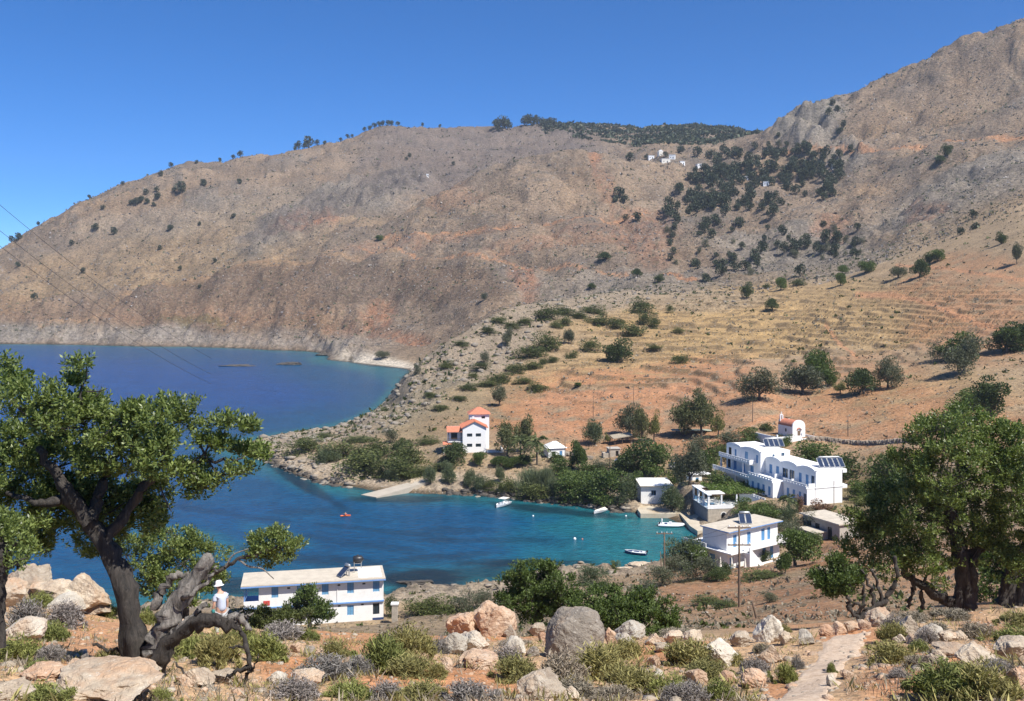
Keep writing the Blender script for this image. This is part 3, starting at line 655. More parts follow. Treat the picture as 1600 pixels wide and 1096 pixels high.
# ------------------------------------------------------------------ buildings
MW = plain('whitewash', (.80, .80, .78), .85, .05, 1.2, .25, stain=(.70, .67, .61))
MW2 = plain('whitewash_clean', (.83, .83, .82), .85, .04, 1.5, .15)
MB = plain('blue_paint', (.10, .27, .50), .5, .12, 4); MBL = plain('light_blue_paint', (.16, .36, .56), .5, .12, 4); MBF = plain('blue_trim', (.17, .33, .66), .5, .1, 3)
MDK = plain('dark_opening', (.02, .022, .025), .3, .1, 2); MGL = plain('window_glass', (.03, .045, .06), .08, .1, 2)
MCO = plain('roof_concrete', (.52, .46, .37), .95, .14, .9, .4, stain=(.40, .35, .28)); MC2 = plain('grey_concrete', (.42, .39, .34), .95, .14, 1.1, .5, stain=(.3, .27, .23))
MTC = plain('terracotta', (.52, .19, .11), .85, .22, 2.5, .5); MST = plain('stone_masonry', (.42, .37, .30), .95, .25, 1.6, .9, stain=(.30, .26, .22)); MSD = plain('grey_masonry', (.24, .235, .23), .95, .2, 1.6, .8)
MWD = plain('weathered_timber', (.16, .11, .075), .85, .25, 5, .4); MMT = plain('galvanised_metal', (.42, .43, .44), .45, .1, 4, metal=.7); MBKP = plain('black_plastic', (.025, .026, .03), .4, .15, 3)
MPV = plain('collector_glass', (.03, .045, .085), .12, .15, 2); MRED = plain('red_panel', (.55, .07, .06), .6, .1, 2); MWP = plain('gel_coat_white', (.78, .79, .8), .25, .04, 2); MNV = plain('navy_paint', (.03, .06, .16), .3, .1, 2)
MORG = plain('orange_plastic', (.75, .16, .05), .4, .1, 2); MRUB = plain('rubber', (.03, .03, .03), .8, .1, 4); MSLV = plain('car_paint_silver', (.5, .52, .54), .25, .05, 2, metal=.6); MTH = plain('thatch', (.36, .31, .23), .95, .3, 4, .8); MTAN = plain('canvas', (.72, .68, .6), .8, .08, 2)
class Bld:
    """a building: an Empty at its base; local x along the front, y into the house, z up"""
    def __init__(s, name, loc, yaw, label, cat='house'):
        s.e = empty(name, loc, yaw); tag(s.e, label, cat)
    def part(s, name, g, mat, parent=None, smooth=False): return g.obj(name, mat, parent or s.e, smooth)
    def box(s, name, x0, x1, y0, y1, z0, z1, mat, parent=None): return s.part(name, Geo().box(x0, x1, y0, y1, z0, z1), mat, parent)
    def walls(s, x0, x1, y0, y1, z0, z1, op=(), mat=None, t=.2, name='wall'):
        """four walls with real openings; op = [(side, a0, a1, z0, z1)], side in f(ront) b(ack) l(eft) r(ight), a along the wall"""
        g = Geo()
        sides = {'f': ((x0, y0), (1, 0), x1-x0), 'r': ((x1, y0), (0, 1), y1-y0), 'b': ((x1, y1), (-1, 0), x1-x0), 'l': ((x0, y1), (0, -1), y1-y0)}
        for k, (o, d, w) in sides.items():
            ops = [(q[1], q[2], q[3], q[4]) for q in op if q[0] == k]
            X = sorted(set([0, w]+[c for q in ops for c in q[:2]])); Zs_ = sorted(set([z0, z1]+[c for q in ops for c in q[2:]]))
            n = (-d[1], d[0])
            def P(a, z, dep=0): return (o[0]+d[0]*a+n[0]*dep, o[1]+d[1]*a+n[1]*dep, z)
            for a0, a1 in zip(X[:-1], X[1:]):
                for b0, b1 in zip(Zs_[:-1], Zs_[1:]):
                    cx, cz = (a0+a1)/2, (b0+b1)/2
                    if any(q[0] < cx < q[1] and q[2] < cz < q[3] for q in ops): continue
                    g.add([P(a0, b0), P(a1, b0), P(a1, b1), P(a0, b1)], [(0, 1, 2, 3)])
            for (a0, a1, b0, b1) in ops:
                g.add([P(a0, b0), P(a1, b0), P(a1, b1), P(a0, b1), P(a0, b0, t), P(a1, b0, t), P(a1, b1, t), P(a0, b1, t)], [(0, 4, 5, 1), (1, 5, 6, 2), (2, 6, 7, 3), (3, 7, 4, 0)])
        w = s.part(name, g, mat or MW)
        s._sides = sides
        return w
    def win(s, side, a0, a1, z0, z1, kind, name='window', t=.2):
        """what fills an opening: blue shutters, glazed, dark"""
        o, d, w = s._sides[side]; n = (-d[1], d[0]); g = Geo()
        def bx(a, b, c, e, dep0, dep1, m):
            v = []
            for z in (c, e):
                for (aa, dd) in ((a, dep0), (b, dep0), (b, dep1), (a, dep1)): v.append((o[0]+d[0]*aa+n[0]*dd, o[1]+d[1]*aa+n[1]*dd, z))
            g.add(v, [(0, 3, 2, 1), (4, 5, 6, 7), (0, 1, 5, 4), (1, 2, 6, 5), (2, 3, 7, 6), (3, 0, 4, 7)], m)
        f = .06
        if kind in ('blue', 'lblue'):
            bx(a0, a0+f, z0, z1, .04, .16, 0); bx(a1-f, a1, z0, z1, .04, .16, 0); bx(a0+f, a1-f, z1-f, z1, .04, .16, 0)
            mid_ = (a0+a1)/2; bx(a0+f+.01, mid_-.012, z0+.02, z1-f-.01, .07, .11, 1); bx(mid_+.012, a1-f-.01, z0+.02, z1-f-.01, .07, .11, 1); bx(a0+f, a1-f, z0, z1-f, .16, .19, 2)
            k = z0+.25
            while k < z1-.25: bx(a0+f+.05, mid_-.05, k, k+.05, .055, .068, 0); bx(mid_+.05, a1-f-.05, k, k+.05, .055, .068, 0); k += .22
            return s.part(name, g, [MB, MB if kind == 'blue' else MBL, MDK])
        bx(a0, a0+f, z0, z1, .06, .14, 0); bx(a1-f, a1, z0, z1, .06, .14, 0); bx(a0+f, a1-f, z1-f, z1, .06, .14, 0); bx(a0+f, a1-f, z0, z0+f, .06, .14, 0)
        mid_ = (a0+a1)/2; bx(mid_-.03, mid_+.03, z0+f, z1-f, .07, .13, 0)
        bx(a0, a1, z0, z1, .15, .19, 1)
        return s.part(name, g, [MB if kind == 'bluepane' else MW2 if kind != 'dark' else MDK, MGL])
    def opens(s, x0, x1, y0, y1, z0, z1, W_, mat=None):
        """W_ = [(side, a0, a1, z0, z1, kind, name)]"""
        s.walls(x0, x1, y0, y1, z0, z1, [q[:5] for q in W_], mat)
        for q in W_: s.win(*q[:6], name=q[6] if len(q) > 6 else 'window')
def parapet(g, x0, x1, y, z0, h=.85, t=.15, axis='x', pitch=1.0, m=0):
    """white balcony wall pierced by small square holes"""
    def B(a0, a1, z0_, z1_):
        if axis == 'x': g.box(a0, a1, y, y+t, z0_, z1_, m)
        else: g.box(y, y+t, a0, a1, z0_, z1_, m)
    B(x0, x1, z0, z0+h*.38); B(x0, x1, z0+h*.72, z0+h); n = max(1, int((x1-x0)/pitch)); st_ = (x1-x0)/n
    for k in range(n): B(x0+k*st_+(0 if k else 0), x0+k*st_+st_*.55, z0+h*.38, z0+h*.72)
    B(x1-.12, x1, z0+h*.38, z0+h*.72)
def solar_set(name, loc, yaw, n, label, w=.95, l=1.9, tank=True, tilt=40):
    e = empty(name, loc, yaw); tag(e, label, 'solar panels' if n > 1 else 'solar heater')
    c, s_ = math.cos(R(tilt)), math.sin(R(tilt))
    for k in range(n):
        g = Geo(); x0 = k*(w+.12); x1 = x0+w
        v = [(x0, 0, .15), (x1, 0, .15), (x1, l*c, .15+l*s_), (x0, l*c, .15+l*s_)]; nrm = Vector((0, -s_, c))*.09
        g.add(v+[tuple(Vector(q)-nrm) for q in v], [(0, 1, 2, 3), (7, 6, 5, 4), (0, 4, 5, 1), (1, 5, 6, 2), (2, 6, 7, 3), (3, 7, 4, 0)], 0)
        vi = [tuple(Vector(q)+nrm*.04) for q in [(x0+.05, .05*c, .15+.05*s_), (x1-.05, .05*c, .15+.05*s_), (x1-.05, (l-.05)*c, .15+(l-.05)*s_), (x0+.05, (l-.05)*c, .15+(l-.05)*s_)]]
        g.add(vi, [(0, 1, 2, 3)], 1); g.obj('panel', [MMT, MPV], e)
    g = Geo()
    for k in range(n+1):
        x = min(k*(w+.12), n*(w+.12)-.12-.04); g.box(x, x+.04, l*c-.03, l*c+.01, -.02, .15+l*s_-.05); g.box(x, x+.04, .05, .09, -.02, .16)
    g.obj('stand', MMT, e)
    if tank:
        g = Geo(); L = n*(w+.12)-.12; zt = .15+l*s_+.12; g.path([(L*.08, l*c+.1, zt), (L*.12, l*c+.1, zt), (L*.88, l*c+.1, zt), (L*.92, l*c+.1, zt)], [.14, .25, .25, .14], 12); g.obj('tank', MMT, e, True)
        g = Geo().box(L*.2, L*.2+.06, l*c, l*c+.2, -.02, zt-.2); g.box(L*.8-.06, L*.8, l*c, l*c+.2, -.02, zt-.2); g.obj('tank_leg', MMT, e)
    return e
def wtank(name, loc, yaw, label, r=.55, L=1.3, legs=1.3):
    e = empty(name, loc, yaw); tag(e, label, 'water tank'); g = Geo()
    z = legs+r; g.path([(-L/2, 0, z), (-L/2+.08, 0, z), (0, 0, z), (L/2-.08, 0, z), (L/2, 0, z)], [r*.8, r, r, r, r*.8], 16); g.add(*tube([(0, 0, z+r-.05), (0, 0, z+r+.1)], [.16, .16], 10)); g.obj('barrel', MBKP, e, True)
    for sx in (-1, 1):
        for sy in (-1, 1): Geo().box(sx*L*.38-.04, sx*L*.38+.04, sy*r*.75-.04, sy*r*.75+.04, -.02, legs+.2).obj('leg', MMT, e)
    Geo().box(-L*.45, L*.45, -r*.8, r*.8, legs-.06, legs).obj('shelf', MMT, e)
    return e
def wpt(u, d, z): return Vector((d*(u-CX)/F, d, z))
# plots levelled before the ground is meshed
level(490, 148, 12.5, 4.0, 1.4); level(1175, 172, 10, 5.9, 1.5); level(1255, 222, 17, 6.6, 1.3); level(1150, 240, 14, 6.6, 1.3); level(1025, 243, 6.0, 1.3, 1.3); level(1240, 270, 8, 12.6, 1.6); level(738, 288, 9, 6.1, 1.5); level(1118, 225, 5, 1.0, 1.4)
level(1137, 222, 5, 1.1, 1.5); level(1325, 186, 7, 7.2, 1.5); level(1050, 256, 5, 6.3, 1.5); level(972, 262, 5, 6.4, 1.5); level(1085, 247, 6, 5.2, 1.4)
def near_guest_house():
    yaw = math.atan2(4.0, 19.5); L = 19.9
    b = Bld('guest_house', wpt(380, 141.5, 4.0), yaw, 'long white two-storey guest house with blue roof edge and light blue shutters beside the sea')
    ppm = 10.9; W_ = []
    xs = [(422.7-380)/ppm, (462-380)/ppm, (501-380)/ppm, (541-380)/ppm, (582-380)/ppm]
    xs = [x*19.9/(219/ppm) for x in xs]
    for x in xs: W_.append(('f', x-2.1, x-2.1+.95, 4.2, 5.75, 'lblue'))
    for x in xs[:4]: W_.append(('f', x-2.1+2.2, x-2.1+2.62, 5.35, 5.6, 'dark', 'vent'))
    W_.append(('r', 2.2, 3.2, 4.2, 5.5, 'lblue'))
    b.opens(2.1, L, .9, 6.6, 2.95, 6.0, W_)
    W2 = [('f', xs[3], xs[3]+.95, .95, 2.4, 'lblue'), ('f', xs[4], xs[4]+.95, .85, 2.45, 'dark'), ('f', xs[2], xs[2]+.95, .95, 2.4, 'lblue'), ('f', xs[1], xs[1]+.95, .95, 2.4, 'lblue'), ('f', xs[2]+2.3, xs[2]+2.7, 2.25, 2.5, 'dark', 'vent'), ('f', xs[3]+2.0, xs[3]+2.4, 2.25, 2.5, 'dark', 'vent')]
    b.opens(0, L, 1.05, 6.45, -.5, 2.75, W2)
    b.box('floor_slab', -.05, L+.05, .75, 6.7, 2.752, 2.948, MBF)
    r = b.box('roof', -.35, L+.25, .15, 7.0, 6.203, 6.35, MCO); b.box('roof_edge', -.37, L+.27, .13, 7.02, 6.002, 6.2, MBF, r)
    b.box('roof_patch', L-3.6, L-.2, 1.0, 6.3, 6.353, 6.362, MW2, r)
    g = Geo().box(0, 2.1, .9, 1.05, 2.951, 3.85); g.box(0, .15, 1.05, 6.6, 2.951, 3.85); b.part('parapet', g, MW)
    for (x, y) in ((.02, .92), (.02, 6.4)): b.box('post', x, x+.12, y, y+.12, 3.852, 6.0, MBF)
    b.part('brace', Geo().bar((.1, .98, 3.9), (.95, .98, 5.98), .05), MBF)
    b.box('plinth', L-1.6, L+.02, 1.02, 1.06, -.5, .35, MNV)
    b.box('sign_board', 2.75, 3.65, .83, .88, 3.2, 3.85, MRED)
    b.part('drain_pipe', Geo().bar((13.2, .82, 3.0), (13.2, .82, 6.0), .045), MW2)
    M = b.e.matrix_basis if False else Matrix.Translation(b.e.location) @ Matrix.Rotation(yaw, 4, 'Z')
    def on(x, y, z): return M @ Vector((x, y, z))
    solar_set('solar_water_heater', on(13.1, 2.4, 6.37), yaw+R(-62), 1, 'tilted solar water heater panel on the near guest house roof', 1.3, 1.9)
    wtank('roof_water_tank', on(16.3, 4.2, 6.37), yaw, 'black barrel water tank on legs above the near guest house roof', .52, 1.35, 1.35)
    e = empty('gate_pillar', at(617, 144)); tag(e, 'reddish stone gate pillar at the right end of the near guest house', 'pillar')
    for k in range(6): g = Geo().box(-.42+.03*(k % 2), .42-.02*(k % 3), -.4, .4, -.3+k*.55, .245+k*.55); g.obj('stone', MST, e)
    Geo().box(-.55, .55, -.5, .5, 3.0, 3.2).obj('cap', MW, e)
    Geo().box(-.14, .14, -.14, .14, -.3, 2.6).obj('gate_post', MW)
    o = bpy.data.objects['gate_post']; o.location = at(773, 146); o.rotation_euler = (0, .2, 0); tag(o, 'slanting white gate post beside the shore track', 'post')
def lower_guest_house():
    yaw = math.atan2(8.0, 10.6); L = 13.3
    b = Bld('guest_house', wpt(1145, 165, 5.7), yaw, 'white two-storey guest house with long balcony and outdoor stair above the cove')
    dy = .0
    up = [('f', 1.6, 2.5, 3.5, 5.6, 'blue', 'door'), ('f', 5.2, 6.1, 3.5, 5.6, 'blue', 'door'), ('f', 8.9, 9.8, 3.5, 5.6, 'blue', 'door'), ('f', 10.5, 11.3, 3.5, 5.6, 'blue', 'door')]
    b.opens(0, L, 1.3, 6.6, 3.25, 6.3, up)
    lo = [('f', 5.2, 6.1, .3, 2.5, 'blue', 'door'), ('f', 9.0, 9.9, .3, 2.5, 'blue', 'door'), ('f', 11.0, 11.9, .3, 2.5, 'blue', 'door'), ('f', .6, 1.5, .05, 2.1, 'blue', 'door'), ('l', 5.0, 6.2, .9, 2.2, 'blue'), ('l', 3.6, 4.2, 1.2, 2.0, 'dark')]
    b.opens(-.3, L, .9, 9.8, -1.2, 3.0, lo)
    b.box('terrace_slab', -1.0, L+.3, -.55, 10.1, 3.003, 3.2, MW2)
    r = b.box('roof', -.3, L+.5, .55, 6.9, 6.3, 6.5, MCO); b.box('roof_edge', -.33, L+.53, .52, 6.93, 6.32, 6.46, MBF, r)
    g = Geo().box(2.2, L+.3, -.55, -.43, 3.203, 4.05); g.box(L+.18, L+.3, -.43, 1.3, 3.203, 4.05); b.part('parapet', g, MW2); b.box('side_parapet', -1.0, -.88, 5.0, 10.1, 3.203, 3.9, MW2)
    g = Geo()
    for k in range(11): g.box(2.2+k*.32, 2.2+(k+1)*.32, -1.6, -.56, -1.2, 3.0-k*.3)
    st_ = b.part('stair', g, MW)
    v = [(2.2, -1.75, -1.2), (2.2, -1.75, 4.0), (5.8, -1.75, .7), (5.8, -1.75, -1.2)]; v2 = [(x, -1.6, z) for x, y, z in v]
    b.part('stair_wall', Geo().add(v+v2, [(0, 3, 2, 1), (4, 5, 6, 7), (0, 1, 5, 4), (1, 2, 6, 5), (2, 3, 7, 6), (3, 0, 4, 7)]), MW2, st_)
    b.part('lower_parapet', Geo().box(6.4, L+.2, -.5, -.38, -.6, .5), MW2)
    g = Geo()
    for x in (-4.2, -2.2): g.box(x, x+.1, 5.2, 5.3, -1.0, 2.5); g.box(x, x+.1, 9.2, 9.3, -1.0, 2.5)
    g.box(-4.3, -1.05, 5.1, 9.4, 2.5, 2.6); b.part('pergola', g, MW2)
    M = Matrix.Translation(b.e.location) @ Matrix.Rotation(yaw, 4, 'Z')
    solar_set('solar_array', M @ Vector((5.6, 3.2, 6.52)), yaw+R(-40), 2, 'pair of tilted solar panels on the lower guest house roof', 1.0, 2.1)
    for k, (x, y) in enumerate(((-2.5, .5), (-1.2, -.8), (.2, -2.4))):
        p = M @ Vector((x, y, 0)); p.z = hz(p.x, p.y)
        e = empty('parasol', p); tag(e, ('closed white parasol nearest the tamarisk by the lower guest house', 'closed white parasol, middle one of three by the lower guest house', 'closed white parasol at the foot of the lower guest house corner')[k], 'parasol')
        g = Geo(); g.path([(0, 0, 1.0), (0, 0, 1.3), (0, 0, 2.2), (0, 0, 2.6)], [.24, .2, .1, .03], 8); g.obj('canopy', MTAN, e, True); Geo().bar((0, 0, -.1), (0, 0, 1.1), .03).obj('pole', MMT, e); Geo().box(-.25, .25, -.25, .25, -.08, .06).obj('base', MC2, e)
def arch_wall(g, s0, s1, q, zt, hh, t=.18, n=10):
    """curved parapet hump along local x"""
    for k in range(n):
        a, b_ = k/n, (k+1)/n
        f = lambda x: hh*(.35+.65*math.sin(math.pi*min(1, max(0, x)))**.7)
        x0, x1 = s0+(s1-s0)*a, s0+(s1-s0)*b_; za, zb = zt+f(a), zt+f(b_)
        g.add([(x0, q, zt), (x1, q, zt), (x1, q, zb), (x0, q, za), (x0, q+t, zt), (x1, q+t, zt), (x1, q+t, zb), (x0, q+t, za)], [(0, 1, 2, 3), (5, 4, 7, 6), (3, 2, 6, 7), (0, 3, 7, 4), (1, 5, 6, 2)])
def hotel():
    # local x runs from the far (left) end to the near (right) end, y into the house
    dx, dy = 6.2/18.1, -17/18.1; yaw = math.atan2(dy, dx); LT = 33.0
    p0 = wpt(1274.7, 212, 6.5); org = p0-Vector((dx, dy, 0))*LT
    b = Bld('hotel', org, yaw, 'large stepped white hotel with shaded balconies, curved parapets and blue doors', 'hotel')
    # right wing upper storey: x 14.5..33
    W_ = [('f', a, a+1.1, 3.95, 6.0, 'blue', 'door') for a in (1.6, 4.2)]+[('f', 6.6, 8.6, 3.95, 6.05, 'bluepane', 'door'), ('f', 9.2, 11.0, 3.95, 6.05, 'bluepane', 'door')]+[('f', a, a+1.0, 3.95, 6.0, 'blue', 'door') for a in (12.6, 15.0)]+[('f', 16.9, 18.0, 3.95, 6.1, 'bluepane', 'door')]
    b.opens(14.5, LT, 0, 6.8, 3.7, 7.15, W_, MW2)
    b.walls(14.5, LT, 0, 6.8, -1.5, 3.55, (), MW2)
    b.box('floor_slab', 14.4, LT+.1, -.15, 6.9, 3.553, 3.697, MW2)
    b.box('roof', 14.5, LT+.02, .2, 6.95, 7.153, 7.3, MW2)
    for (a0, a1) in ((15.0, 20.3), (21.0, 26.4), (27.2, 32.6)):
        g = Geo(); arch_wall(g, a0, a1, -.04, 7.1, .75); b.part('curved_parapet', g, MW2)
    for a in (20.6, 26.8, 32.75): b.box('partition', a-.12, a+.12, -1.7, -.01, 3.7, 4.6, MW2)
    # rear slabs cantilevered past the end wall
    b.box('rear_balcony', 24, LT+.02, 6.82, 8.1, 3.2, 3.9, MW2); b.box('rear_eave', 24, LT+.02, 6.96, 8.0, 6.5, 7.28, MW2)
    # lower block by the near end
    b.opens(24.5, LT-.05, -2.2, -.02, -1.5, 3.55, [('f', 1.3, 2.2, .4, 2.6, 'blue'), ('f', 3.4, 4.3, .4, 2.6, 'blue'), ('f', 5.6, 6.4, .3, 2.6, 'blue'), ('f', 7.2, 8.2, .1, 2.5, 'bluepane', 'door')], MW2)
    b.box('terrace_slab', 24.4, LT, -2.4, -.16, 3.56, 3.7, MW2)
    g = Geo(); parapet(g, 24.6, LT-.1, -2.35, 3.703, .8); b.part('parapet', g, MW2)
    # lower block in the middle, standing further out
    b.opens(15.0, 24.4, -4.8, -.02, -1.5, 3.45, [('f', 1.2, 2.1, .5, 2.5, 'blue'), ('f', 3.4, 4.3, .5, 2.5, 'blue'), ('f', 5.4, 6.3, .3, 2.5, 'blue', 'door'), ('f', 7.6, 8.5, .5, 2.5, 'blue')], MW2)
    b.box('terrace_slab', 14.8, 24.38, -5.0, -.16, 3.453, 3.62, MW2)
    g = Geo(); parapet(g, 15.0, 24.3, -4.95, 3.623, .8); b.part('parapet', g, MW2)
    b.box('terrace', 15.5, 25.5, -7.6, -4.82, -2.0, -.2, MW2); g = Geo(); parapet(g, 15.5, 25.5, -7.6, -.197, .75); b.part('parapet', g, MW2)
    # left, taller block
    b.opens(0, 14.4, -1.2, 6.8, 2.6, 8.35, [('f', 1.0, 2.2, 5.75, 7.7, 'dark', 'door'), ('f', 3.6, 4.4, 5.75, 7.6, 'blue', 'door'), ('f', 8.0, 9.3, 5.75, 7.7, 'lblue', 'door'), ('f', 12.6, 13.4, 5.75, 7.6, 'blue', 'door'), ('f', 3.2, 4.4, 2.75, 4.8, 'blue', 'door'), ('f', 6.8, 8.0, 2.75, 4.8, 'blue', 'door'), ('f', 10.2, 11.6, 2.75, 4.8, 'blue', 'door'), ('f', .6, 1.8, 2.75, 4.8, 'dark', 'door'), ('r', 3.2, 3.8, 7.2, 7.8, 'bluepane'), ('r', 5.6, 6.5, 7.1, 8.0, 'bluepane')], MW2)
    b.walls(0, 14.4, -1.2, 6.8, -1.5, 2.45, (), MW2)
    b.box('floor_slab', -.1, 14.45, -1.25, 6.9, 2.453, 2.597, MW2); b.box('roof', .02, 14.38, -.95, 6.9, 8.353, 8.5, MW2)
    for (a0, a1) in ((.2, 6.0), (6.8, 13.8)):
        g = Geo(); arch_wall(g, a0, a1, -1.16, 8.3, .7); b.part('curved_parapet', g, MW2)
    for (z, y, x0, x1) in ((5.6, -3.0, -.6, 12.6), (2.45, -4.2, -1.4, 14.2)):
        b.box('balcony', x0, x1, y, -1.26, z-.2, z, MW2); g = Geo(); parapet(g, x0, x1, y+.003, z+.003, .85); parapet(g, y+.16, -1.3, x1-.16, z+.003, .85, axis='y'); b.part('parapet', g, MW2)
    for x in (0, 4.6, 9.3): b.box('pillar', x, x+.3, -2.9, -2.6, 2.453, 5.4, MW2)
    for x in (-1, 3.5, 8.0, 12.5): b.box('pillar', x, x+.35, -4.0, -3.65, -1.5, 2.25, MW2)
    M = Matrix.Translation(org) @ Matrix.Rotation(yaw, 4, 'Z')
    solar_set('solar_array', M @ Vector((8.8, 3.9, 8.52)), yaw+R(75), 4, 'row of four solar panels on the taller left hotel roof', 1.1, 2.3)
    solar_set('solar_array', M @ Vector((30.4, 3.0, 7.32)), yaw+R(75), 5, 'row of five solar panels on the right hotel roof end', 1.05, 2.6)
def boathouse_and_quay():
    b = Bld('boathouse', wpt(1002, 237, 1.0), 0, 'small flat-roofed white boathouse on the quay')
    b.opens(0, 7.4, .5, 9.8, -.8, 4.5, [('f', 2.4, 3.6, 2.3, 3.5, 'bluepane'), ('r', 2.0, 3.2, .2, 2.2, 'blue', 'door')])
    r = b.box('roof', -.35, 7.75, -.15, 10.1, 4.5, 4.7, MCO); b.box('roof_whitewash', -.2, 7.6, 0, 9.95, 4.703, 4.71, MW2, r)
    pts = [(996, 796), (1001, 803), (1062, 803), (1078, 822), (1090, 830), (1105, 829), (1122, 824), (1112, 812), (1094, 800), (1092, 782), (1050, 779), (1003, 785)]
    P = [wpt(u, dz(v, 1.0), 0) for u, v in pts]; g = Geo(); n = len(P)
    top = [(p.x, p.y, 1.02) for p in P]; bot = [(p.x, p.y, -2.2) for p in P]
    g.add(top+bot, [tuple(reversed(range(n)))]+[(i, (i+1) % n, n+(i+1) % n, n+i) for i in range(n)])
    me = g.mesh('quay', plain('quay_concrete', (.50, .44, .34), .95, .16, .5, .5, stain=(.42, .30, .16), space='Object')); q = link('quay', me); tag(q, 'low concrete quay along the end of the cove', 'quay')
    bm = bmesh.new(); bm.from_mesh(me); bmesh.ops.recalc_face_normals(bm, faces=bm.faces); bm.to_mesh(me); bm.free()
    # slipway on the peninsula side
    P = [wpt(u, dz(v, .9), .0) for u, v in [(564, 769), (588, 773), (640, 765), (676, 757), (668, 754), (628, 760)]]; z = [.1, .1, 1.2, 1.9, 2.0, 1.3]; n = 6; g = Geo()
    g.add([(p.x, p.y, zz+.12) for p, zz in zip(P, z)]+[(p.x, p.y, -2) for p in P], [tuple(range(n))]+[(i, (i+1) % n, n+(i+1) % n, n+i) for i in range(n)])
    me = g.mesh('slipway', plain('slip_concrete', (.42, .37, .30), .95, .12, .5, .4)); q = link('slipway', me); tag(q, 'pale concrete slipway running into the water', 'slipway')
    bm = bmesh.new(); bm.from_mesh(me); bmesh.ops.recalc_face_normals(bm, faces=bm.faces); bm.to_mesh(me); bm.free()
def restaurant():
    b = Bld('restaurant', wpt(1106.5, 219.6, 1.0), R(8), 'stone-based terrace restaurant with white pillars and vine roof by the quay', 'restaurant')
    b.walls(0, 5.6, 0, 11.0, -1.2, 3.0, [('f', 3.0, 4.1, .1, 1.6)], MST, .4)
    g = Geo(); a = [(3.0+.55+.55*math.cos(t), .25, 1.6+.55*math.sin(t)) for t in np.linspace(0, math.pi, 12)]
    b.part('arch_door', Geo().box(3.0, 4.1, .3, .36, .1, 1.6), MDK)
    g = Geo(); n = len(a); g.add([(x, -.03, z) for x, y, z in a]+[(3.55+(x-3.55)*1.3, -.03, 1.6+(z-1.6)*1.3) for x, y, z in a]+[(3.55+(x-3.55)*1.3, .02, 1.6+(z-1.6)*1.3) for x, y, z in a], [(i, n+i, n+i+1, i+1) for i in range(n-1)]+[(n+i, 2*n+i, 2*n+i+1, n+i+1) for i in range(n-1)]); b.part('arch_stones', g, MW)
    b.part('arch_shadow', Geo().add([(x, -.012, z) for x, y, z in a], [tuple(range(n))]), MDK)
    b.box('side_wall', -.12, -.01, .05, 11.0, -1.2, 2.7, MSD)
    b.box('terrace_floor', -.14, 12, -.05, 11.05, 3.003, 3.15, MW2)
    g = Geo(); g.box(-.1, 5.7, -.03, .1, 3.153, 3.85); b.part('front_parapet', g, MW2)
    for y in (.1, 3.5, 7.0, 10.4): b.box('pillar', 0, .4, y, y+.4, 3.153, 6.0, MW2)
    for x in (3.0, 6.5, 10.5): b.box('pillar', x, x+.3, .1, .4, 3.153, 6.0, MW2)
    for k in range(28):
        y = .6+k*.36
        if any(abs(y-q-.2) < .35 for q in (.1, 3.5, 7.0, 10.4)): continue
        b.box('baluster', .02, .08, y, y+.06, 3.153, 4.05, MBL)
    b.box('hand_rail', 0, .1, .5, 10.4, 4.05, 4.12, MB)
    b.box('roof_beam', -.15, .75, -.1, 11, 6.003, 6.2, MW2); b.box('roof_panel', .8, 4.2, .8, 4.2, 6.05, 6.16, MW2); b.box('roof_panel', .8, 6.2, 8.0, 11.0, 6.05, 6.16, MW2)
    for k in range(6): b.box('rafter', .76, 11.8, .2+k*1.9, .32+k*1.9, 6.01, 6.14, MWD)
    for (x, y) in ((1.6, 2.0), (1.6, 5.0), (1.6, 8.4), (4.0, 2.0)):
        g = Geo().box(x-.45, x+.45, y-.45, y+.45, 3.85, 3.9); g.box(x-.04, x+.04, y-.04, y+.04, 3.15, 3.85); b.part('table', g, MBL)
    r = np.random.default_rng(4); P = np.stack([r.uniform(2.0, 13.5, 5200), r.uniform(-.2, 11.5, 5200), 6.2+r.random(5200)**2*.55], 1)
    keep = ~((P[:, 0] < 4.3) & (P[:, 1] < 4.3)) & (fbm(P[:, 0], P[:, 1], 3, 3, 7) > -.38); P = P[keep]
    V_, F_ = leaves(P, r.normal(size=P.shape)+np.array([0, 0, .6]), .34, .26, r); o = link('vine_canopy', fast_mesh('vine_canopy', V_, F_, FO['vine']), b.e)
    h = Bld('storage_hut', wpt(1082, 240, 5.0), R(20), 'tiny white hut with blue shutters beside the restaurant', 'hut')
    h.opens(0, 2.6, 0, 3.0, -.6, 2.6, [('f', .9, 1.7, .9, 2.0, 'blue')]); h.box('roof', -.2, 5.2, -.3, 3.2, 2.6, 2.75, MW2); h.box('post', 4.9, 5.05, -.1, .05, -.6, 2.6, MW2)
def concrete_shell():
    b = Bld('concrete_building', wpt(1312, 178, 6.9), R(25), 'bare concrete shell building with empty windows right of the lower guest house', 'building')
    b.walls(0, 5.2, 0, 9.5, -1.5, 3.5, [('l', 1.0, 2.2, 1.0, 2.6), ('l', 3.2, 4.4, 1.0, 2.6), ('l', 6.5, 7.6, .2, 2.6)], MC2)
    for a in ((1.0, 2.2), (3.2, 4.4), (6.5, 7.6)): b.win('l', a[0], a[1], 1.0 if a[0] < 5 else .2, 2.6, 'dark')
    b.box('roof', -.5, 5.6, -.4, 10.0, 3.5, 3.72, MCO)
    b.walls(-3.2, -.15, 3.0, 7.5, -1.5, 1.6, (), MC2, name='annex_wall'); b.box('annex_roof', -3.4, -.52, 2.8, 7.7, 1.6, 1.8, MCO)
    b.box('forecourt', -6.5, -.3, -1.0, 2.8, -1.6, -.55, MC2)
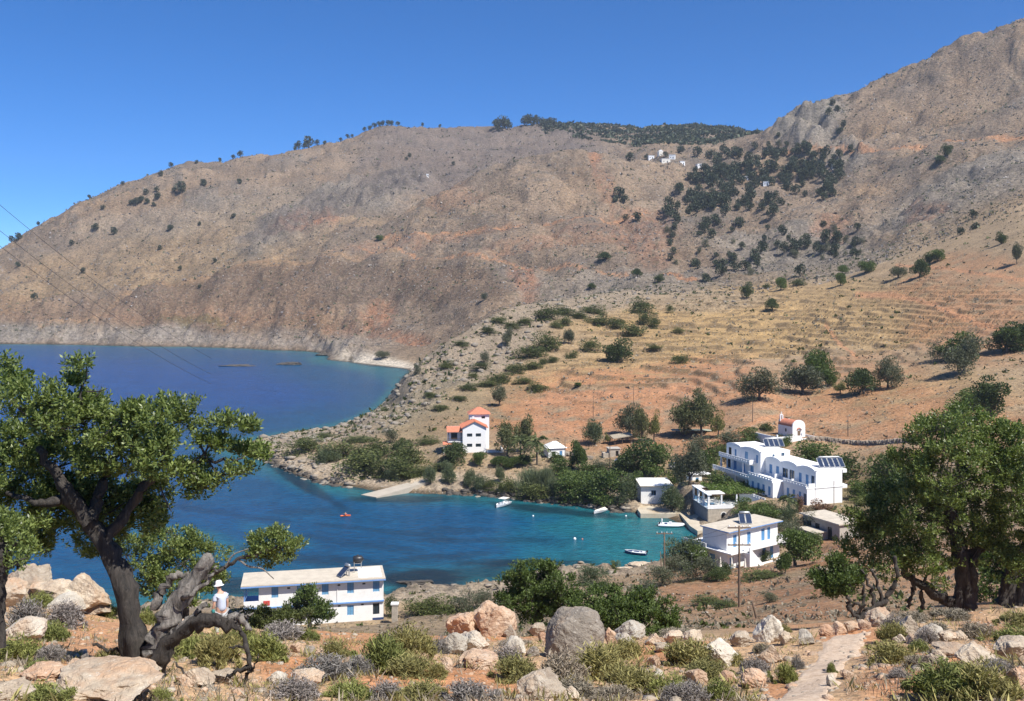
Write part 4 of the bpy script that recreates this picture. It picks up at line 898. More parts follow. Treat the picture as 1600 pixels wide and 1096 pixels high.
def chapel():
    b = Bld('chapel', wpt(1239, 267, 12.9), R(22), 'small white chapel with red barrel roof and bell arch', 'chapel')
    Wd_, Ln = 3.9, 6.4; g = Geo(); n = 10
    # front gable: round-topped wall rising above the roof
    def prof(r0, z0): return [(Wd_/2-r0*math.cos(t), z0+r0*.8*math.sin(t)) for t in np.linspace(0, math.pi, n)]
    a = prof(Wd_/2+.12, 2.7); m = len(a)
    ring = [(-.12, -.6)]+a+[(Wd_+.12, -.6)]; k = len(ring)
    g.add([(x, 0, z) for x, z in ring]+[(x, .3, z) for x, z in ring], [tuple(range(k))[::-1]]+[tuple(range(k, 2*k))]+[(i, (i+1) % k, k+(i+1) % k, k+i) for i in range(k)])
    b.part('front_wall', g, MW2)
    g = Geo().box(0, .25, .3, Ln, -.6, 2.6); g.box(Wd_-.25, Wd_, .3, Ln, -.6, 2.6); g.box(.25, Wd_-.25, Ln-.25, Ln, -.6, 3.9); b.part('wall', g, MW)
    a = prof(Wd_/2+.02, 2.55); g = Geo(); g.add([(x, .31, z) for x, z in a]+[(x, Ln, z) for x, z in a], [(i, i+1, m+i+1, m+i) for i in range(m-1)]); b.part('roof', g, MTC, smooth=True)
    b.box('door', Wd_/2-.45, Wd_/2+.45, -.04, .0, -.1, 1.5, MWD)
    a = [(Wd_/2-.75*math.cos(t), 1.6+.75*math.sin(t)) for t in np.linspace(0, math.pi, n)]
    b.part('niche', Geo().add([(x, -.35, z-.15) for x, z in a]+[(x, -.005, z) for x, z in a], [(i, i+1, n+i+1, n+i) for i in range(n-1)]), MTC)
    g = Geo(); c = (-.06, 3.0, 1.4); ts = np.linspace(0, 2*math.pi, 14, endpoint=False)
    g.add([(-.03, 3.0+.35*math.cos(t), 1.4+.5*math.sin(t)) for t in ts], [tuple(range(14))]); b.part('window', g, MDK)
    # bell arch at the back
    g = Geo(); yb = Ln-.4; x0 = .3
    for s_ in (0, .75): g.box(x0+s_, x0+s_+.25, yb-.15, yb+.15, 2.6, 4.9)
    a = [(x0+.5-q*math.cos(t), 4.9+q*math.sin(t)) for q in (.25, .5) for t in np.linspace(0, math.pi, 8)]
    g.add([(x, yb-.15, z) for x, z in a]+[(x, yb+.15, z) for x, z in a], [(i, i+1, 8+i+1, 8+i) for i in range(7)]+[(16+i, 24+i, 25+i, 17+i) for i in range(7)]+[(8+i, 9+i, 25+i, 24+i) for i in range(7)]+[(i, 16+i, 17+i, i+1) for i in range(7)])
    bf = b.part('bell_arch', g, MW2); g = Geo().box(x0+.46, x0+.54, yb-.04, yb+.04, 5.4, 6.0); g.box(x0+.3, x0+.7, yb-.04, yb+.04, 5.7, 5.78); b.part('cross', g, MW2, bf); b.part('bell', Geo().path([(x0+.5, yb, 4.95), (x0+.5, yb, 4.8), (x0+.5, yb, 4.6)], [.05, .12, .17], 10), MMT, bf)
    w = Bld('chapel_yard_wall', wpt(1240, 263, 12.4), R(22), 'white yard wall with small gate pillars round the chapel', 'wall')
    g = Geo().box(-6.5, 1.5, -1.6, -1.35, -1.5, 1.5); g.box(-6.5, -6.25, -1.35, 8, -1.5, 1.5); w.part('wall', g, MW2); w.part('low_wall', Geo().box(1.5, 7.5, -1.6, -1.35, -1.5, .7).box(7.25, 7.5, -1.35, 7, -1.5, .7), MW2)
    for x in (-6.6, 1.4): w.box('gate_pillar', x, x+.4, -1.7, -1.25, 1.5, 2.1, MW2)
def hiproof(g, x0, x1, y0, y1, z0, zt, rl=.0):
    cx, cy = (x0+x1)/2, (y0+y1)/2
    g.add([(x0, y0, z0), (x1, y0, z0), (x1, y1, z0), (x0, y1, z0), (cx-rl, cy, zt), (cx+rl, cy, zt)], [(0, 1, 5, 4), (1, 2, 5), (2, 3, 4, 5), (3, 0, 4), (0, 3, 2, 1)])
def villa():
    b = Bld('villa', wpt(723, 282, 6.0), R(6), 'white villa with red tiled roofs and a square tower above the cove', 'villa')
    Wd_ = 6.7
    W_ = [('f', 1.2, 2.7, 1.7, 2.6, 'dark'), ('f', 3.7, 5.2, 1.7, 2.6, 'dark'), ('f', 1.2, 2.7, 4.6, 5.5, 'dark'), ('f', 3.7, 5.2, 4.6, 5.5, 'dark'), ('l', 1.0, 2.2, .5, 2.4, 'dark', 'door')]
    b.opens(0, Wd_, 0, 7.5, -1.2, 7.1, W_, MW2)
    g = Geo(); ap = 8.8; g.add([(0, 0, 7.1), (Wd_, 0, 7.1), (Wd_/2, 0, ap), (0, .2, 7.1), (Wd_, .2, 7.1), (Wd_/2, .2, ap)], [(0, 1, 2), (5, 4, 3), (0, 2, 5, 3), (1, 4, 5, 2)]); b.part('gable', g, MW2)
    def slope(name, x0, z0, x1, z1, y0, y1, parent=None):
        dxx, dzz = x1-x0, z1-z0; L_ = math.hypot(dxx, dzz); nn = (-dzz/L_*.16, dxx/L_*.16) if dxx > 0 else (dzz/L_*.16, -dxx/L_*.16)
        g = Geo(); q = [(x0, z0), (x1, z1), (x1+nn[0], z1+nn[1]), (x0+nn[0], z0+nn[1])]
        g.add([(x, y0, z) for x, z in q]+[(x, y1, z) for x, z in q], [(0, 1, 2, 3), (7, 6, 5, 4), (0, 4, 5, 1), (1, 5, 6, 2), (2, 6, 7, 3), (3, 7, 4, 0)])
        o = b.part(name, g, MTC); m_ = Geo(); k = y0+.2
        while k < y1: m_.bar((x0+nn[0], k, z0+nn[1]), (x1+nn[0], k, z1+nn[1]), .07, 5); k += .42
        b.part('tile_row', m_, MTC, o)['kind'] = 'stuff'; return o
    slope('roof', -.45, 6.95, Wd_/2, 8.85, -.4, 7.6); slope('roof', Wd_+.45, 6.95, Wd_/2, 8.85, -.4, 7.6)
    b.opens(2.4, 8.0, 6.0, 11.5, -1.2, 10.2, [('f', 3.4, 4.4, 8.9, 9.6, 'dark'), ('r', 2.0, 3.0, 4.0, 5.2, 'dark')], MW2)
    g = Geo(); hiproof(g, 1.9, 8.5, 5.5, 12.0, 10.2, 12.0, .4); b.part('tower_roof', g, MTC)
    b.part('chimney', Geo().box(3.0, 3.6, 5.0, 5.6, 7.5, 9.6), MW2)
    b.opens(-4.0, -.02, 2.6, 8.0, -1.2, 6.6, [('f', .8, 2.6, 3.5, 5.4, 'dark', 'door'), ('f', 1.2, 3.0, .2, 2.2, 'dark', 'door')], MW2)
    b.box('balcony', -4.2, -.02, .6, 2.58, 3.0, 3.2, MW2); g = Geo()
    for k in range(12): g.box(-4.1+k*.34, -4.04+k*.34, .64, .7, 3.2, 4.1)
    g.box(-4.2, -.02, .62, .72, 4.1, 4.18); b.part('railing', g, MWD)
    for x in (-4.1, -.5): b.box('post', x, x+.2, .7, .9, 3.2, 6.0, MWD)
    g = Geo(); g.add([(-4.5, .2, 6.0), (.0, .2, 6.0), (.0, 3.4, 7.2), (-4.5, 3.4, 7.2), (-4.5, .2, 5.85), (0, .2, 5.85), (0, 3.4, 7.05), (-4.5, 3.4, 7.05)], [(0, 1, 2, 3), (7, 6, 5, 4), (0, 4, 5, 1), (1, 5, 6, 2), (2, 6, 7, 3), (3, 7, 4, 0)]); b.part('balcony_roof', g, MTC)
    b.part('porch_roof', Geo().add([(-5.6, -.2, 2.5), (-3.0, -.2, 2.5), (-3.0, 2.2, 3.2), (-5.6, 2.2, 3.2), (-5.6, -.2, 2.38), (-3, -.2, 2.38), (-3, 2.2, 3.05), (-5.6, 2.2, 3.05)], [(0, 1, 2, 3), (7, 6, 5, 4), (0, 4, 5, 1), (1, 5, 6, 2), (2, 6, 7, 3), (3, 7, 4, 0)]), MTC)
    for x in (-5.4, -3.3): b.box('post', x, x+.18, -.1, .08, -1.2, 2.4, MW2)
    b.part('garden_wall', Geo().box(6.75, 11.5, -.6, -.35, -1.3, .9).box(11.25, 11.5, -.35, 6, -1.3, .9), MW2)
    c = Bld('cottage', at(857, 276), R(14), 'small white cottage with pale hipped roof half hidden behind the palms', 'cottage')
    c.opens(0, 5, 0, 5, -1, 2.8, [('f', 1.0, 2.0, .8, 1.9, 'dark'), ('f', 3.2, 4.0, .1, 2.0, 'blue', 'door')], MW2); g = Geo(); hiproof(g, -.4, 5.4, -.4, 5.4, 2.8, 4.4, .5); c.part('roof', g, MW2)
def sheds():
    p = at(960, 284); b = Bld('shelter', p, R(10), 'open thatched shelter on posts below the orange field', 'shelter')
    for x in (.2, 2.4, 4.8):
        for y in (.2, 3.2): b.part('post', Geo().bar((x, y, -.8), (x, y, 2.2), .09), MWD)
    b.part('roof', Geo().add([(-.4, -.4, 1.9), (5.4, -.4, 2.7), (5.4, 3.8, 3.0), (-.4, 3.8, 2.3), (-.4, -.4, 2.1), (5.4, -.4, 2.9), (5.4, 3.8, 3.2), (-.4, 3.8, 2.5)], [(3, 2, 1, 0), (4, 5, 6, 7), (0, 1, 5, 4), (1, 2, 6, 5), (2, 3, 7, 6), (3, 0, 4, 7)]), MTH)
    p = at(952, 272); b = Bld('stone_hut', p, R(8), 'small grey stone hut with dark doorway beside the thatched shelter', 'hut')
    b.walls(0, 3.0, 0, 3.0, -.8, 2.3, [('f', 1.8, 2.6, 0, 1.8)], MST, .3); b.part('doorway', Geo().box(1.8, 2.6, .28, .34, 0, 1.8), MDK); b.box('roof', -.2, 3.2, -.2, 3.2, 2.3, 2.45, MC2); b.box('lean_to', -1.6, -.05, .2, 2.4, -.8, 1.2, MST)
    p = at(1052, 287); b = Bld('long_shelter', p, R(-2), 'long low shade roof on thin posts beneath the eucalyptus trees', 'shelter')
    for k in range(6): b.part('post', Geo().bar((k*2.2, 0, -1.2), (k*2.2, 0, 1.9), .06), MWD)
    for k in range(6): b.part('post', Geo().bar((k*2.2, 3, -1.2), (k*2.2, 3, 1.9), .06), MWD)
    b.box('roof', -.4, 11.4, -.3, 3.3, 1.9, 2.0, plain('shade_net', (.33, .36, .27), .9, .1, 2))
    # dry stone walls
    def dry_wall(pts, label, h=1.1, wdt=.7):
        r = np.random.default_rng(len(label)); e = empty('dry_stone_wall', at(*pts[0])); tag(e, label, 'stone wall'); g = Geo(); o = e.location
        P = [at(u, d) for u, d in pts]
        for a, c in zip(P[:-1], P[1:]):
            L_ = (c-a).length; n = int(L_/.45)
            for k in range(n):
                for lay in range(3):
                    t = (k+r.random()*.6)/n; q = a+(c-a)*t; z = hz(q.x, q.y)+lay*h/3+.1; s_ = r.uniform(.3, .5); q = q+Vector((r.normal()*.12, r.normal()*.12, 0))
                    v = [(q.x-o.x+sx*s_*r.uniform(.7, 1.1), q.y-o.y+sy*s_*.8*r.uniform(.7, 1.1), z-o.z+sz*.24*r.uniform(.7, 1.2)) for sz in (-1, 1) for (sx, sy) in ((-1, -1), (1, -1), (1, 1), (-1, 1))]
                    g.add(v, [(0, 3, 2, 1), (4, 5, 6, 7), (0, 1, 5, 4), (1, 2, 6, 5), (2, 3, 7, 6), (3, 0, 4, 7)])
        w = g.obj('stones', MR_H, e); w['kind'] = 'stuff'
    dry_wall([(1262, 262), (1290, 262), (1330, 258), (1380, 250), (1425, 244)], 'grey dry stone wall running right from the chapel yard')
    dry_wall([(850, 284), (885, 278), (925, 272)], 'low stone wall behind the garden of the cottage', .8)
def far_houses():
    L = [(1018, 249, 9, 5, 'white house at the left end of the hilltop village'), (1033, 244, 7, 7, 'white house with tall gable in the hilltop village'), (1041, 255, 14, 6, 'long cream house lowest in the hilltop village'), (1050, 249, 9, 6, 'white house right of the cream house in the hilltop village'), (1067, 258, 8, 5, 'pale house on the right slope of the hilltop village'), (1094, 262, 8, 5, 'pale stone house among the trees right of the village'), (1144, 265, 8, 4, 'low white house among trees of the upper belt'), (1166, 281, 6, 4, 'tiny white house in the middle of the wooded belt'), (1197, 291, 9, 6, 'white house in the lower right of the wooded belt'), (1306, 263, 12, 5, 'white roofed house alone at the right end of the belt'), (668, 277, 4, 4, 'tiny white hut on the ridge of the left spur')]
    for (u, v, w, h, lab) in L:
        p = hit(u, v, 850); s = p.y/F; ww, hh = w*s, max(3.0, h*s); yaw = rnd.uniform(-.3, .3)
        p.z += .5
        b = Bld('village_house', p+Vector((-ww/2, 0, 0)), yaw, lab); b.opens(0, ww, 0, 6, -4, hh, [('f', ww*.2, ww*.2+1, 1, 2.2, 'dark'), ('f', ww*.6, ww*.6+1.1, 0, 2.2, 'dark', 'door')], MW2 if rnd.random() < .8 else MTAN)
        if 'gable' in lab:
            g = Geo(); g.add([(0, 0, hh), (ww, 0, hh), (ww/2, 0, hh+2.2), (0, 6, hh), (ww, 6, hh), (ww/2, 6, hh+2.2)], [(0, 1, 2), (5, 4, 3), (0, 2, 5, 3), (1, 4, 5, 2)]); b.part('roof', g, MW2)
        else: b.box('roof', -.25, ww+.25, -.25, 6.25, hh, hh+.3, MW2)
# ------------------------------------------------------------------ vegetation round the cove
ORD = ['first', 'second', 'third', 'fourth', 'fifth', 'sixth', 'seventh', 'eighth', 'ninth', 'tenth', 'eleventh', 'twelfth', 'thirteenth', 'fourteenth', 'fifteenth', 'sixteenth', 'seventeenth', 'eighteenth', 'nineteenth', 'twentieth']
def nth(k): return ORD[k] if k < 20 else ('twenty-' if k < 30 else 'thirty-')+['', *ORD][(k+1) % 10] if (k+1) % 10 else 'thirtieth'
def plant_slopes():
    for a in [('olive', 1187, 626, 54, 46, 'round grey-green olive tree leftmost of the row above the chapel'), ('olive', 1255, 617, 60, 50, 'broad grey olive tree with wide shadow above the chapel'), ('green', 1277, 596, 40, 50, 'darker green tree rising behind the broad olive'), ('green', 1296, 604, 26, 28, 'small bush tucked right of the broad olive'),
        ('pale', 1313, 616, 26, 24, 'small pale leaning tree left of the dark carob on red slope'), ('carob', 1349, 616, 44, 42, 'compact dark carob between the pale tree and the leaning olive'), ('olive', 1387, 607, 40, 44, 'leaning olive at right end of the row on the red slope'),
        ('greybush', 1470, 564, 50, 34, 'grey-green bush left of the olive with the thick trunk'), ('greenbush', 1495, 562, 60, 42, 'green bush behind the olive with the thick trunk'), ('olive', 1506, 585, 54, 54, 'olive tree with thick dark trunk standing free beside the dirt road'),
        ('carob', 1572, 552, 56, 44, 'dark carob below the bend of the dirt road'), ('carob', 1604, 545, 50, 42, 'dark carob at the right edge below the dirt road'), ('greenbush', 1510, 642, 58, 40, 'bright green bush left of a dark tree above the big carob'), ('carob', 1546, 652, 56, 58, 'dark round tree casting shade beside a bright green bush'),
        ('carob', 1207, 486, 20, 21, 'lone round dark tree at the head of the pale terraces'), ('carob', 1167, 466, 17, 24, 'upright dark tree at the left head of the terraces'), ('green', 1220, 454, 19, 20, 'small green tree by the track over the terraces'), ('mound', 1250, 446, 26, 11, 'low bush beside the track right of the small green tree'), ('mound', 1198, 451, 20, 9, 'low bush beside the track left of the small green tree'),
        ('green', 1313, 447, 18, 20, 'small bright tree below another on the upper terraces'), ('green', 1317, 428, 16, 14, 'small tree just above the bright tree of the upper terraces'), ('green', 1354, 427, 24, 20, 'tree with clear stem by the upper track'), ('olive', 1403, 434, 24, 19, 'grey tree left of the dark tree by the upper track'), ('carob', 1437, 434, 26, 30, 'dark tall tree beside the upper track'), ('green', 1466, 409, 22, 20, 'pair of round bushes, right one, above the upper track'), ('carob', 1452, 412, 16, 16, 'pair of round bushes, left one, above the upper track'), ('olive', 1589, 413, 17, 32, 'tall thin tree on the brow at the right edge'),
        ('carob', 1565, 385, 14, 18, 'small dark tree on the right spur below the skyline'), ('far', 1500, 368, 13, 12, 'lowest of three small trees on the right spur'), ('far', 1522, 358, 13, 10, 'middle of three small trees on the right spur'), ('far', 1520, 342, 14, 14, 'topmost of three small trees on the right spur'),
        ('carob', 1481, 244, 17, 18, 'dark tree of the pair below the red road cut'), ('carob', 1470, 256, 16, 14, 'lower dark tree of the pair below the red road cut'),
        ('carob', 964, 567, 42, 36, 'large dark round tree at the foot of the shrubby headland'), ('mound', 1060, 568, 38, 16, 'flat dark shrub on the straw field right of the big round tree'), ('olive', 780, 635, 28, 32, 'olive tree above the red bare field'), ('olive', 793, 541, 18, 26, 'thin grey tree on the rocky headland, seaward one'), ('olive', 889, 538, 17, 25, 'thin grey tree in the middle of the headland shrubs'), ('carob', 946, 407, 20, 14, 'solitary dark bush on the mountain side above the track'), ('green', 593, 377, 12, 10, 'solitary bush on the mountain spur above the track'), ('olive', 597, 560, 22, 12, 'small tree behind the white beach'), ('carob', 996, 433, 16, 14, 'dark bush just above the track in the valley mouth'), ('carob', 1030, 442, 14, 13, 'dark bush just below the track in the valley mouth'), ('olive', 757, 470, 10, 13, 'small upright tree on the crest of the headland'), ('greybush', 757, 570, 22, 22, 'grey bush on the seaward cliff of the headland'), ('greybush', 653, 585, 16, 22, 'dark bush clinging to the headland cliff edge'), ('green', 903, 606, 11, 8, 'tiny round tree beside the orange field'), ('carob', 925, 452, 12, 10, 'small bush above the headland shrubs')]:
        kind, u, v, w, h, lab = a
        plant(kind, u, v, w, h, lab, d=None, dr=(200 if v > 390 else 500, 2500))
    # evergreen mounds on the headland
    mm = [(850, 546, 54, 28), (826, 558, 52, 20), (925, 549, 36, 22), (984, 524, 44, 22), (937, 508, 44, 16), (965, 512, 40, 18), (1010, 508, 30, 24), (1000, 488, 46, 24), (1022, 512, 22, 22), (855, 497, 50, 22), (880, 492, 40, 16), (905, 498, 36, 13), (930, 490, 50, 14), (880, 508, 30, 14), (870, 512, 22, 12), (800, 512, 30, 10), (780, 505, 30, 12), (763, 520, 30, 12), (820, 505, 30, 10), (830, 577, 34, 14), (838, 611, 42, 15), (803, 582, 40, 16), (785, 596, 46, 14), (760, 604, 40, 10), (735, 608, 36, 9), (895, 560, 24, 12), (866, 566, 22, 11), (848, 570, 18, 12), (815, 600, 34, 12), (1058, 520, 22, 9), (1048, 488, 15, 14), (1020, 545, 30, 8), (720, 540, 30, 9), (700, 575, 26, 12), (750, 575, 30, 10), (690, 640, 34, 9), (720, 625, 30, 8), (672, 620, 30, 8), (740, 590, 24, 9)]
    mm.sort()
    for k, (u, v, w, h) in enumerate(mm):
        plant('mound', u, v, w, h, ('broad' if w > 42 else 'small' if w < 28 else 'rounded')+' evergreen shrub on the headland, '+nth(k)+' from the sea side', 'evergreen shrubs on the headland', dr=(300, 650))
    # scattered trees on the left mountain
    fl = [(212, 321, 11), (220, 317, 10), (205, 320, 8), (229, 319, 8), (245, 301, 9), (246, 312, 10), (228, 305, 9), (282, 302, 17), (272, 301, 8), (318, 292, 11), (149, 361, 11), (178, 367, 11), (251, 276, 8), (374, 288, 8), (267, 249, 8), (376, 244, 9), (364, 246, 7), (344, 243, 6), (307, 256, 6), (192, 290, 6), (28, 376, 11), (18, 378, 9), (265, 361, 10), (112, 384, 8), (130, 427, 8), (29, 417, 8), (53, 469, 10), (250, 391, 7), (241, 323, 7), (365, 341, 7), (312, 353, 6), (161, 328, 7), (335, 411, 7), (282, 423, 7), (312, 451, 6), (60, 350, 6), (140, 299, 6)]
    for k, (u, v, w) in enumerate(sorted(fl)): plant('far', u, v, w, w*1.05, ('larger' if w > 10 else 'small')+' dark tree on the bare left mountainside, '+nth(k)+' from the left', 'scattered trees on the left mountain', dr=(900, 2500))
    sk = [(466, 229, 12), (482, 228, 16), (476, 226, 8), (496, 224, 8), (461, 224, 6), (507, 225, 6), (532, 216, 6), (543, 212, 6), (550, 209, 5), (570, 200, 6), (578, 196, 7), (585, 192, 7), (592, 190, 7), (598, 188, 7), (606, 188, 7), (612, 188, 8), (622, 189, 6), (660, 190, 5), (687, 189, 5), (797, 186, 6), (859, 186, 7), (640, 245, 6), (708, 258, 6), (635, 250, 5)]
    for k, (u, v, w) in enumerate(sorted(sk)): plant('far', u, v+1, w, w*1.1, 'small dark tree along the far mountain ridge, '+nth(k)+' from the left', 'trees along the far ridge', dr=(900, 2500))
    # wooded belt under the hilltop village and the gully below it
    rr = random.Random(21); n = 0
    belts = [(1200, 262, 135, 26, -4, 75, 13), (1130, 292, 75, 22, -10, 40, 13), (1150, 316, 90, 12, 0, 26, 14), (1270, 285, 55, 24, 10, 30, 13), (1090, 325, 60, 8, -10, 14, 15), (1230, 232, 60, 10, 0, 12, 9)]
    for (u0, v0, ru, rv, tl, cnt, sz) in belts:
        for k in range(cnt):
            a = rr.uniform(0, 6.283); q = math.sqrt(rr.random()); x = ru*q*math.cos(a); y = rv*q*math.sin(a); c, s = math.cos(R(tl)), math.sin(R(tl))
            w = sz*rr.uniform(.7, 1.25)
            plant('far', u0+x*c-y*s, v0+x*s+y*c+4, w, w*rr.uniform(.95, 1.35), 'dark tree in the wooded belt below the hilltop village', 'trees of the belt below the hilltop village', dr=(850, 2000))
    for k, (u, v, w) in enumerate(sorted([(1062, 240, 12), (1040, 246, 8), (1010, 250, 8), (985, 252, 12), (1090, 245, 14), (1110, 250, 14), (1130, 240, 12), (1150, 245, 14), (775, 202, 14), (785, 205, 20), (793, 204, 14), (968, 310, 16), (975, 318, 12), (962, 316, 10), (978, 345, 9), (996, 346, 14), (1122, 352, 10), (1145, 362, 8), (1054, 345, 14), (1058, 350, 12), (830, 197, 18), (845, 200, 14), (855, 204, 16), (820, 194, 12), (865, 199, 12), (838, 194, 12)])):
        plant('far', u, v, w, w*1.1, 'dark tree round the brown hill and hilltop village, '+nth(k)+' from the left', 'trees on the brown hill and saddle', dr=(850, 2500))
    for k in range(58):
        t = rr.random(); u = 1060+rr.uniform(-20, 290); v = 345+t*100+rr.uniform(-10, 10)
        if u > 1180 and v > 420: v -= 40
        w = rr.uniform(8, 17)
        plant('far' if rr.random() < .6 else 'greybush', u, v, w, w*rr.uniform(.8, 1.2), 'bush growing in the rocky gully below the wooded belt', 'bushes in the rocky gully', dr=(600, 1300))
    for k, (u, v, w) in enumerate(sorted([(1050, 372, 10), (1047, 385, 12), (1052, 398, 10), (1048, 408, 9), (1055, 360, 10), (1300, 165, 9), (1308, 175, 9), (1296, 180, 10), (1318, 200, 10), (1312, 210, 9), (1330, 238, 10), (1216, 215, 7), (1250, 240, 8), (1090, 420, 14), (1128, 432, 16), (1140, 405, 10), (1250, 432, 16), (1290, 380, 18), (1262, 388, 12), (1226, 395, 14), (1332, 400, 12), (1340, 360, 10)])):
        plant('far', u, v, w, w*1.15, 'small tree on the crags and gully sides, '+nth(k)+' from the left', 'trees on crags and gully sides', dr=(600, 1500))
G2 = 'shrub thicket on the peninsula'
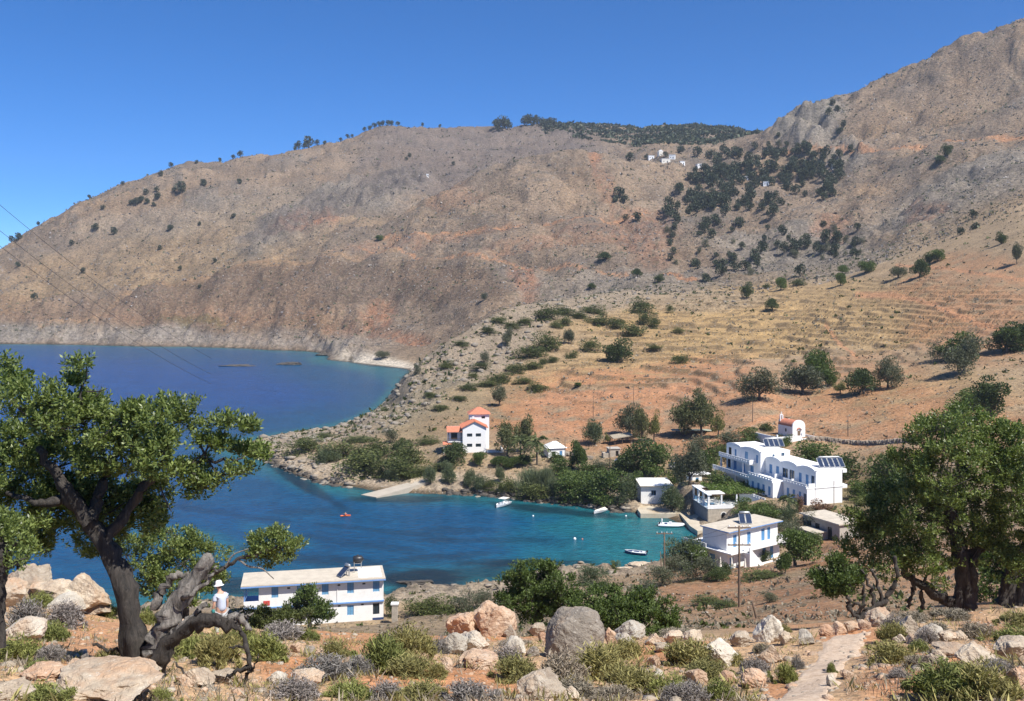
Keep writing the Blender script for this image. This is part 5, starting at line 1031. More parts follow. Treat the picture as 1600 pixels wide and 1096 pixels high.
def plant_village():
    P = [('mound', 470, 706, 70, 26, 'low evergreen shrub nearest the bare tip of the peninsula'), ('mound', 525, 716, 80, 26, 'broad evergreen shrub second from the peninsula tip'), ('mound', 585, 712, 80, 28, 'broad shrub at the back of the peninsula thicket'), ('mound', 560, 738, 90, 38, 'tall rounded shrub at the front of the peninsula thicket'), ('mound', 608, 744, 80, 40, 'dark rounded shrub at the front right of the thicket'), ('mound', 640, 725, 60, 34, 'rounded shrub at the right of the peninsula thicket'), ('tamariskbush', 512, 722, 40, 26, 'pale grey-green shrub on the seaward side of the thicket'), ('greybush', 612, 692, 34, 24, 'dark bush standing up behind the peninsula thicket'), ('darkbush', 625, 712, 36, 30, 'dark bush in the middle of the peninsula thicket'), ('tamariskbush', 612, 752, 24, 26, 'small silvery bush at the landward foot of the thicket'), ('mound', 640, 746, 44, 20, 'low brown-green shrub beside the slipway path'), ('mound', 560, 690, 70, 8, 'flat ground-hugging shrub on bare rock behind the thicket'), ('mound', 510, 684, 50, 7, 'flat ground-hugging shrub far out on bare rock'), ('mound', 672, 692, 44, 10, 'flat green shrub on the slope left of the villa'), ('darkbush', 640, 702, 14, 18, 'small dark bush left of the villa'), ('mound', 690, 733, 40, 12, 'prickly grey-green shrub by the villa path'),
        ('darkbush', 712, 722, 46, 34, 'dark bush in front of the red-roofed villa terrace'), ('greybush', 700, 722, 28, 28, 'grey-leaved bush at the left corner of the villa terrace'),
        ('green', 750, 727, 24, 20, 'clipped round tree leftmost in the avenue before the villa'), ('green', 779, 728, 24, 16, 'clipped round tree second in the avenue before the villa'), ('green', 798, 731, 26, 18, 'clipped round tree third in the avenue before the villa'), ('green', 818, 727, 24, 16, 'clipped round tree nearest the palms in the avenue'),
        ('tamarisk', 673, 756, 22, 26, 'round tamarisk leftmost along the shore path'), ('tamarisk', 702, 757, 24, 28, 'round tamarisk second along the shore path'), ('tamarisk', 697, 738, 22, 16, 'pale tamarisk set back behind the second shore tamarisk'), ('tamarisk', 731, 762, 22, 28, 'round tamarisk third along the shore path'), ('tamarisk', 747, 768, 24, 26, 'round tamarisk fourth along the shore path'), ('tamarisk', 783, 753, 18, 24, 'tamarisk beside the dry yard behind the shore'), ('yellowbush', 781, 768, 17, 18, 'small lime-green bush on the shore rocks'), ('mound', 764, 762, 34, 16, 'dark undergrowth between shore tamarisks'), ('mound', 800, 768, 46, 24, 'dense undergrowth left of the reeds'), ('reed', 832, 766, 46, 46, 'tall silver-green reed clump behind the shore'), ('reed', 856, 764, 36, 44, 'tall silver-green reed clump right of the larger one'), ('mound', 836, 776, 60, 24, 'dense green undergrowth below the reeds'), ('tamarisk', 867, 776, 22, 26, 'round dark tamarisk right of the reeds'),
        ('greenbush', 895, 778, 60, 44, 'dense green bush behind the shore rocks, left one'), ('greenbush', 925, 782, 60, 46, 'dense green bush behind the shore rocks, second from left'), ('greenbush', 955, 784, 60, 50, 'dense green bush behind the shore rocks, third from left'), ('greenbush', 905, 760, 60, 30, 'green bush at the back of the shore thicket'), ('greenbush', 945, 757, 60, 28, 'green bush at the back of the shore thicket below the parked cars'), ('tamarisk', 975, 787, 34, 42, 'dark round tree beside the white boathouse'), ('greenbush', 990, 765, 36, 34, 'green bush against the boathouse wall'), ('greybush', 940, 733, 40, 18, 'grey bush beside the telegraph pole'),
        ('eucalyptus', 793, 714, 38, 54, 'feathery tree right of the villa garden wall'), ('eucalyptus', 820, 708, 34, 56, 'tall feathery tree behind the palms'), ('greenbush', 870, 722, 30, 18, 'green garden bush right of the palms'), ('green', 903, 736, 24, 48, 'slim upright tree beside the telegraph pole'), ('greenbush', 893, 732, 18, 22, 'small garden bush left of the slim upright tree'), ('tamarisk', 930, 694, 34, 36, 'round grey tree alone at the edge of the orange field'), ('pale', 949, 694, 14, 20, 'pale sapling right of the round grey tree'),
        ('olive', 983, 682, 44, 44, 'dark olive left of the shimmering poplars'), ('eucalyptus', 1003, 692, 28, 54, 'upright pale-stemmed tree, left of a pair by the shed'), ('pale', 1022, 690, 26, 54, 'yellow-green upright tree, right of a pair by the shed'), ('eucalyptus', 1068, 682, 46, 56, 'feathery eucalyptus, left of the tall pair over the orchard fence'), ('eucalyptus', 1096, 682, 46, 68, 'tallest feathery eucalyptus of the pair over the orchard fence'), ('pale', 1122, 684, 28, 46, 'thin pale tree right of the tall eucalyptus pair'),
        ('darkbush', 1000, 735, 80, 56, 'large dark bush mass above the boathouse'), ('darkbush', 972, 738, 50, 46, 'dark bush left in the mass above the boathouse'), ('greenbush', 1030, 738, 56, 44, 'green bush right in the mass above the boathouse'), ('olive', 1078, 758, 46, 58, 'dark full tree left of the hotel'), ('greenbush', 1105, 732, 56, 44, 'green bush climbing the bank left of the hotel'), ('greybush', 1090, 715, 50, 36, 'grey-green bush on the bank above the dark full tree'), ('greenbush', 1118, 768, 44, 36, 'green bush below the left hotel balconies'), ('greybush', 1135, 700, 60, 28, 'grey bush on the bank behind the hotel roof'), ('greenbush', 1170, 692, 56, 22, 'green bush between hotel roof and chapel yard'), ('darkbush', 1215, 692, 24, 18, 'dark little bush against the chapel yard wall'), ('greenbush', 1228, 697, 28, 20, 'round bush below the chapel yard wall'), ('darkbush', 1196, 672, 26, 16, 'dark bush behind the left of the chapel yard'),
        ('greenbush', 1275, 728, 74, 44, 'large green bush behind the hotel, left one'), ('darkbush', 1318, 742, 70, 48, 'large dark bush behind the hotel, right one'), ('greenbush', 1372, 775, 56, 60, 'tall dark green bush right of the hotel'), ('greenbush', 1345, 782, 44, 36, 'lighter green bush between hotel and concrete shell'), ('yellowbush', 1352, 790, 40, 14, 'yellowish low growth right of the hotel end wall'),
        ('tamarisk', 1051, 800, 40, 42, 'full tamarisk shading the quay beside the boathouse'), ('greenbush', 1182, 808, 44, 26, 'bright bush below the hotel terrace'), ('tamariskbush', 1231, 822, 36, 40, 'bright feathery bush before the hotel terrace'), ('greybush', 1262, 832, 50, 36, 'grey bush between hotel and lower guest house'), ('oleander', 1283, 802, 46, 24, 'brownish flowering shrub along the hotel end wall'), ('oleander', 1251, 800, 22, 34, 'flowering oleander beside the palm'), ('greybush', 1240, 850, 50, 34, 'grey bush behind the lower guest house balcony'),
        ('tamarisk', 1067, 886, 62, 46, 'feathery tamarisk on the shore left of the lower guest house'), ('greybush', 1105, 905, 56, 40, 'dark grey bush before the lower guest house terrace'), ('greybush', 1075, 908, 50, 30, 'dusty bush below the feathery tamarisk'), ('darkbush', 1135, 898, 24, 24, 'small dark bush at the guest house corner'), ('green', 1243, 884, 62, 54, 'fig tree with forked stem right of the lower guest house'), ('green', 1227, 898, 26, 36, 'slim young tree in front of the fig tree'), ('darkbush', 1196, 878, 22, 20, 'dark bush at the foot of the white outdoor stair'), ('mound', 1110, 944, 60, 14, 'flat scrub on the red slope left of the telegraph pole'), ('mound', 1190, 906, 70, 14, 'flat scrub on the red slope below the guest house'), ('greybush', 1205, 948, 36, 16, 'dry grey bush on the red slope right of the telegraph pole'), ('mound', 1135, 950, 44, 10, 'low scrub at the foot of the telegraph pole'), ('greybush', 1035, 915, 60, 34, 'dusty bush behind the shore rocks'), ('greybush', 1010, 930, 60, 24, 'dusty low bush right of the leafy carob bushes'),
        ('tamariskbush', 925, 914, 54, 32, 'feathery grey-green bush on the near shore rocks'), ('yellowbush', 960, 890, 17, 18, 'small pale bush alone on the shore rock'), ('darkbush', 935, 925, 60, 20, 'dark scrub below the feathery shore bush'),
        ('mound', 660, 962, 60, 28, 'dense scrub by the shore track, left part'), ('mound', 690, 958, 60, 26, 'dense scrub by the shore track, middle part'), ('greybush', 725, 955, 60, 30, 'dense grey scrub by the shore track, right part'), ('greybush', 755, 950, 44, 28, 'grey scrub beside the gate pillar on the shore track'), ('greenbush', 1160, 806, 44, 26, 'green bush just right of the restaurant stone wall'), ('greenbush', 1205, 818, 50, 28, 'green bush behind the lower guest house roof, left part'), ('greybush', 1220, 836, 44, 26, 'grey bush behind the lower guest house roof, right part'), ('greenbush', 1145, 786, 40, 18, 'green bush beneath the vine canopy edge'), ('mound', 1200, 798, 50, 16, 'low green growth along the hotel terrace foot'), ('greenbush', 1272, 850, 40, 22, 'green bush below the bare concrete forecourt'), ('greenbush', 1090, 886, 50, 34, 'green bush right of the feathery tamarisk'), ('greybush', 1050, 900, 50, 34, 'grey bush left below the feathery tamarisk'), ('darkbush', 1120, 908, 44, 24, 'dark low bush before the guest house parasols'), ('greenbush', 1068, 752, 40, 30, 'green bush between boathouse roof and dark full tree'), ('greybush', 1095, 745, 40, 30, 'grey bush behind the tiny white hut'), ('mound', 1130, 712, 50, 18, 'low bush on the red bank left of the hotel top balcony'), ('greenbush', 870, 745, 50, 26, 'green bush between the reeds and the telegraph pole'), ('greenbush', 920, 745, 50, 24, 'green bush at the foot of the slim upright tree'), ('mound', 660, 742, 40, 16, 'low bush left of the first shore tamarisk'), ('greenbush', 1400, 760, 60, 50, 'green bush half hidden behind the huge carob'),
        ('darkbush', 612, 965, 20, 40, 'bush against the right end of the near guest house')]
    for a in P:
        kind, u, v, w, h, lab = a
        plant(kind, u, v, w, h, lab, dr=(95 if v > 800 else 180, 500))
# ------------------------------------------------------------------ near trees, built limb by limb
def px(u, v, d): return np.array(pos(u, v, d))
def blob_tree(name, label, base, blobs_, limbs, mats, n_spray, leaf=(.075, .034), per=11, seed=1, spread=.13, dd=1.0, cat='tree', twigs=120):
    """base (u, d); blobs_ (u, v, d, r px): clumps of leafy sprays; limbs: list of (points (u, v, d), r0, r1 px, material name)"""
    r = np.random.default_rng(seed); o = at(*base); e = empty(name, o); tag(e, label, cat); ov = np.array(o)
    cs = np.array([px(b[0], b[1], b[2]) for b in blobs_]); rs = np.array([b[3]*b[2]/F for b in blobs_])
    # clumps of sprays at the ends of small branches, with gaps between them
    cl = spread*1.5; nc = max(6, n_spray//13); w = rs**2; w /= w.sum(); kc = r.choice(len(cs), nc, p=w); kc[:min(nc, 3*len(cs))] = np.tile(np.arange(len(cs)), 3)[:nc]; dc = unit(r.normal(size=(nc, 3))+np.array([0, 0, .25]))
    radc = rs[kc]*np.where(r.random(nc) < .22, r.uniform(.2, .75, nc), r.uniform(.78, 1.05, nc)); cc = cs[kc]+dc*radc[:, None]*np.array([1, dd, .85])
    pick = r.integers(0, nc, n_spray); k = kc[pick]; off = unit(r.normal(size=(n_spray, 3))); off[:, 2] = np.abs(off[:, 2])*.7-.15
    dirs = unit(dc[pick]*.6+off); c = cc[pick]+off*(cl*r.uniform(.35, 1.1, n_spray)*r.uniform(.7, 1.5, nc)[pick])[:, None]
    ax = unit(dirs*.65+np.array([0, 0, .9])+r.normal(size=c.shape)*.35)         # each spray grows outward and up
    P = np.repeat(c, per, 0); A_ = np.repeat(ax, per, 0); t = np.tile(np.linspace(-.5, 1, per), n_spray)
    side = unit(np.cross(A_, r.normal(size=A_.shape)))
    P = P+A_*(t*spread)[:, None]
    N = A_*(.35+.5*np.clip(t, 0, 1))[:, None]+side*(1.0-.45*np.clip(t, 0, 1))[:, None]
    V_, F_ = leaves(P, N, leaf[0], leaf[1], r, .08)
    link('crown', fast_mesh('crown', V_-ov, F_, FO[mats]), e)
    byname = {}
    for (pts, r0, r1, nm, mt) in limbs:
        g = byname.setdefault((nm, mt, len(byname) if nm != 'twig' else -1), Geo())
        q = smooth_path([px(*p) for p in pts], max(6, 4*len(pts))); d = pts[0][2]; nn = len(q)
        if r0 > 8:                                                      # gnarled wood: wander and swell
            q[1:-1] += r.normal(size=(nn-2, 3))*r0*d/F*(.07 if 'trunk' in nm else .13)
        rr_ = np.linspace(r0, r1, nn)*d/F*(1+r.normal(size=nn)*.09)
        if 'trunk' in nm: rr_ *= 1+.35*np.exp(-np.arange(nn)/1.6)        # flare at the root
        elif r0 > 2: q[1:-1] += r.normal(size=(nn-2, 3))*2.0*d/F
        g.path(q-ov, rr_, 16 if r0 > 8 else 7, r, 0.0, ridge=.16 if r0 > 6 else 0)
    # fine twigs inside the crown
    g = Geo()
    for i in r.choice(n_spray, min(twigs, n_spray), replace=False):
        b0 = cs[k[i]]+r.normal(size=3)*rs[k[i]]*.25; g.path([b0-ov, (b0+c[i])/2-ov+r.normal(size=3)*rs[k[i]]*.12, c[i]-ov], [.02, .014, .006], 4)
    if g.V: byname[('twigs', BK.name, 'x')] = g
    for (nm, mt, _), g in byname.items():
        p = g.obj(nm, bpy.data.materials[mt], e, True)
        if nm in ('twigs', 'twig'): p['kind'] = 'stuff'
    return e
def near_trees():
    B, Gy = BK.name, BKG.name; D = 16.6
    crown = [(60, 650, 55), (118, 665, 52), (185, 668, 45), (245, 668, 36), (292, 662, 26), (35, 715, 55), (105, 725, 62), (185, 728, 62), (250, 716, 42), (20, 780, 55), (90, 790, 58), (160, 795, 58), (222, 775, 42), (20, 608, 26), (122, 640, 24), (30, 835, 38), (75, 842, 34), (150, 845, 40), (232, 815, 26), (-30, 690, 60), (-60, 760, 60),
        (355, 665, 17), (393, 671, 9), (345, 700, 13), (378, 714, 15), (409, 708, 9), (374, 740, 14), (328, 760, 16), (300, 768, 11), (275, 745, 18), (312, 735, 11), (12, 580, 13), (127, 572, 6), (118, 600, 9), (255, 640, 15), (286, 641, 13), (205, 645, 20), (150, 640, 20), (325, 690, 8)]
    bl = [(u, v, D+(.7 if v > 770 and u > 60 else rnd.uniform(-.9, .9)*min(1, r/45)), r*.9) for (u, v, r) in crown]
    limbs = [([(213, 1058, D), (205, 975, D), (190, 905, D), (168, 855, D), (140, 815, D+.1), (112, 770, D+.2)], 19, 9, 'trunk', B), ([(140, 815, D), (100, 760, D-.2), (60, 700, D-.2)], 12, 5, 'limb', B), ([(140, 810, D), (165, 745, D+.3), (190, 690, D+.3)], 11, 4, 'limb', B), ([(165, 845, D), (205, 790, D+.2), (240, 740, D+.2), (262, 700, D)], 9, 4, 'limb', B), ([(112, 775, D), (60, 790, D-.4), (10, 770, D-.5)], 8, 3, 'limb', B),
        ([(232, 1060, D-.1), (252, 990, D-.1), (276, 945, D-.1), (308, 900, D-.1), (327, 870, D-.1)], 21, 10, 'broken_trunk', Gy), ([(236, 1055, D-.2), (262, 1005, D-.3), (298, 972, D-.35), (338, 970, D-.4), (372, 980, D-.4)], 14, 7, 'low_branch', B),
        ([(240, 950, D), (262, 908, D), (284, 893, D), (296, 908, D)], 8, 3.5, 'dead_branch', Gy), ([(270, 990, D-.3), (305, 960, D-.3), (322, 942, D-.3)], 7, 3, 'dead_branch', Gy), ([(372, 980, D-.4), (385, 1005, D-.5), (391, 1040, D-.5), (383, 1070, D-.5), (345, 1082, D-.4), (290, 1082, D-.3), (245, 1064, D-.2)], 4.2, 3, 'drooping_branch', B), ([(345, 975, D-.4), (368, 962, D-.4), (384, 972, D-.4), (392, 985, D-.4)], 8, 3, 'dead_branch', Gy), ([(391, 1040, D-.5), (370, 1050, D-.5), (352, 1062, D-.4)], 4.5, 2, 'dead_branch', B), ([(383, 1070, D-.5), (360, 1092, D-.6), (310, 1096, D-.6)], 4, 2, 'dead_branch', B), ([(386, 1008, D-.5), (372, 1014, D-.5), (358, 1012, D-.5)], 2.6, 1, 'dead_branch', B), ([(388, 1052, D-.5), (400, 1040, D-.6), (404, 1022, D-.6)], 2.4, .8, 'dead_branch', B), ([(340, 1082, D-.4), (322, 1062, D-.4), (318, 1042, D-.4)], 2.6, 1, 'dead_branch', B), ([(372, 978, D-.4), (384, 962, D-.4), (396, 958, D-.4)], 3.4, 1, 'dead_branch', Gy), ([(360, 976, D-.4), (372, 968, D-.5), (380, 950, D-.5)], 2.4, .8, 'dead_branch', Gy), ([(305, 905, D-.1), (318, 885, D), (322, 872, D)], 5, 2, 'dead_branch', Gy), ([(282, 938, D-.2), (300, 930, D-.3), (330, 905, D-.3), (338, 885, D-.3)], 5, 2, 'dead_branch', Gy),
        ([(330, 1080, D-.4), (300, 1062, D-.3), (275, 1035, D-.2)], 3, 1.5, 'dead_branch', B), ([(145, 1008, D), (175, 1016, D), (195, 1022, D)], 2.5, 2, 'dead_branch', B), ([(130, 1024, D-.3), (138, 1042, D-.3), (148, 1062, D-.3)], 7, 6, 'stump', Gy),
        ([(205, 735, D), (250, 730, D), (300, 722, D), (350, 718, D), (380, 716, D)], 4, 1.5, 'twig', B), ([(300, 722, D), (330, 700, D), (352, 675, D)], 2.2, 1, 'twig', B), ([(290, 724, D), (320, 750, D), (335, 762, D)], 2.2, 1, 'twig', B), ([(310, 690, D), (325, 720, D), (340, 742, D), (375, 742, D)], 2, 1, 'twig', B), ([(60, 660, D-.2), (45, 620, D-.2), (15, 585, D-.2)], 3, 1.2, 'twig', B), ([(120, 650, D), (130, 610, D), (135, 572, D)], 2.5, .8, 'twig', B), ([(135, 612, D), (155, 612, D), (168, 607, D)], 1.4, .5, 'twig', B), ([(150, 620, D), (158, 612, D)], 1.2, .5, 'twig', B), ([(215, 650, D), (200, 635, D), (195, 630, D)], 1.2, .5, 'twig', B), ([(250, 760, D), (262, 790, D), (268, 800, D)], 1.5, .6, 'twig', B)]
    blob_tree('carob_tree', 'gnarled carob tree with twisted dark trunk and broken grey limb on the left', (215, D), bl, limbs, 'carob', 6500, (.078, .034), 10, 3, .12)
    D = 15.0
    bl = [(u, v, D+rnd.uniform(-.5, .5), r) for (u, v, r) in [(-20, 830, 40), (20, 850, 26), (40, 862, 16), (-60, 790, 60), (-90, 720, 70), (-60, 860, 40), (25, 880, 14)]]
    blob_tree('carob_tree', 'dark carob tree half out of frame at the left edge', (-6, D), bl, [([(-8, 1010, D), (-4, 940, D), (4, 890, D), (2, 850, D), (-20, 800, D)], 13, 7, 'trunk', B), ([(6, 895, D), (16, 870, D), (24, 845, D)], 5, 2, 'limb', B), ([(4, 890, D), (30, 880, D), (42, 868, D)], 4, 2, 'limb', B)], 'carob', 900, (.06, .026), 10, 5, .12)
    D = 37.0
    bl = [(u, v, D+rnd.uniform(-.9, .9), r) for (u, v, r) in [(262, 845, 40), (300, 862, 32), (330, 878, 28), (285, 905, 46), (240, 900, 40), (325, 915, 26), (215, 870, 34), (300, 935, 34), (345, 893, 16), (428, 850, 22), (405, 864, 15), (452, 862, 17), (420, 876, 14), (398, 848, 9), (440, 838, 12), (395, 872, 9), (462, 850, 8)]]
    blob_tree('carob_tree', 'leafy carob behind the twisted trunk with one long branch towards the near guest house', (290, D), bl, [([(290, 1000, D), (288, 940, D), (280, 890, D)], 7, 4, 'trunk', B), ([(288, 940, D), (320, 900, D), (335, 880, D)], 5, 2, 'limb', B), ([(320, 905, D-1), (350, 888, D-1), (372, 874, D-1), (396, 868, D-1), (425, 858, D-1), (445, 855, D-1)], 3.4, 1.4, 'limb', B), ([(372, 874, D-1), (388, 886, D-1), (410, 888, D-1), (428, 905, D-1)], 1.8, .8, 'limb', Gy), ([(352, 886, D-1), (364, 866, D-1), (388, 858, D-1)], 1.8, .8, 'limb', Gy)], 'carob', 2700, (.10, .055), 10, 7, .17)
    # the big carob on the right
    D = 44.0
    crown = [(1480, 688, 48), (1535, 692, 50), (1595, 715, 55), (1435, 725, 42), (1490, 740, 60), (1555, 755, 62), (1615, 775, 62), (1400, 775, 42), (1440, 800, 58), (1500, 805, 60), (1565, 825, 55), (1365, 825, 38), (1345, 850, 28), (1390, 850, 45), (1440, 865, 42), (1600, 850, 50), (1350, 880, 24), (1400, 890, 32), (1462, 893, 30), (1520, 862, 34), (1655, 740, 70), (1670, 830, 70), (1700, 770, 80), (1375, 805, 30), (1338, 815, 18), (1580, 890, 28), (1510, 650, 18), (1455, 668, 18), (1425, 690, 14), (1625, 690, 30), (1570, 672, 22)]
    bl = [(u, v, D+rnd.uniform(-2.2, 2.2)*min(1, r/50), r*.95) for (u, v, r) in crown]
    limbs = [([(1500, 952, D), (1508, 905, D), (1503, 865, D), (1490, 825, D), (1480, 780, D)], 13, 8, 'trunk', B), ([(1510, 952, D-.2), (1520, 920, D-.2), (1518, 880, D-.2), (1535, 840, D)], 10, 6, 'trunk', B), ([(1570, 945, D), (1578, 900, D), (1592, 865, D), (1615, 830, D)], 11, 6, 'trunk', B), ([(1590, 945, D), (1596, 900, D), (1600, 870, D)], 7, 4, 'trunk', B), ([(1500, 945, D), (1472, 935, D), (1445, 918, D), (1415, 900, D), (1395, 870, D)], 9, 4, 'limb', B), ([(1505, 865, D), (1540, 855, D), (1562, 845, D)], 7, 3, 'limb', B), ([(1490, 825, D), (1450, 790, D), (1425, 760, D)], 7, 3, 'limb', B), ([(1418, 950, D), (1428, 920, D), (1425, 890, D)], 4, 2.5, 'limb', B), ([(1480, 780, D), (1500, 730, D), (1520, 700, D)], 6, 2.5, 'limb', B), ([(1440, 950, D), (1440, 925, D), (1450, 895, D)], 4, 2, 'limb', B)]
    blob_tree('carob_tree', 'huge spreading carob tree with twin trunks on the right', (1505, D), bl, limbs, 'carob', 12500, (.13, .066), 9, 11, .22, 1.0, twigs=260)
    D = 41.0
    bl = [(u, v, D+rnd.uniform(-.6, .6), r) for (u, v, r) in [(1308, 908, 30), (1292, 925, 16), (1325, 918, 20), (1310, 890, 18), (1338, 905, 12), (1285, 908, 10)]]
    blob_tree('carob_bush', 'small round bush on crooked bare stems left of the huge carob', (1345, D), bl, [([(1340, 967, D), (1326, 952, D), (1324, 935, D), (1316, 915, D)], 3.4, 2.2, 'stem', B), ([(1340, 967, D), (1362, 952, D), (1388, 935, D), (1402, 905, D), (1398, 870, D)], 5, 2.8, 'stem', B), ([(1335, 962, D), (1352, 940, D), (1350, 918, D), (1338, 900, D)], 3, 2, 'stem', B), ([(1368, 948, D), (1362, 920, D), (1345, 890, D)], 3.4, 2, 'stem', B), ([(1380, 950, D), (1374, 918, D), (1360, 890, D)], 3, 2, 'stem', B), ([(1322, 948, D), (1340, 944, D), (1360, 952, D)], 2.4, 2, 'stem', B)], 'green', 1000, (.12, .06), 9, 13, .2)
    D = 62.0
    bl = [(u, v, D+rnd.uniform(-1, 1), r) for (u, v, r) in [(1540, 900, 34), (1570, 885, 36), (1600, 900, 36), (1545, 925, 26), (1590, 930, 26), (1635, 900, 40)]]
    blob_tree('green_bush', 'bright green bush behind the trunks of the huge carob', (1570, D), bl, [([(1570, 950, D), (1570, 920, D), (1565, 895, D)], 4, 2, 'stem', B)], 'green', 1500, (.17, .11), 8, 15, .28, cat='shrub')
    D = 56.0
    bl = [(u, v, D+rnd.uniform(-1, 1), r) for (u, v, r) in [(800, 925, 26), (845, 908, 30), (880, 922, 26), (830, 940, 34), (870, 945, 28), (792, 948, 18), (815, 900, 20), (860, 893, 14), (835, 965, 24)]]
    blob_tree('carob_bush', 'bushy green carob just beyond the brow, left of a lower bush', (838, D), bl, [([(835, 995, D), (840, 965, D), (838, 935, D)], 6, 3, 'trunk', B), ([(840, 965, D), (865, 940, D), (875, 925, D)], 4, 2, 'limb', B)], 'green', 2400, (.13, .085), 9, 17, .22)
    D = 50.0
    bl = [(u, v, D+rnd.uniform(-1.4, 1.4), r) for (u, v, r) in [(915, 960, 30), (950, 945, 30), (985, 942, 28), (1015, 950, 28), (1035, 962, 22), (975, 968, 32), (930, 975, 24), (1010, 975, 26), (895, 970, 16), (1045, 975, 12)]]
    blob_tree('carob_bush', 'broad low green bush behind the big grey boulder', (965, D), bl, [([(965, 1000, D), (968, 970, D), (960, 945, D)], 5, 3, 'stem', B), ([(968, 975, D), (1000, 960, D), (1020, 950, D)], 4, 2, 'stem', B)], 'green', 2900, (.125, .08), 9, 19, .2)
    D = 120.0
    bl = [(u, v, D+rnd.uniform(-1, 1), r) for (u, v, r) in [(482, 945, 22), (500, 952, 18), (466, 955, 16), (478, 932, 14), (490, 965, 16), (508, 962, 10)]]
    blob_tree('fig_tree', 'round green tree standing before the near guest house', (484, D), bl, [([(484, 985, D), (484, 960, D), (482, 940, D)], 3, 1.6, 'trunk', B)], 'green', 1000, (.26, .17), 8, 21, .4)
    D = 39.0
    for (u0, lab) in ((405, 'dense green scrub on the brow left of the near guest house'), (445, 'dense brown-green scrub on the brow below the near guest house windows')):
        bl = [(u0+x, 968+y, D+rnd.uniform(-.6, .6), r) for (x, y, r) in [(-25, 0, 15), (0, -3, 17), (25, 2, 15), (10, 8, 14), (-12, 9, 14)]]
        blob_tree('brow_scrub', lab, (u0, D), bl, [([(u0, 985, D), (u0, 970, D)], 2, 1, 'stem', B)], 'mound', 900, (.07, .04), 9, 23+u0, .12, cat='shrub')
# ------------------------------------------------------------------ rocks
def rock_mat(name, base, pale, dark, red):
    m, nt, b = nodemat(name); geo = nd(nt, 'ShaderNodeNewGeometry').outputs['Position']; oi = nd(nt, 'ShaderNodeObjectInfo').outputs['Random']
    n1_ = noise(nt, geo, 2.2, 6, .7, .6); n2_ = noise(nt, geo, 7.0, 5, .7)
    c = ramp(nt, n1_, [(.3, dark), (.5, base), (.68, pale)])
    c = mixc(nt, ramp(nt, noise(nt, geo, 1.1, 4, .65), [(.5, 0.0), (.66, .75)]), c, red)
    c = mixc(nt, ramp(nt, noise(nt, geo, 12, 2, .8), [(.63, 0.0), (.69, .5)]), c, (.62, .59, .53))
    c = mixc(nt, 1.0, c, ramp(nt, oi, [(0, (.8, .8, .8)), (1, (1.15, 1.12, 1.08))]), 'MULTIPLY')
    nt.links.new(c, b.inputs['Base Color']); b.inputs['Roughness'].default_value = .95; nt.links.new(bump(nt, n2_, 1.0, .09), b.inputs['Normal']); return m
MR_P = rock_mat('limestone_pale', (.44, .37, .285), (.55, .49, .40), (.27, .21, .16), (.45, .28, .17)); MR_H = rock_mat('limestone_weathered', (.30, .265, .215), (.40, .36, .30), (.19, .165, .135), (.33, .25, .18)); MR_G = rock_mat('limestone_grey', (.25, .22, .185), (.33, .295, .25), (.17, .15, .125), (.28, .21, .15)); MR_D = rock_mat('limestone_wet', (.075, .066, .056), (.13, .115, .095), (.04, .036, .03), (.10, .08, .06)); MR_R = rock_mat('limestone_reddish', (.50, .36, .25), (.58, .48, .38), (.34, .21, .14), (.48, .25, .14)); MR_W = rock_mat('limestone_white', (.50, .46, .39), (.62, .59, .53), (.31, .27, .22), (.42, .31, .22))
def rock_mesh(name, seed, mat, sub=4, amp=.42, ang=1.0, sq=1.0):
    bm = bmesh.new(); bmesh.ops.create_icosphere(bm, subdivisions=sub, radius=1); r = random.Random(seed)
    pl = []                                                    # cut by random planes for an angular block, then weather it
    for k in range(13):
        n = Vector((r.gauss(0, 1), r.gauss(0, 1), r.gauss(0, .8))).normalized(); pl.append((n, r.uniform(.5, .85)))
    co = np.array([v.co for v in bm.verts])
    if sq < 1: co = np.sign(co)*np.abs(co)**sq
    for n, h in pl:
        d_ = co @ np.array(n); co -= np.clip(d_-h, 0, None)[:, None]*np.array(n)*.92*ang
    s1 = fbm(co[:, 0]*1+seed, co[:, 1]+co[:, 2]*.7, .8, 4, seed)*amp*.6+fbm(co[:, 2]+seed, co[:, 0]-co[:, 1]*.6, .35, 3, seed+3)*amp*.3+fbm(co[:, 1]-seed, co[:, 2]+co[:, 0]*.8, .16, 3, seed+5)*amp*.2
    co = co*(1+s1[:, None])
    for v, c in zip(bm.verts, co): v.co = c
    me = bpy.data.meshes.new(name); bm.to_mesh(me); bm.free(); me.materials.append(mat)
    ext = co.max(0)-co.min(0); cen = (co.max(0)+co.min(0))/2
    me.transform(Matrix.Diagonal((1/ext[0], 1/ext[1], 1/ext[2], 1)) @ Matrix.Translation(-Vector(cen)))   # unit box about its centre
    return me
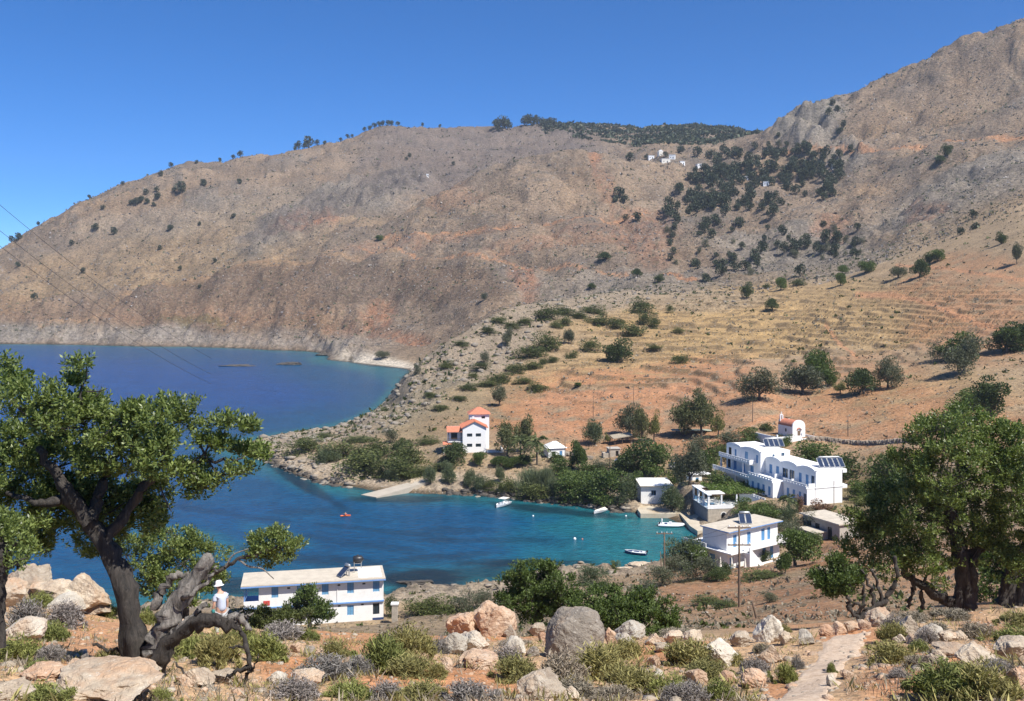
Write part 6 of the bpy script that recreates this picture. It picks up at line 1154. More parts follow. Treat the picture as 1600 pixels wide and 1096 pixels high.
def near_rocks():
    RM = {k: [rock_mesh('boulder', 40+i+10*j, m, 5) for i in range(4)] for j, (k, m) in enumerate((('p', MR_P), ('g', MR_G), ('r', MR_R), ('w', MR_W)))}
    BIG = rock_mesh('boulder', 52, MR_G, 6, .2, .35, .62)
    L = [('g', 898, 1030, 96, 74, 'big grey-brown boulder with white lichen spots in the centre foreground'),
     ('p', 36, 944, 84, 62, 'large pale boulder at the far left above the sea'), ('p', 116, 930, 92, 60, 'pale boulder overhanging the sea right of the large left one'), ('p', 70, 948, 70, 40, 'pale rock wedged between the two large left boulders'), ('p', 10, 950, 50, 44, 'pale rock at the left edge below the dark trunk'), ('w', 100, 955, 56, 24, 'low white rock below the left boulders'), ('p', 142, 958, 52, 24, 'low pale rock beside the twisted trunk'), ('w', 30, 1000, 66, 34, 'smooth white rock at the left edge among grey heath'),
     ('p', 160, 1104, 175, 56, 'broad weathered outcrop at the bottom left before the twisted trunk'), ('p', 10, 1098, 70, 24, 'pale outcrop in the bottom left corner'), ('r', 60, 1062, 70, 20, 'shaded reddish rock left of the twisted trunk'), ('r', 112, 1056, 44, 22, 'shaded reddish rock beside the grey stump'), ('r', 290, 990, 34, 24, 'reddish rock under the low branch'), ('r', 318, 982, 28, 18, 'reddish rock right under the low branch'), ('p', 300, 1072, 60, 26, 'pale rock under the drooping branch'), ('p', 345, 1068, 40, 20, 'small pale rock at the right of the drooping branch'),
     ('r', 724, 994, 60, 36, 'rounded tan boulder, left of the pair on the brow'), ('r', 772, 992, 72, 52, 'craggy orange-tan boulder, right of the pair on the brow'), ('p', 797, 986, 22, 20, 'small round rock beside the craggy boulder'), ('w', 706, 1022, 50, 32, 'lichen-white rock half hidden by heath'), ('w', 741, 1024, 48, 38, 'lichen-white jagged rock above the red bank'), ('r', 748, 1046, 64, 24, 'tan rock ledge overhanging the red bank'), ('r', 697, 1052, 22, 24, 'small upright tan rock left of the ledge'), ('p', 605, 1042, 28, 12, 'flat pale stone in the middle of olive heath'), ('r', 462, 1020, 22, 16, 'tan stone, left of three on the red patch'), ('g', 483, 1024, 20, 14, 'grey stone, middle of three on the red patch'), ('r', 499, 1030, 18, 17, 'tan stone, right of three on the red patch'), ('w', 430, 1070, 34, 20, 'white stone beside the drooping branch'), ('p', 480, 1076, 50, 26, 'pale boulder between two grey heath clumps'), ('p', 845, 1098, 78, 40, 'pale craggy boulder at the bottom centre'), ('p', 892, 1094, 30, 22, 'smaller pale rock right of the bottom centre boulder'), ('p', 838, 988, 26, 20, 'small grey rock left of the big grey boulder'), ('r', 848, 1003, 18, 16, 'tan rock touching the left side of the big grey boulder'), ('w', 805, 1022, 34, 24, 'white rock left of the big grey boulder'), ('g', 832, 1026, 24, 14, 'grey stone at the foot of the big grey boulder'),
     ('w', 985, 1000, 50, 30, 'white boulder right of the big grey boulder'), ('w', 978, 1014, 36, 24, 'white rock in front of the white boulder'), ('r', 955, 1008, 22, 26, 'tan rock between the grey and white boulders'), ('p', 1022, 1008, 28, 18, 'pale rock right of the white boulders'), ('p', 1052, 1006, 32, 18, 'pale rock on the brow beside the red patch'), ('p', 1036, 1020, 26, 14, 'small pale rock below the brow rocks'), ('p', 1085, 1006, 34, 20, 'pale flat rock left of the white crag'), ('w', 1126, 1042, 66, 38, 'white wedge-shaped boulder among olive heath'), ('w', 1202, 1004, 46, 42, 'white pointed crag at the left of the path'), ('p', 1228, 1008, 22, 20, 'squat tan rock right of the white pointed crag'), ('w', 1261, 1008, 28, 22, 'round white rock beside the path'), ('p', 1206, 1036, 42, 28, 'lichened grey rock below the white crag'), ('p', 1156, 1012, 32, 24, 'grey rock left of the white crag'), ('r', 1090, 1068, 36, 22, 'tan rounded rock in heath near the bottom'), ('w', 1030, 1062, 18, 14, 'small white stone in the heath'), ('r', 1178, 1074, 42, 26, 'tan rock below the lichened grey rock'), ('r', 1138, 1068, 28, 18, 'tan stone between heath clumps'), ('r', 1022, 1042, 22, 18, 'tan stone above the small white stone'),
     ('p', 1378, 978, 44, 26, 'pale flat-topped rock at the end of the path'), ('p', 1420, 994, 40, 32, 'rounded tan rock below the flat-topped rock'), ('w', 1456, 1002, 44, 26, 'pale rock under the huge carob, left one'), ('p', 1484, 1006, 30, 18, 'pale rock under the huge carob, middle one'), ('p', 1502, 1000, 22, 13, 'small pale rock under the huge carob, right one'), ('r', 1292, 994, 24, 17, 'tan rock, first of the row behind the path'), ('r', 1312, 992, 22, 20, 'tan rock, second of the row behind the path'), ('p', 1332, 990, 22, 18, 'tan rock, third of the row behind the path'), ('r', 1352, 984, 22, 14, 'orange rock, last of the row behind the path'), ('p', 1408, 1005, 24, 14, 'small pale rock left of grey heath'), ('r', 1427, 1006, 20, 14, 'small tan rock right of the small pale rock'), ('p', 1496, 1028, 64, 16, 'long flat slab above the smooth boulder'), ('p', 1530, 1042, 72, 30, 'smooth pale boulder at the right above the large heath'), ('p', 1468, 1036, 38, 20, 'pale rock left of the smooth boulder'), ('p', 1588, 1032, 62, 32, 'large pale boulder at the right edge'), ('r', 1592, 1082, 34, 42, 'tan boulder in the lower right edge'), ('r', 1325, 1062, 22, 14, 'orange stone on the edge of the path'), ('w', 1300, 1074, 16, 20, 'small white stone on the bank of the path')]
    for i, (k, u, v, w, h, lab) in enumerate(L):
        p = hit(u, min(v, 1094), 6, 50); s = p.y/F; sx, sz = w*s, h*s*1.12
        o = link('boulder', BIG if i == 0 else RM[k][i % 4], None, (p.x, p.y+sx*.25, p.z+sz*(.05 if w > 150 else .30)), rnd.uniform(-.5, .5)+(i % 2)*3.14, (sx, sx*rnd.uniform(.75, 1.0), sz*1.12)); tag(o, lab, 'boulder')
    # red bank under the ledge and loose stones everywhere underfoot
    r = np.random.default_rng(77); base = [rock_mesh('s', 200+i, MR_P, 1, .2) for i in range(3)]
    def scatter(name, label, n, dr, ur, size, mat, accept, seed, flat=.6):
        rr = np.random.default_rng(seed); Vs, Fs = [], []; off = 0; cnt = 0
        bv = [np.array([v.co for v in m.vertices]) for m in base]; bf = [np.array([p.vertices[:] for p in m.polygons]) for m in base]
        while cnt < n:
            d = math.exp(rr.uniform(math.log(dr[0]), math.log(dr[1]))); u = rr.uniform(*ur); x = d*(u-CX)/F
            if not accept(u, d, x, rr): 
                if rr.random() < .002: cnt += 1
                continue
            k = rr.integers(3); s_ = size[0]*(size[1]/size[0])**(rr.random()**2.2)*(min(1, (d/320)**.8) if dr[0] == 60 else 1); a = rr.uniform(0, 6.28); c, sn = math.cos(a), math.sin(a)
            v = bv[k]*s_*np.array([1, rr.uniform(.7, 1.1), flat*rr.uniform(.7, 1.2)]); v = np.stack([v[:, 0]*c-v[:, 1]*sn, v[:, 0]*sn+v[:, 1]*c, v[:, 2]], 1)+np.array([x, d, hz(x, d)+.06*s_])
            Vs.append(v); Fs.append(bf[k]+off); off += len(v); cnt += 1
        me = fast_mesh(name, np.vstack(Vs), np.vstack(Fs), mat); o = link(name, me); o['kind'] = 'stuff'; o['label'] = label; return o
    def idx(u, d): return min(len(ds)-1, int(np.searchsorted(ds, d))), min(len(us)-1, int(np.searchsorted(us, u)))
    scatter('loose_stones', 'small loose stones scattered over the near red soil', 4200, (8, 44), (-80, 1680), (.03, .26), MR_P, lambda u, d, x, q: fbm(np.array([x]), np.array([d]), 2.5, 2, 5)[0] > q.uniform(-.5, .3), 5)
    scatter('loose_red_stones', 'small rust-coloured stones on the near slope', 2200, (8, 44), (-80, 1680), (.03, .2), MR_R, lambda u, d, x, q: True, 6)
    def rocky(u, d, x, q): j, i = idx(u, d); return Z[j, i] > .3 and q.random() < rock[j, i]**1.5
    scatter('headland_rocks', 'grey limestone rocks strewn over the headland', 1700, (300, 640), (360, 1330), (.4, 3.6), MR_H, rocky, 7, .6)
    def shorey(u, d, x, q):
        j, i = idx(u, d); z = Z[j, i]; return -.5 < z < 2.3 and q.random() < (.9 if d > 225 else .10) and not (985 < u < 1110 and 205 < d < 250) and not (550 < u < 690 and 250 < d < 280)
    scatter('shore_rocks', 'jagged limestone rocks along the water edge', 700, (140, 420), (300, 1010), (.5, 3.2), MR_H, shorey, 8, .34)
    def wet(u, d, x, q): return shorey(u, d, x, q) and hz(x, d) < .75
    scatter('wet_shore_rocks', 'dark wet rocks at the waterline of the cove', 1500, (140, 420), (300, 1010), (.5, 3.0), MR_D, wet, 18, .4)
    def slope(u, d, x, q): j, i = idx(u, d); return Z[j, i] > 1.5 and (wallline[j, i] > .25 or q.random() < .08)
    scatter('field_stones', 'stones of old terrace walls and field clearance on the slopes', 3500, (60, 600), (750, 1680), (.25, .9), MR_H, slope, 9, .7)
# ------------------------------------------------------------------ heath on the near slope
def heath_mesh(name, seed, mat, n=4200):
    r = np.random.default_rng(seed); nb = 26
    cs = np.stack([r.normal(size=nb)*.2, r.normal(size=nb)*.2, np.zeros(nb)], 1); hh = (1-np.clip(np.hypot(cs[:, 0], cs[:, 1])/.55, 0, .8))*r.uniform(.7, 1.05, nb)
    k = r.choice(nb, n); ph = r.uniform(0, 2*math.pi, n); lean = r.uniform(0, .9, n)**.8
    d = np.stack([np.cos(ph)*lean, np.sin(ph)*lean, np.ones(n)], 1); d = unit(d); t = r.uniform(.35, 1.0, n)
    tip = cs[k]+d*(hh[k]*t)[:, None]*np.array([.52, .52, 1.0]); start = tip-unit(d+r.normal(size=d.shape)*.35)*r.uniform(.07, .16, n)[:, None]
    V_, F_ = leaves(start, tip-start, np.linalg.norm(tip-start, axis=1), .017, r)
    return fast_mesh(name, V_, F_, mat)
def near_heath():
    HM = {}
    for j, (k, m) in enumerate((('g', 'scrubgreen'), ('o', 'scrub'), ('d', 'scrubdry'), ('m', 'scrubgrey'))): HM[k] = [heath_mesh('heath_clump', 60+j*5+i, FO[m]) for i in range(3)]
    nm = {'g': ('green_heath', 'yellow-green heath clump'), 'o': ('olive_heath', 'olive-brown heath clump'), 'd': ('dry_heath', 'dry brown heath clump'), 'm': ('grey_heath', 'grey leafless heath clump')}
    L = [('m', 40, 985, 80, 44, 'by the pale rock at the left edge'), ('g', 60, 930, 50, 22, 'on top of the left boulders'), ('m', 95, 975, 70, 34, 'below the low white rock at left'), ('g', 80, 1000, 60, 34, 'right of the smooth white rock'), ('g', 30, 1030, 70, 36, 'below the smooth white rock'), ('m', 75, 1035, 60, 30, 'left of the bare stony patch'), ('g', 58, 1050, 50, 24, 'in the shade at the far left'), ('g', 170, 965, 40, 24, 'behind the twisted trunk'), ('o', 170, 1042, 50, 34, 'at the left foot of the twisted trunk'), ('g', 70, 1098, 90, 34, 'in the bottom left corner before the outcrop'), ('g', 250, 1096, 50, 22, 'at the right foot of the bottom left outcrop'), ('g', 225, 975, 40, 22, 'between the twisted trunks'),
     ('g', 300, 1030, 80, 50, 'behind the low branch'), ('o', 340, 1040, 80, 56, 'right behind the low branch'), ('g', 410, 1032, 80, 48, 'left of the red patch with three stones'), ('m', 440, 1000, 80, 26, 'on the brow left of the sandy dip'), ('g', 375, 1010, 60, 36, 'between low branch and brow'), ('g', 480, 1000, 46, 20, 'at the left rim of the sandy dip'), ('o', 520, 1030, 60, 30, 'below the sandy dip'), ('m', 500, 1062, 100, 40, 'in the middle left foreground'), ('m', 455, 1096, 90, 36, 'before the pale boulder at bottom left centre'), ('g', 545, 1094, 90, 34, 'at the bottom left of centre, brightest one'), ('m', 560, 1052, 60, 28, 'below the olive heath mound'), ('g', 600, 1046, 90, 60, 'on the large mound left of the white rocks'), ('o', 640, 1030, 90, 52, 'at the top of the large mound'), ('o', 640, 1056, 80, 34, 'around the flat pale stone'), ('d', 640, 1002, 40, 22, 'on the brow left of the tan pair'), ('d', 610, 1004, 46, 20, 'right of the sandy dip'), ('m', 690, 1020, 50, 26, 'left of the white lichened rocks'), ('o', 680, 1058, 40, 26, 'left of the tan ledge'), ('m', 600, 1096, 70, 30, 'at the bottom below the large mound'), ('o', 660, 1096, 90, 32, 'at the bottom below the red bank'), ('m', 740, 1096, 90, 34, 'at the bottom right of the red bank'), ('m', 790, 1040, 60, 30, 'right of the tan ledge'), ('o', 805, 1062, 80, 40, 'below the white rock near the big boulder'), ('d', 800, 1010, 60, 14, 'between the brow pair and the big boulder'),
     ('d', 880, 1062, 90, 44, 'directly below the big grey boulder'), ('o', 940, 1060, 100, 56, 'right below the big grey boulder'), ('d', 925, 1040, 60, 30, 'at the right foot of the big grey boulder'), ('d', 900, 1090, 90, 30, 'right of the bottom centre boulder'), ('o', 980, 1030, 56, 34, 'below the white boulders'), ('o', 985, 1080, 100, 46, 'in the bottom centre right'), ('d', 960, 1096, 80, 24, 'at the bottom edge right of centre'), ('g', 1045, 1086, 70, 34, 'around the small white stone'), ('o', 1080, 1040, 90, 46, 'left of the white wedge boulder'), ('o', 1110, 1062, 80, 34, 'below the white wedge boulder'), ('m', 1080, 1096, 70, 34, 'below the tan rounded rock'), ('g', 1125, 1096, 60, 34, 'right of the tan rounded rock'), ('m', 1050, 1098, 50, 26, 'at the bottom edge below the small white stone'), ('m', 1180, 1050, 50, 26, 'right of the white wedge boulder'), ('g', 1228, 1066, 44, 36, 'on the left bank of the path'), ('m', 1246, 1046, 26, 22, 'small, by the left edge of the path'), ('o', 1150, 1040, 30, 22, 'between the white wedge and the grey rock'), ('d', 1060, 992, 60, 12, 'on the brow beside the white boulders'), ('d', 1195, 1020, 40, 16, 'below the white pointed crag'), ('o', 1225, 990, 30, 14, 'behind the squat tan rock'),
     ('o', 1395, 1002, 50, 34, 'below the flat-topped rock'), ('m', 1396, 985, 40, 24, 'on the flat-topped rock'), ('o', 1395, 1034, 80, 32, 'at the right rim of the path'), ('g', 1440, 1020, 40, 20, 'between the rounded tan rock and the slab'), ('m', 1448, 1006, 40, 24, 'among the rocks under the huge carob'), ('m', 1480, 1026, 56, 16, 'on the long flat slab'), ('d', 1490, 970, 70, 22, 'in the shade of the huge carob'), ('d', 1430, 972, 60, 16, 'left in the shade of the huge carob'), ('d', 1530, 996, 70, 24, 'right of the rocks under the huge carob'), ('d', 1470, 990, 50, 18, 'behind the rocks under the huge carob'), ('o', 1590, 978, 60, 24, 'at the right edge beneath the huge carob'), ('g', 1590, 1004, 70, 24, 'at the right edge above the large boulder'), ('g', 1490, 1090, 130, 56, 'large, in the bottom right corner'), ('o', 1540, 1094, 110, 58, 'large, rightmost in the bottom right corner'), ('m', 1478, 1096, 60, 34, 'at the left foot of the large corner heath'), ('m', 1560, 1050, 60, 20, 'below the smooth pale boulder'), ('m', 1405, 1058, 40, 14, 'on the red bank right of the path'), ('d', 1440, 1040, 60, 18, 'above the red bank'), ('o', 1510, 1062, 70, 28, 'behind the large corner heath'), ('g', 1300, 1052, 18, 22, 'thin, on the right bank of the path')]
    for i, (k, u, v, w, h, where) in enumerate(L):
        p = hit(u, min(v, 1095), 6, 50); s = p.y/F; n_, d_ = nm[k]
        o = link(n_, HM[k][i % 3], None, (p.x, p.y, p.z-.03), rnd.uniform(0, 6.28), (w*s*1.3, w*s*1.15, h*s*1.4)); tag(o, d_+' '+where, 'shrub', 'heath clumps on the near slope')
    # tufts too many to count: dry grass near, dry phrygana on the slopes and mountains
    def tufts(name, label, n, dr, ur, size, mat, accept, seed, up=1.0, blades=5, bw=.2):
        rr = np.random.default_rng(seed); m = n*6; d = np.exp(rr.uniform(math.log(dr[0]), math.log(dr[1]), m)); u = rr.uniform(*ur, m)
        j = np.clip(np.searchsorted(ds, d)-1, 0, len(ds)-2); i = np.clip(np.searchsorted(us, u)-1, 0, len(us)-2)
        a = (u-us[i])/(us[i+1]-us[i]); b = (d-ds[j])/(ds[j+1]-ds[j]); z = (Z[j, i]*(1-a)+Z[j, i+1]*a)*(1-b)+(Z[j+1, i]*(1-a)+Z[j+1, i+1]*a)*b
        x = d*(u-CX)/F; ok = accept(u, d, x, z, j, i, rr); sel = np.where(ok)[0][:n]; k = len(sel)
        c = np.stack([x[sel], d[sel], z[sel]], 1); s_ = size[0]*(size[1]/size[0])**(rr.random(k)**1.6)*np.clip((d[sel]/(300 if dr[1] < 1000 else 1000))**.7, .2, 1.3 if dr[0] > 50 else 9)*(1 if dr[0] > 50 else 1/np.clip((d[sel]/300)**.7, .2, 9))
        P = np.repeat(c, blades, 0)+rr.normal(size=(k*blades, 3))*np.repeat(s_, blades)[:, None]*np.array([.28, .28, .05]); N = rr.normal(size=P.shape)*np.array([.8, .8, .3])+np.array([0, 0, up])
        L_ = np.repeat(s_, blades)*rr.uniform(.6, 1.1, k*blades); V_, F_ = leaves(P, N, L_, L_*bw, rr)
        o = link(name, fast_mesh(name, V_, F_, mat)); o['kind'] = 'stuff'; o['label'] = label; return o
    nz = lambda x, y, wl_, s: fbm(x, y, wl_, 3, s)
    onpath = lambda u, z, d: (np.interp(-(YH+(H-z)*F/d), [-1096, -1070, -1045, -1020, -1003, -994], [1195, 1215, 1240, 1258, 1272, 1290])-8 < u) & (u < np.interp(-(YH+(H-z)*F/d), [-1096, -1070, -1045, -1020, -1003, -994], [1310, 1318, 1330, 1352, 1366, 1372])+6)
    tufts('dry_grass', 'short dry grass and twigs between the near stones', 7000, (8, 46), (-80, 1680), (.06, .26), FO['scrubdry'], lambda u, d, x, z, j, i, q: (nz(x, d, 1.6, 3) > q.uniform(-.3, .5, len(u))) & ~onpath(u, z, d), 31, 1.2, 5, .1)
    tufts('green_tufts', 'low green heath seedlings on the near slope', 2600, (8, 46), (-80, 1680), (.08, .3), FO['scrub'], lambda u, d, x, z, j, i, q: (nz(x, d, 2.2, 9) > q.uniform(-.1, .5, len(u))) & ~onpath(u, z, d), 32, 1.2, 9, .12)
    tufts('slope_scrub', 'low dry scrub dotted over the slopes', 9000, (55, 640), (-50, 1680), (.35, 1.2), FO['scrubdry'], lambda u, d, x, z, j, i, q: (z > 1.6) & (nz(x, d, 20, 41) > q.uniform(-.5, .5, len(u))), 33, .8, 5, .6)
    tufts('slope_scrub_green', 'low green scrub dotted over the rocky slopes', 6000, (55, 680), (-50, 1680), (.4, 1.6), FO['mound'], lambda u, d, x, z, j, i, q: (z > 1.6) & (q.random(len(u)) < .15+rock[j, i]*.8) & (soil[j, i] < .5), 34, .8, 6, .6)
    tufts('mountain_scrub', 'sparse low scrub speckling the mountainsides', 24000, (600, 2000), (-50, 1680), (.8, 2.6), FO['scrubgrey'], lambda u, d, x, z, j, i, q: (z > 8) & (nz(x, d, 60, 43) > q.uniform(-.7, .5, len(u))), 35, .7, 3, .9)
    tufts('mountain_scrub_dark', 'dark thorn scrub speckling the mountainsides', 7000, (600, 2000), (-50, 1680), (.8, 2.8), FO['olive'], lambda u, d, x, z, j, i, q: (z > 8) & (nz(x, d, 90, 47) > q.uniform(-.3, .6, len(u))), 36, .7, 4, .85)
    def wood(u, d, x, z, j, i, q):
        v = YH+(H-z)*F/d; e_ = ((u-1030)/165)**2+((v-(206+(u-1030)*.05))/19)**2+nz(x, d, 120, 51)*1.1+nz(x, d, 40, 52)*.9
        return (d > 1350) & (e_ < 1)
    tufts('pine_wood', 'dark pine wood covering the far summit ridge', 7000, (1400, 2020), (850, 1210), (2.2, 5.0), FO['far'], wood, 37, .9, 6, .8)
# ------------------------------------------------------------------ boats, poles, cars, person
def boat_hull(L, B, Hh, bow=.35, nst=11):
    """open boat hull, bow at +x, waterline at z = 0"""
    g = Geo(); st = []
    for k in range(nst):
        t = k/(nst-1); x = -L/2+L*t; wv = B/2*(1-max(0, (t-.45)/.55)**2.2)*(.86+.14*min(1, t*4)); sheer = Hh*(1+bow*max(0, t-.4)**1.5*1.6); keel = -.18*(1-max(0, t-.6)*1.6)
        st.append([(x, -wv, sheer), (x, -wv*.86, sheer*.35), (x, -wv*.35, keel), (x, 0, keel-.05), (x, wv*.35, keel), (x, wv*.86, sheer*.35), (x, wv, sheer)])
    n = 7; V_ = [p for s in st for p in s]; F_ = [(i*n+j, i*n+j+1, (i+1)*n+j+1, (i+1)*n+j) for i in range(nst-1) for j in range(n-1)]+[tuple(range(n))]
    g.add(V_, F_)
    rim = Geo(); 
    for side in (0, 6): rim.path([st[i][side] for i in range(nst)], [.045]*nst, 6)
    rim.path([st[0][0], st[0][6]], [.045, .045], 6)
    fl = Geo(); z = Hh*.45
    for i in range(nst-1): 
        a, b = st[i], st[i+1]; fl.add([(a[0][0], a[0][1]*.9, z), (a[6][0], a[6][1]*.9, z), (b[6][0], b[6][1]*.9, z), (b[0][0], b[0][1]*.9, z)], [(0, 1, 2, 3)])
    return g, rim, fl, st
def outboard(e, x, z=.5):
    o = Geo().box(x-.35, x-.05, -.14, .14, z+.05, z+.45).obj('outboard_motor', MBKP, e); Geo().box(x-.22, x-.12, -.05, .05, z-.7, z+.05).obj('motor_leg', MBKP, o)
def boats():
    def make(u, v, yaw, L, B, Hh, hullm, label):
        d = dz(v, 0); e = empty('boat', (d*(u-CX)/F, d, .02), yaw); tag(e, label, 'boat'); g, rim, fl, st = boat_hull(L, B, Hh)
        g.obj('hull', hullm, e, True); rim.obj('gunwale', MWP, e, True); fl.obj('deck', plain('deck_paint', (.68, .69, .68), .6, .06, 2) if 'deck_paint' not in bpy.data.materials else bpy.data.materials['deck_paint'], e)
        return e, st
    e, st = make(785, 791, R(-120), 5.6, 2.2, .62, MWP, 'white motor boat with canopy moored off the shore rocks')
    for (x, y) in ((-1.6, -.8), (-1.6, .8), (.2, -.8), (.2, .8)): Geo().bar((x, y, .5), (x, y, 1.75), .03).obj('canopy_pole', MMT, e)
    Geo().box(-1.9, .5, -.95, .95, 1.75, 1.82).obj('canopy', MTAN, e); Geo().box(.0, .5, -.5, .5, .3, .95).obj('console', MWP, e); outboard(e, -2.75)
    e, st = make(937, 801, R(-130), 4.6, 1.7, .5, MWP, 'white dinghy with tarpaulin cover moored before the dense bushes'); g = Geo()
    g.add([(-2.1, -.75, .55), (-2.1, .75, .55), (-2.1, 0, .95), (1.9, -.3, .65), (1.9, .3, .65), (1.9, 0, .85)], [(0, 2, 5, 3), (1, 4, 5, 2), (0, 1, 2), (3, 5, 4)]); g.obj('cover', MTAN, e)
    e, st = make(993, 866, R(158), 4.4, 1.7, .5, MNV, 'small open boat with dark hull and white rim in the cove'); 
    for x in (-.9, .5): Geo().box(x, x+.3, -.72, .72, .32, .38).obj('bench', MWP, e)
    outboard(e, -2.15); Geo().box(-1.9, -1.3, -.5, .5, .24, .55).obj('engine_box', MWP, e)
    # inflatable with roll bar
    d = dz(823, 0); e = empty('inflatable_boat', (d*(1049-CX)/F, d, .05), R(-6)); tag(e, 'long white inflatable boat with roll bar beside the quay', 'boat')
    for s in (-1, 1):
        Geo().path([(-2.9, s*.85, .35), (-2.2, s*.9, .34), (0, s*.92, .34), (1.4, s*.85, .36), (2.3, s*.5, .44), (2.75, s*.05, .52)], [.18, .27, .28, .28, .26, .2], 12).obj('tube', MWP, e, True)
    g, rim, fl, st = boat_hull(5.0, 1.5, .3); g.obj('hull', MWP, e, True); fl.obj('floor', MC2, e)
    g = Geo(); g.path([(-2.1, -.75, .4), (-2.1, -.7, 1.3), (-2.05, -.35, 1.6), (-2.05, .35, 1.6), (-2.1, .7, 1.3), (-2.1, .75, .4)], [.09]*6, 8); g.obj('roll_bar', MWP, e, True)
    Geo().box(-.5, .1, -.35, .35, .25, 1.0).obj('console', MWP, e); Geo().box(-1.5, -.9, -.4, .4, .25, .65).obj('seat', MNV, e); outboard(e, -2.4)
    # buoys and a red float
    for (u, v, r_, m, lab) in ((898, 843, .32, MWP, 'white mooring buoy in the middle of the cove'), (833, 807, .22, MWP, 'small white buoy between the two moored boats'), (978, 807, .22, MWP, 'small white buoy right of the tarpaulin-covered dinghy'), (910, 843, .16, MORG, 'tiny orange float beside the white mooring buoy')):
        d = dz(v, 0); e = empty('buoy', (d*(u-CX)/F, d, 0)); tag(e, lab, 'buoy'); g = Geo(); z = np.linspace(-.9, .95, 7); g.path([(0, 0, r_*(.3+q)) for q in z], [r_*math.sqrt(max(.02, 1-q*q)) for q in z], 12); g.obj('float', m, e, True); Geo().path([(0, 0, r_*1.2), (0, 0, r_*1.6)], [.04, .04], 6).obj('eye', MMT, e)
    d = dz(807, 0); e = empty('kayak', (d*(540-CX)/F, d, .02), R(20)); tag(e, 'red kayak with one paddler far out in the cove mouth', 'kayak'); g, rim, fl, st = boat_hull(2.4, .8, .22); g.obj('hull', MORG, e, True); fl.obj('deck', MORG, e)
    g = Geo(); g.bar((-.9, -.75, .75), (.3, .95, .55), .03); g.obj('paddle', MWD, e)
    person_small((d*(540-CX)/F, d, .12), 'paddler in red vest sitting in the kayak', MORG)
def skin_body(name, pts, edges, mat, parent=None, sub=2):
    me = bpy.data.meshes.new(name); me.from_pydata([p[0] for p in pts], edges, []); o = bpy.data.objects.new(name, me); C.objects.link(o)
    if parent: o.parent = parent
    sk = o.modifiers.new('skin', 'SKIN'); me.update()
    if not me.skin_vertices: 
        bm = bmesh.new(); bm.from_mesh(me); bm.verts.layers.skin.verify(); bm.to_mesh(me); bm.free()
    for v, p in zip(me.skin_vertices[0].data, pts): v.radius = (p[1], p[2] if len(p) > 2 else p[1])
    me.skin_vertices[0].data[0].use_root = True
    sm = o.modifiers.new('sub', 'SUBSURF'); sm.levels = sub; sm.render_levels = sub; sk.use_smooth_shade = True
    dg = bpy.context.evaluated_depsgraph_get(); ev = bpy.data.meshes.new_from_object(o.evaluated_get(dg)); o.modifiers.clear(); o.data = ev; ev.materials.clear(); ev.materials.append(mat)
    ev.polygons.foreach_set('use_smooth', [True]*len(ev.polygons)); return o
MSK = plain('skin', (.52, .30, .21), .6, .06, 6); MSH = plain('shirt_cloth', (.46, .52, .64), .85, .06, 5); MTR = plain('pale_trousers', (.44, .47, .48), .85, .06, 5); MHAT = plain('white_sunhat', (.82, .81, .77), .85, .04, 5); MHR = plain('brown_hair', (.07, .045, .03), .8, .2, 9); MSHO = plain('shoe_leather', (.10, .07, .05), .7, .15, 6)
def person_small(loc, label, vest):
    e = empty('person', loc); tag(e, label, 'person')
    skin_body('body', [((0, 0, .05), .14, .11), ((0, 0, .35), .14, .1), ((0, 0, .5), .16, .1), ((0, 0, .62), .06), ((0, 0, .72), .09), ((0, 0, .82), .085), ((-.2, 0, .5), .06), ((-.34, .1, .4), .045), ((.2, 0, .5), .06), ((.34, .1, .4), .045), ((.1, .4, .08), .075), ((-.1, .4, .08), .075)], [(0, 1), (1, 2), (2, 3), (3, 4), (4, 5), (2, 6), (6, 7), (2, 8), (8, 9), (0, 10), (0, 11)], MSK, e)
    skin_body('vest', [((0, 0, .1), .165, .13), ((0, 0, .35), .165, .125), ((0, 0, .5), .17, .12)], [(0, 1), (1, 2)], vest, e, 1)
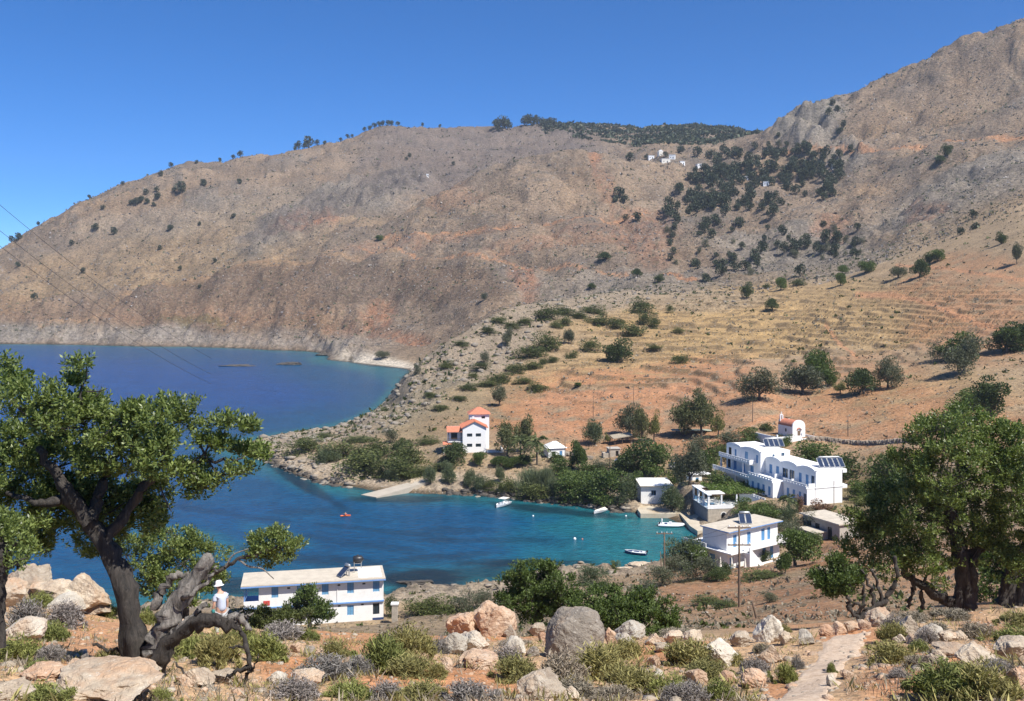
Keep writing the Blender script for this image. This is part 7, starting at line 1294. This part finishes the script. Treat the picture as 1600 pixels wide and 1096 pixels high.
def person():
    # walking away to the left, back towards the lens, head bent down; about 1.72 m
    d = 33.0; p = at(346, d); yaw = R(100); e = empty('person', p, R(140)); tag(e, 'person in white sun hat and pale shirt walking beside the twisted tree', 'person')
    # local: x forward, y left
    pts = [((0, 0, .92), .14, .16), ((.02, 0, 1.08), .13, .15), ((.05, 0, 1.28), .135, .17), ((.07, 0, 1.42), .09, .13), ((.10, 0, 1.50), .05), ((.13, 0, 1.58), .07), ((.16, 0, 1.66), .082), ((.15, 0, 1.73), .07),
        ((.06, .19, 1.38), .06), ((.05, .25, 1.12), .045), ((.12, .26, .90), .036), ((.15, .26, .83), .03, .042), ((.06, -.19, 1.38), .06), ((.03, -.25, 1.12), .045), ((.08, -.27, .88), .036), ((.11, -.27, .81), .03, .042),
        ((.03, .10, .84), .095), ((.14, .10, .48), .068), ((.06, .10, .10), .045), ((.18, .10, .04), .04), ((-.02, -.10, .84), .095), ((-.04, -.10, .48), .068), ((-.24, -.10, .12), .045), ((-.14, -.10, .03), .04)]
    ed = [(0, 1), (1, 2), (2, 3), (3, 4), (4, 5), (5, 6), (6, 7), (3, 8), (8, 9), (9, 10), (10, 11), (3, 12), (12, 13), (13, 14), (14, 15), (0, 16), (16, 17), (17, 18), (18, 19), (0, 20), (20, 21), (21, 22), (22, 23)]
    b = skin_body('body', pts, ed, MSK, e)
    for s, (hx, hy, hz_) in ((1, (.15, .26, .83)), (-1, (.11, -.27, .81))):
        for k in range(4):
            y0 = hy-.03+.02*k; ln = (.07, .085, .08, .065)[k]
            skin_body('finger', [((hx+.005, y0, hz_-.03), .0095), ((hx+.015, y0, hz_-.03-ln*.55), .009), ((hx+.03, y0, hz_-.03-ln), .008)], [(0, 1), (1, 2)], MSK, b, 1)
        skin_body('thumb', [((hx+.02, hy-.03*s, hz_-.005), .011), ((hx+.045, hy-.04*s, hz_-.035), .0095), ((hx+.05, hy-.035*s, hz_-.065), .009)], [(0, 1), (1, 2)], MSK, b, 1)
    skin_body('shirt', [((0, 0, .84), .175, .195), ((.02, 0, 1.06), .165, .185), ((.05, 0, 1.28), .168, .205), ((.07, 0, 1.41), .115, .16), ((.085, 0, 1.465), .075, .08), ((.06, .2, 1.37), .085), ((.05, .235, 1.2), .075), ((.06, -.2, 1.37), .085), ((.04, -.235, 1.2), .075)], [(0, 1), (1, 2), (2, 3), (3, 4), (3, 5), (5, 6), (3, 7), (7, 8)], MSH, e)
    skin_body('trousers', [((0, 0, .93), .15, .17), ((.03, .10, .82), .118), ((.13, .10, .48), .092), ((.07, .10, .14), .078), ((-.02, -.10, .82), .118), ((-.04, -.10, .48), .092), ((-.22, -.10, .16), .078)], [(0, 1), (1, 2), (2, 3), (0, 4), (4, 5), (5, 6)], MTR, e)
    for (x, y, z, t) in ((.14, .10, .04, 0), (-.18, -.10, .05, .25)): 
        o = skin_body('shoe', [((x-.1, y, z), .05, .045), ((x+.02, y, z-t*.05), .05, .045), ((x+.13, y, z-.01-t*.08), .042, .035)], [(0, 1), (1, 2)], MSHO, e, 2)
    g = Geo(); c = Vector((.155, 0, 1.69)); prof = [(.17, -.01), (.165, 0), (.115, .02), (.11, .07), (.10, .12), (.07, .155), (.0, .165)]
    n = 18; Vv = []; 
    for r_, z in prof: Vv += [(c.x+r_*math.cos(a)+z*.12, c.y+r_*math.sin(a), c.z+z-r_*math.cos(a)*.15) for a in np.linspace(0, 2*math.pi, n, endpoint=False)]
    g.add(Vv, [(i*n+j, i*n+(j+1) % n, (i+1)*n+(j+1) % n, (i+1)*n+j) for i in range(len(prof)-1) for j in range(n)]); g.obj('hat', MHAT, e, True)
    skin_body('hair', [((.10, 0, 1.60), .07, .078), ((.12, 0, 1.67), .078, .086)], [(0, 1)], MHR, b, 1)
    for s in (-1, 1): skin_body('ear', [((.16, .085*s, 1.66), .014), ((.155, .09*s, 1.635), .012)], [(0, 1)], MSK, b, 1)
    skin_body('nose', [((.235, 0, 1.655), .014), ((.255, 0, 1.63), .016)], [(0, 1)], MSK, b, 1)
    for s in (-1, 1): skin_body('eye', [((.228, .032*s, 1.672), .009), ((.233, .032*s, 1.672), .008)], [(0, 1)], MHR, b, 1)
    skin_body('mouth', [((.232, -.022, 1.598), .006), ((.236, 0, 1.598), .007), ((.232, .022, 1.598), .006)], [(0, 1), (1, 2)], MRED, b, 1)
    o = skin_body('shoulder_bag', [((.06, .27, .98), .07, .05), ((.06, .28, .84), .08, .06)], [(0, 1)], plain('teal_canvas', (.03, .2, .2), .8, .1, 6), None, 1); o.location = p; o.rotation_euler = (0, 0, R(140)); tag(o, 'teal shoulder bag at the side of the person in the sun hat', 'bag')
def palms():
    for (u, v, w, h, lab) in [(839, 727, 58, 60, 'tall date palm, right of the pair behind the avenue'), (813, 722, 50, 54, 'date palm, left of the pair behind the avenue'), (1233, 800, 40, 34, 'dark palm in front of the hotel terrace'), (678, 560, 8, 12, 'tiny palm behind the white beach')]:
        p = hit(u, v, 180, 800); s = p.y/F; e = empty('palm_tree', p, rnd.uniform(0, 6)); tag(e, lab, 'palm'); ht = h*s*.62; rl = w*s*.5; r = np.random.default_rng(u)
        Geo().path([(0, 0, -.3), (.05, 0, ht*.5), (0, .05, ht)], [.26, .22, .2], 9, r, .08).obj('trunk', BKF, e, True)
        nf = 22 if w > 10 else 9
        for k in range(nf):
            a = 2*math.pi*k/nf*2.4+r.uniform(-.2, .2); el = r.uniform(-.2, 1.25); t = np.linspace(0, 1, 9); hor = rl*(t*math.cos(el)*1.05); ver = rl*(t*math.sin(el)-t*t*.75)
            P = np.stack([hor*math.cos(a), hor*math.sin(a), ht+ver], 1); sd = np.array([-math.sin(a), math.cos(a), 0]); tt = np.repeat(np.linspace(.12, 1, 20), 2); Pp = np.stack([np.interp(tt, t, P[:, i]) for i in range(3)], 1)
            sg = np.tile([1, -1], 20)[:, None]; dirv = unit(P[-1]-P[0]); N = sd*sg+dirv*.7+np.array([0, 0, -.25]); V_, F_ = leaves(Pp, N, rl*.3*np.sin(np.clip(tt, .15, .95)*math.pi*.9+.25), rl*.05, r)
            link('frond', fast_mesh('frond', V_, F_, FO['palm']), e)
def poles():
    def pole(u, v, top, label, arms=0, lean=0.0, d=None, r=.13):
        p = at(u, d) if d else hit(u, v, 60, 500); h = (v-top)*p.y/F+(H-p.y*(v-YH)/F-p.z); e = empty('telegraph_pole', p); e.rotation_euler = (0, lean, 0); tag(e, label, 'pole')
        Geo().path([(0, 0, -.6), (0, 0, h*.5), (0, 0, h)], [r, r*.9, r*.72], 9).obj('post', MWD, e, True)
        for k in range(arms):
            z = h-.25-k*1.7; a = Geo().box(-1.15, 1.15, -.06, .06, z, z+.12).obj('crossarm', MWD, e)
            for x in (-1.0, -.35, .35, 1.0): Geo().path([(x, 0, z+.12), (x, 0, z+.2), (x, 0, z+.32)], [.035, .06, .045], 7).obj('insulator', MWP, a, True)
        return p, h
    A_ = pole(1155, 949, 822, 'tall timber telegraph pole with two crossarms on the red slope', 2)
    B_ = pole(1038, 912, 832, 'timber telegraph pole with crossarm beside the feathery tamarisk', 1)
    pole(1035, 914, 862, 'short thin pole leaning by the feathery tamarisk pole', 0, -.06, r=.08)
    C_ = pole(883, 735, 684, 'telegraph pole beside the slim upright tree'); D_ = pole(953, 742, 697, 'telegraph pole above the dense shore bushes'); pole(927, 657, 618, 'thin pole standing alone in the orange field, left one', r=.1); pole(990, 630, 604, 'thin pole standing alone in the orange field, right one', r=.1); pole(1176, 660, 628, 'pole in front of the leftmost olive above the chapel'); pole(1325, 682, 652, 'pole right of the chapel on the bare slope'); pole(1303, 790, 752, 'metal pole before the hotel end wall', d=209, r=.08)
    pole(1182, 966, 938, 'short pale slanting marker post on the red slope', 0, -.25, r=.1)
    m = plain('cable', (.05, .05, .055), .6, .05, 2)
    def wire(a, b, sag, label, r=.022):
        a, b = Vector(a), Vector(b); g = Geo(); n = 24; g.path([tuple(a+(b-a)*t-Vector((0, 0, sag*4*t*(1-t)))-a) for t in np.linspace(0, 1, n)], [r]*n, 5); o = g.obj('power_cable', m); o.location = a; tag(o, label, 'cable')
    # three cables crossing the upper left of the view: they come from a mast behind the left edge and run out over the bay
    for k, (v0, v1, lab) in enumerate(((252, 560, 'uppermost thin power cable crossing the sky at the left'), (296, 585, 'middle thin power cable crossing the sky at the left'), (322, 600, 'lowest thin power cable crossing the sky at the left'))):
        wire(pos(-80, v0, 85), pos(330, v1, 150), 1.2, lab)
    pa = Vector((A_[0].x, A_[0].y, A_[0].z+A_[1])); pb = Vector((B_[0].x, B_[0].y, B_[0].z+B_[1]))
    for x, lab in ((-1.0, 'thin cable strung between the two crossarm poles, left one'), (1.0, 'thin cable strung between the two crossarm poles, right one')): wire(pa+Vector((x, 0, .05)), pb+Vector((x, 0, .05)), 1.0, lab, .012)
def cars():
    for (u, d, yaw, m, lab) in ((1057, 256, R(8), MSLV, 'silver car parked on the ledge above the boathouse'), (972, 262, R(20), MSLV, 'pale car half hidden among bushes by the telegraph pole')):
        p = at(u, d); e = empty('parked_car', p, yaw); tag(e, lab, 'car'); L_, B_ = 4.0, 1.7
        prof = [(-2.0, .35), (-2.0, .95), (-1.75, 1.05), (-1.35, 1.55), (.35, 1.58), (.95, 1.05), (1.85, .92), (2.0, .7), (2.0, .35)]; n = len(prof); g = Geo(); ys = (-.85, .85)
        g.add([(x, ys[0], z) for x, z in prof]+[(x, ys[1], z) for x, z in prof], [tuple(range(n)), tuple(range(2*n-1, n-1, -1))]+[(i, n+i, n+(i+1) % n, (i+1) % n) for i in range(n)]); me = g.mesh('body', m); bm = bmesh.new(); bm.from_mesh(me); bmesh.ops.recalc_face_normals(bm, faces=bm.faces); bmesh.ops.bevel(bm, geom=bm.edges[:], offset=.06, segments=2, affect='EDGES'); bm.to_mesh(me); bm.free(); link('body', me, e)
        for y in (-.87, .87):
            s = .005*(1 if y > 0 else -1)
            for q in ([(-1.45, 1.08), (-1.25, 1.48), (-.5, 1.5), (-.5, 1.08)], [(-.42, 1.08), (-.42, 1.5), (.3, 1.5), (.75, 1.08)]): Geo().add([(x, y+s, z) for x, z in q], [(0, 1, 2, 3) if y > 0 else (3, 2, 1, 0)]).obj('side_window', MGL, e)
        Geo().add([(.42, -.7, 1.53), (.42, .7, 1.53), (.95, .75, 1.1), (.95, -.75, 1.1)], [(0, 3, 2, 1)]).obj('windscreen', MGL, e)
        for x in (-1.25, 1.25):
            for y in (-.78, .78):
                w = Geo().path([(x, y-.1, .33), (x, y+.1, .33)], [.33, .33], 16).obj('wheel', MRUB, e); Geo().path([(x, y-.115, .33), (x, y+.115, .33)], [.18, .18], 10).obj('rim', MMT, w)
        for y in (-.6, .6): Geo().box(1.98, 2.03, y-.18, y+.18, .68, .82).obj('headlight', MWP, e)
def sea_rocks():
    for i, (u, v, w, h, lab) in enumerate([(372, 572, 60, 3, 'long low skerry breaking the far water, left one'), (452, 570, 42, 5, 'low skerry breaking the far water, right one'), (505, 556, 26, 6, 'low rock off the white beach'), (572, 662, 36, 20, 'dark sea rock at the foot of the headland cliff'), (648, 912, 60, 8, 'dark low rock awash right of the near guest house'), (700, 920, 50, 7, 'dark low rock awash by the near shore'), (1000, 884, 50, 8, 'pale flat shore rock below the dark-hulled boat'), (970, 892, 40, 8, 'pale flat shore rock beside the small pale bush')]):
        d = dz(v, 0); s = d/F; me = rock_mesh('sea_rock', 300+i, MR_P if 'pale' in lab else MR_D, 4, .9); o = link('sea_rock', me, None, (d*(u-CX)/F, d, h*s*.25), 0, (w*s, w*s*.5, h*s*1.1)); tag(o, lab, 'rock')
def path_sheet():
    # trodden footpath on the near slope, laid just over the ground
    rows = [(1140, 1150, 1300), (1096, 1180, 1316), (1070, 1208, 1322), (1045, 1240, 1330), (1020, 1258, 1352), (1003, 1272, 1366), (994, 1290, 1372)]
    m, nt, b = nodemat('trodden_earth'); geo = nd(nt, 'ShaderNodeNewGeometry').outputs['Position']
    c = ramp(nt, noise(nt, geo, 6, 7, .75), [(.3, (.42, .29, .19)), (.5, (.60, .45, .32)), (.7, (.72, .59, .45))]); nt.links.new(c, b.inputs['Base Color']); b.inputs['Roughness'].default_value = .95; nt.links.new(bump(nt, noise(nt, geo, 14, 6, .75), .9, .04), b.inputs['Normal'])
    def PR(u, v):
        k_ = (crest_v(u)-YH)/F-0.0421; d = min(38.0, 1.6/max(.02, (v-YH)/F-k_)); return at(u, d)      # on the mean slope
    g = Geo(); NV, NU = 90, 34; vs = np.linspace(1140, 994, NV); V_ = []
    for v in vs:
        l = np.interp(-v, [-r[0] for r in rows], [r[1] for r in rows]); r_ = np.interp(-v, [-r[0] for r in rows], [r[2] for r in rows])
        for k in range(NU):
            e_ = min(k, NU-1-k)/(NU-1)*2; d_ = np.interp(v, [1140], [0]); u = l+(r_-l)*k/(NU-1); p = PR(u, v); w_ = .03*math.sin(p.x*2.3+p.y*1.7)+.02*math.sin(p.x*4.1-p.y*3.2); z = p.z-.09+min(e_, .5)/.5*.115+w_*(1 if e_ < .4 else .1); V_.append((p.x, p.y, z))
    g.add(V_, [(i*NU+j, i*NU+j+1, (i+1)*NU+j+1, (i+1)*NU+j) for i in range(NV-1) for j in range(NU-1)]); o = g.obj('footpath', m, None, True); struct(o, 'pale trodden footpath leading down the near slope')
near_guest_house(); lower_guest_house(); hotel(); boathouse_and_quay(); restaurant(); concrete_shell(); chapel(); villa(); sheds(); far_houses()
plant_slopes(); plant_village(); palms()
make_ground(); make_sea(); path_sheet()
near_trees(); near_rocks(); near_heath(); sea_rocks()
boats(); poles(); cars(); person()
def air():
    m = bpy.data.materials.new('thin_haze'); m.use_nodes = True; nt = m.node_tree; nt.nodes.clear()
    o = nt.nodes.new('ShaderNodeOutputMaterial'); v = nt.nodes.new('ShaderNodeVolumePrincipled'); v.inputs['Color'].default_value = (.80, .88, 1.0, 1); v.inputs['Density'].default_value = .00009; v.inputs['Anisotropy'].default_value = .2
    nt.links.new(v.outputs[0], o.inputs['Volume'])
    b = Geo().box(-2600, 4300, -60, 3000, -60, 440).obj('haze', m); b['kind'] = 'stuff'; b['label'] = 'thin bluish summer haze over the bay'
air()
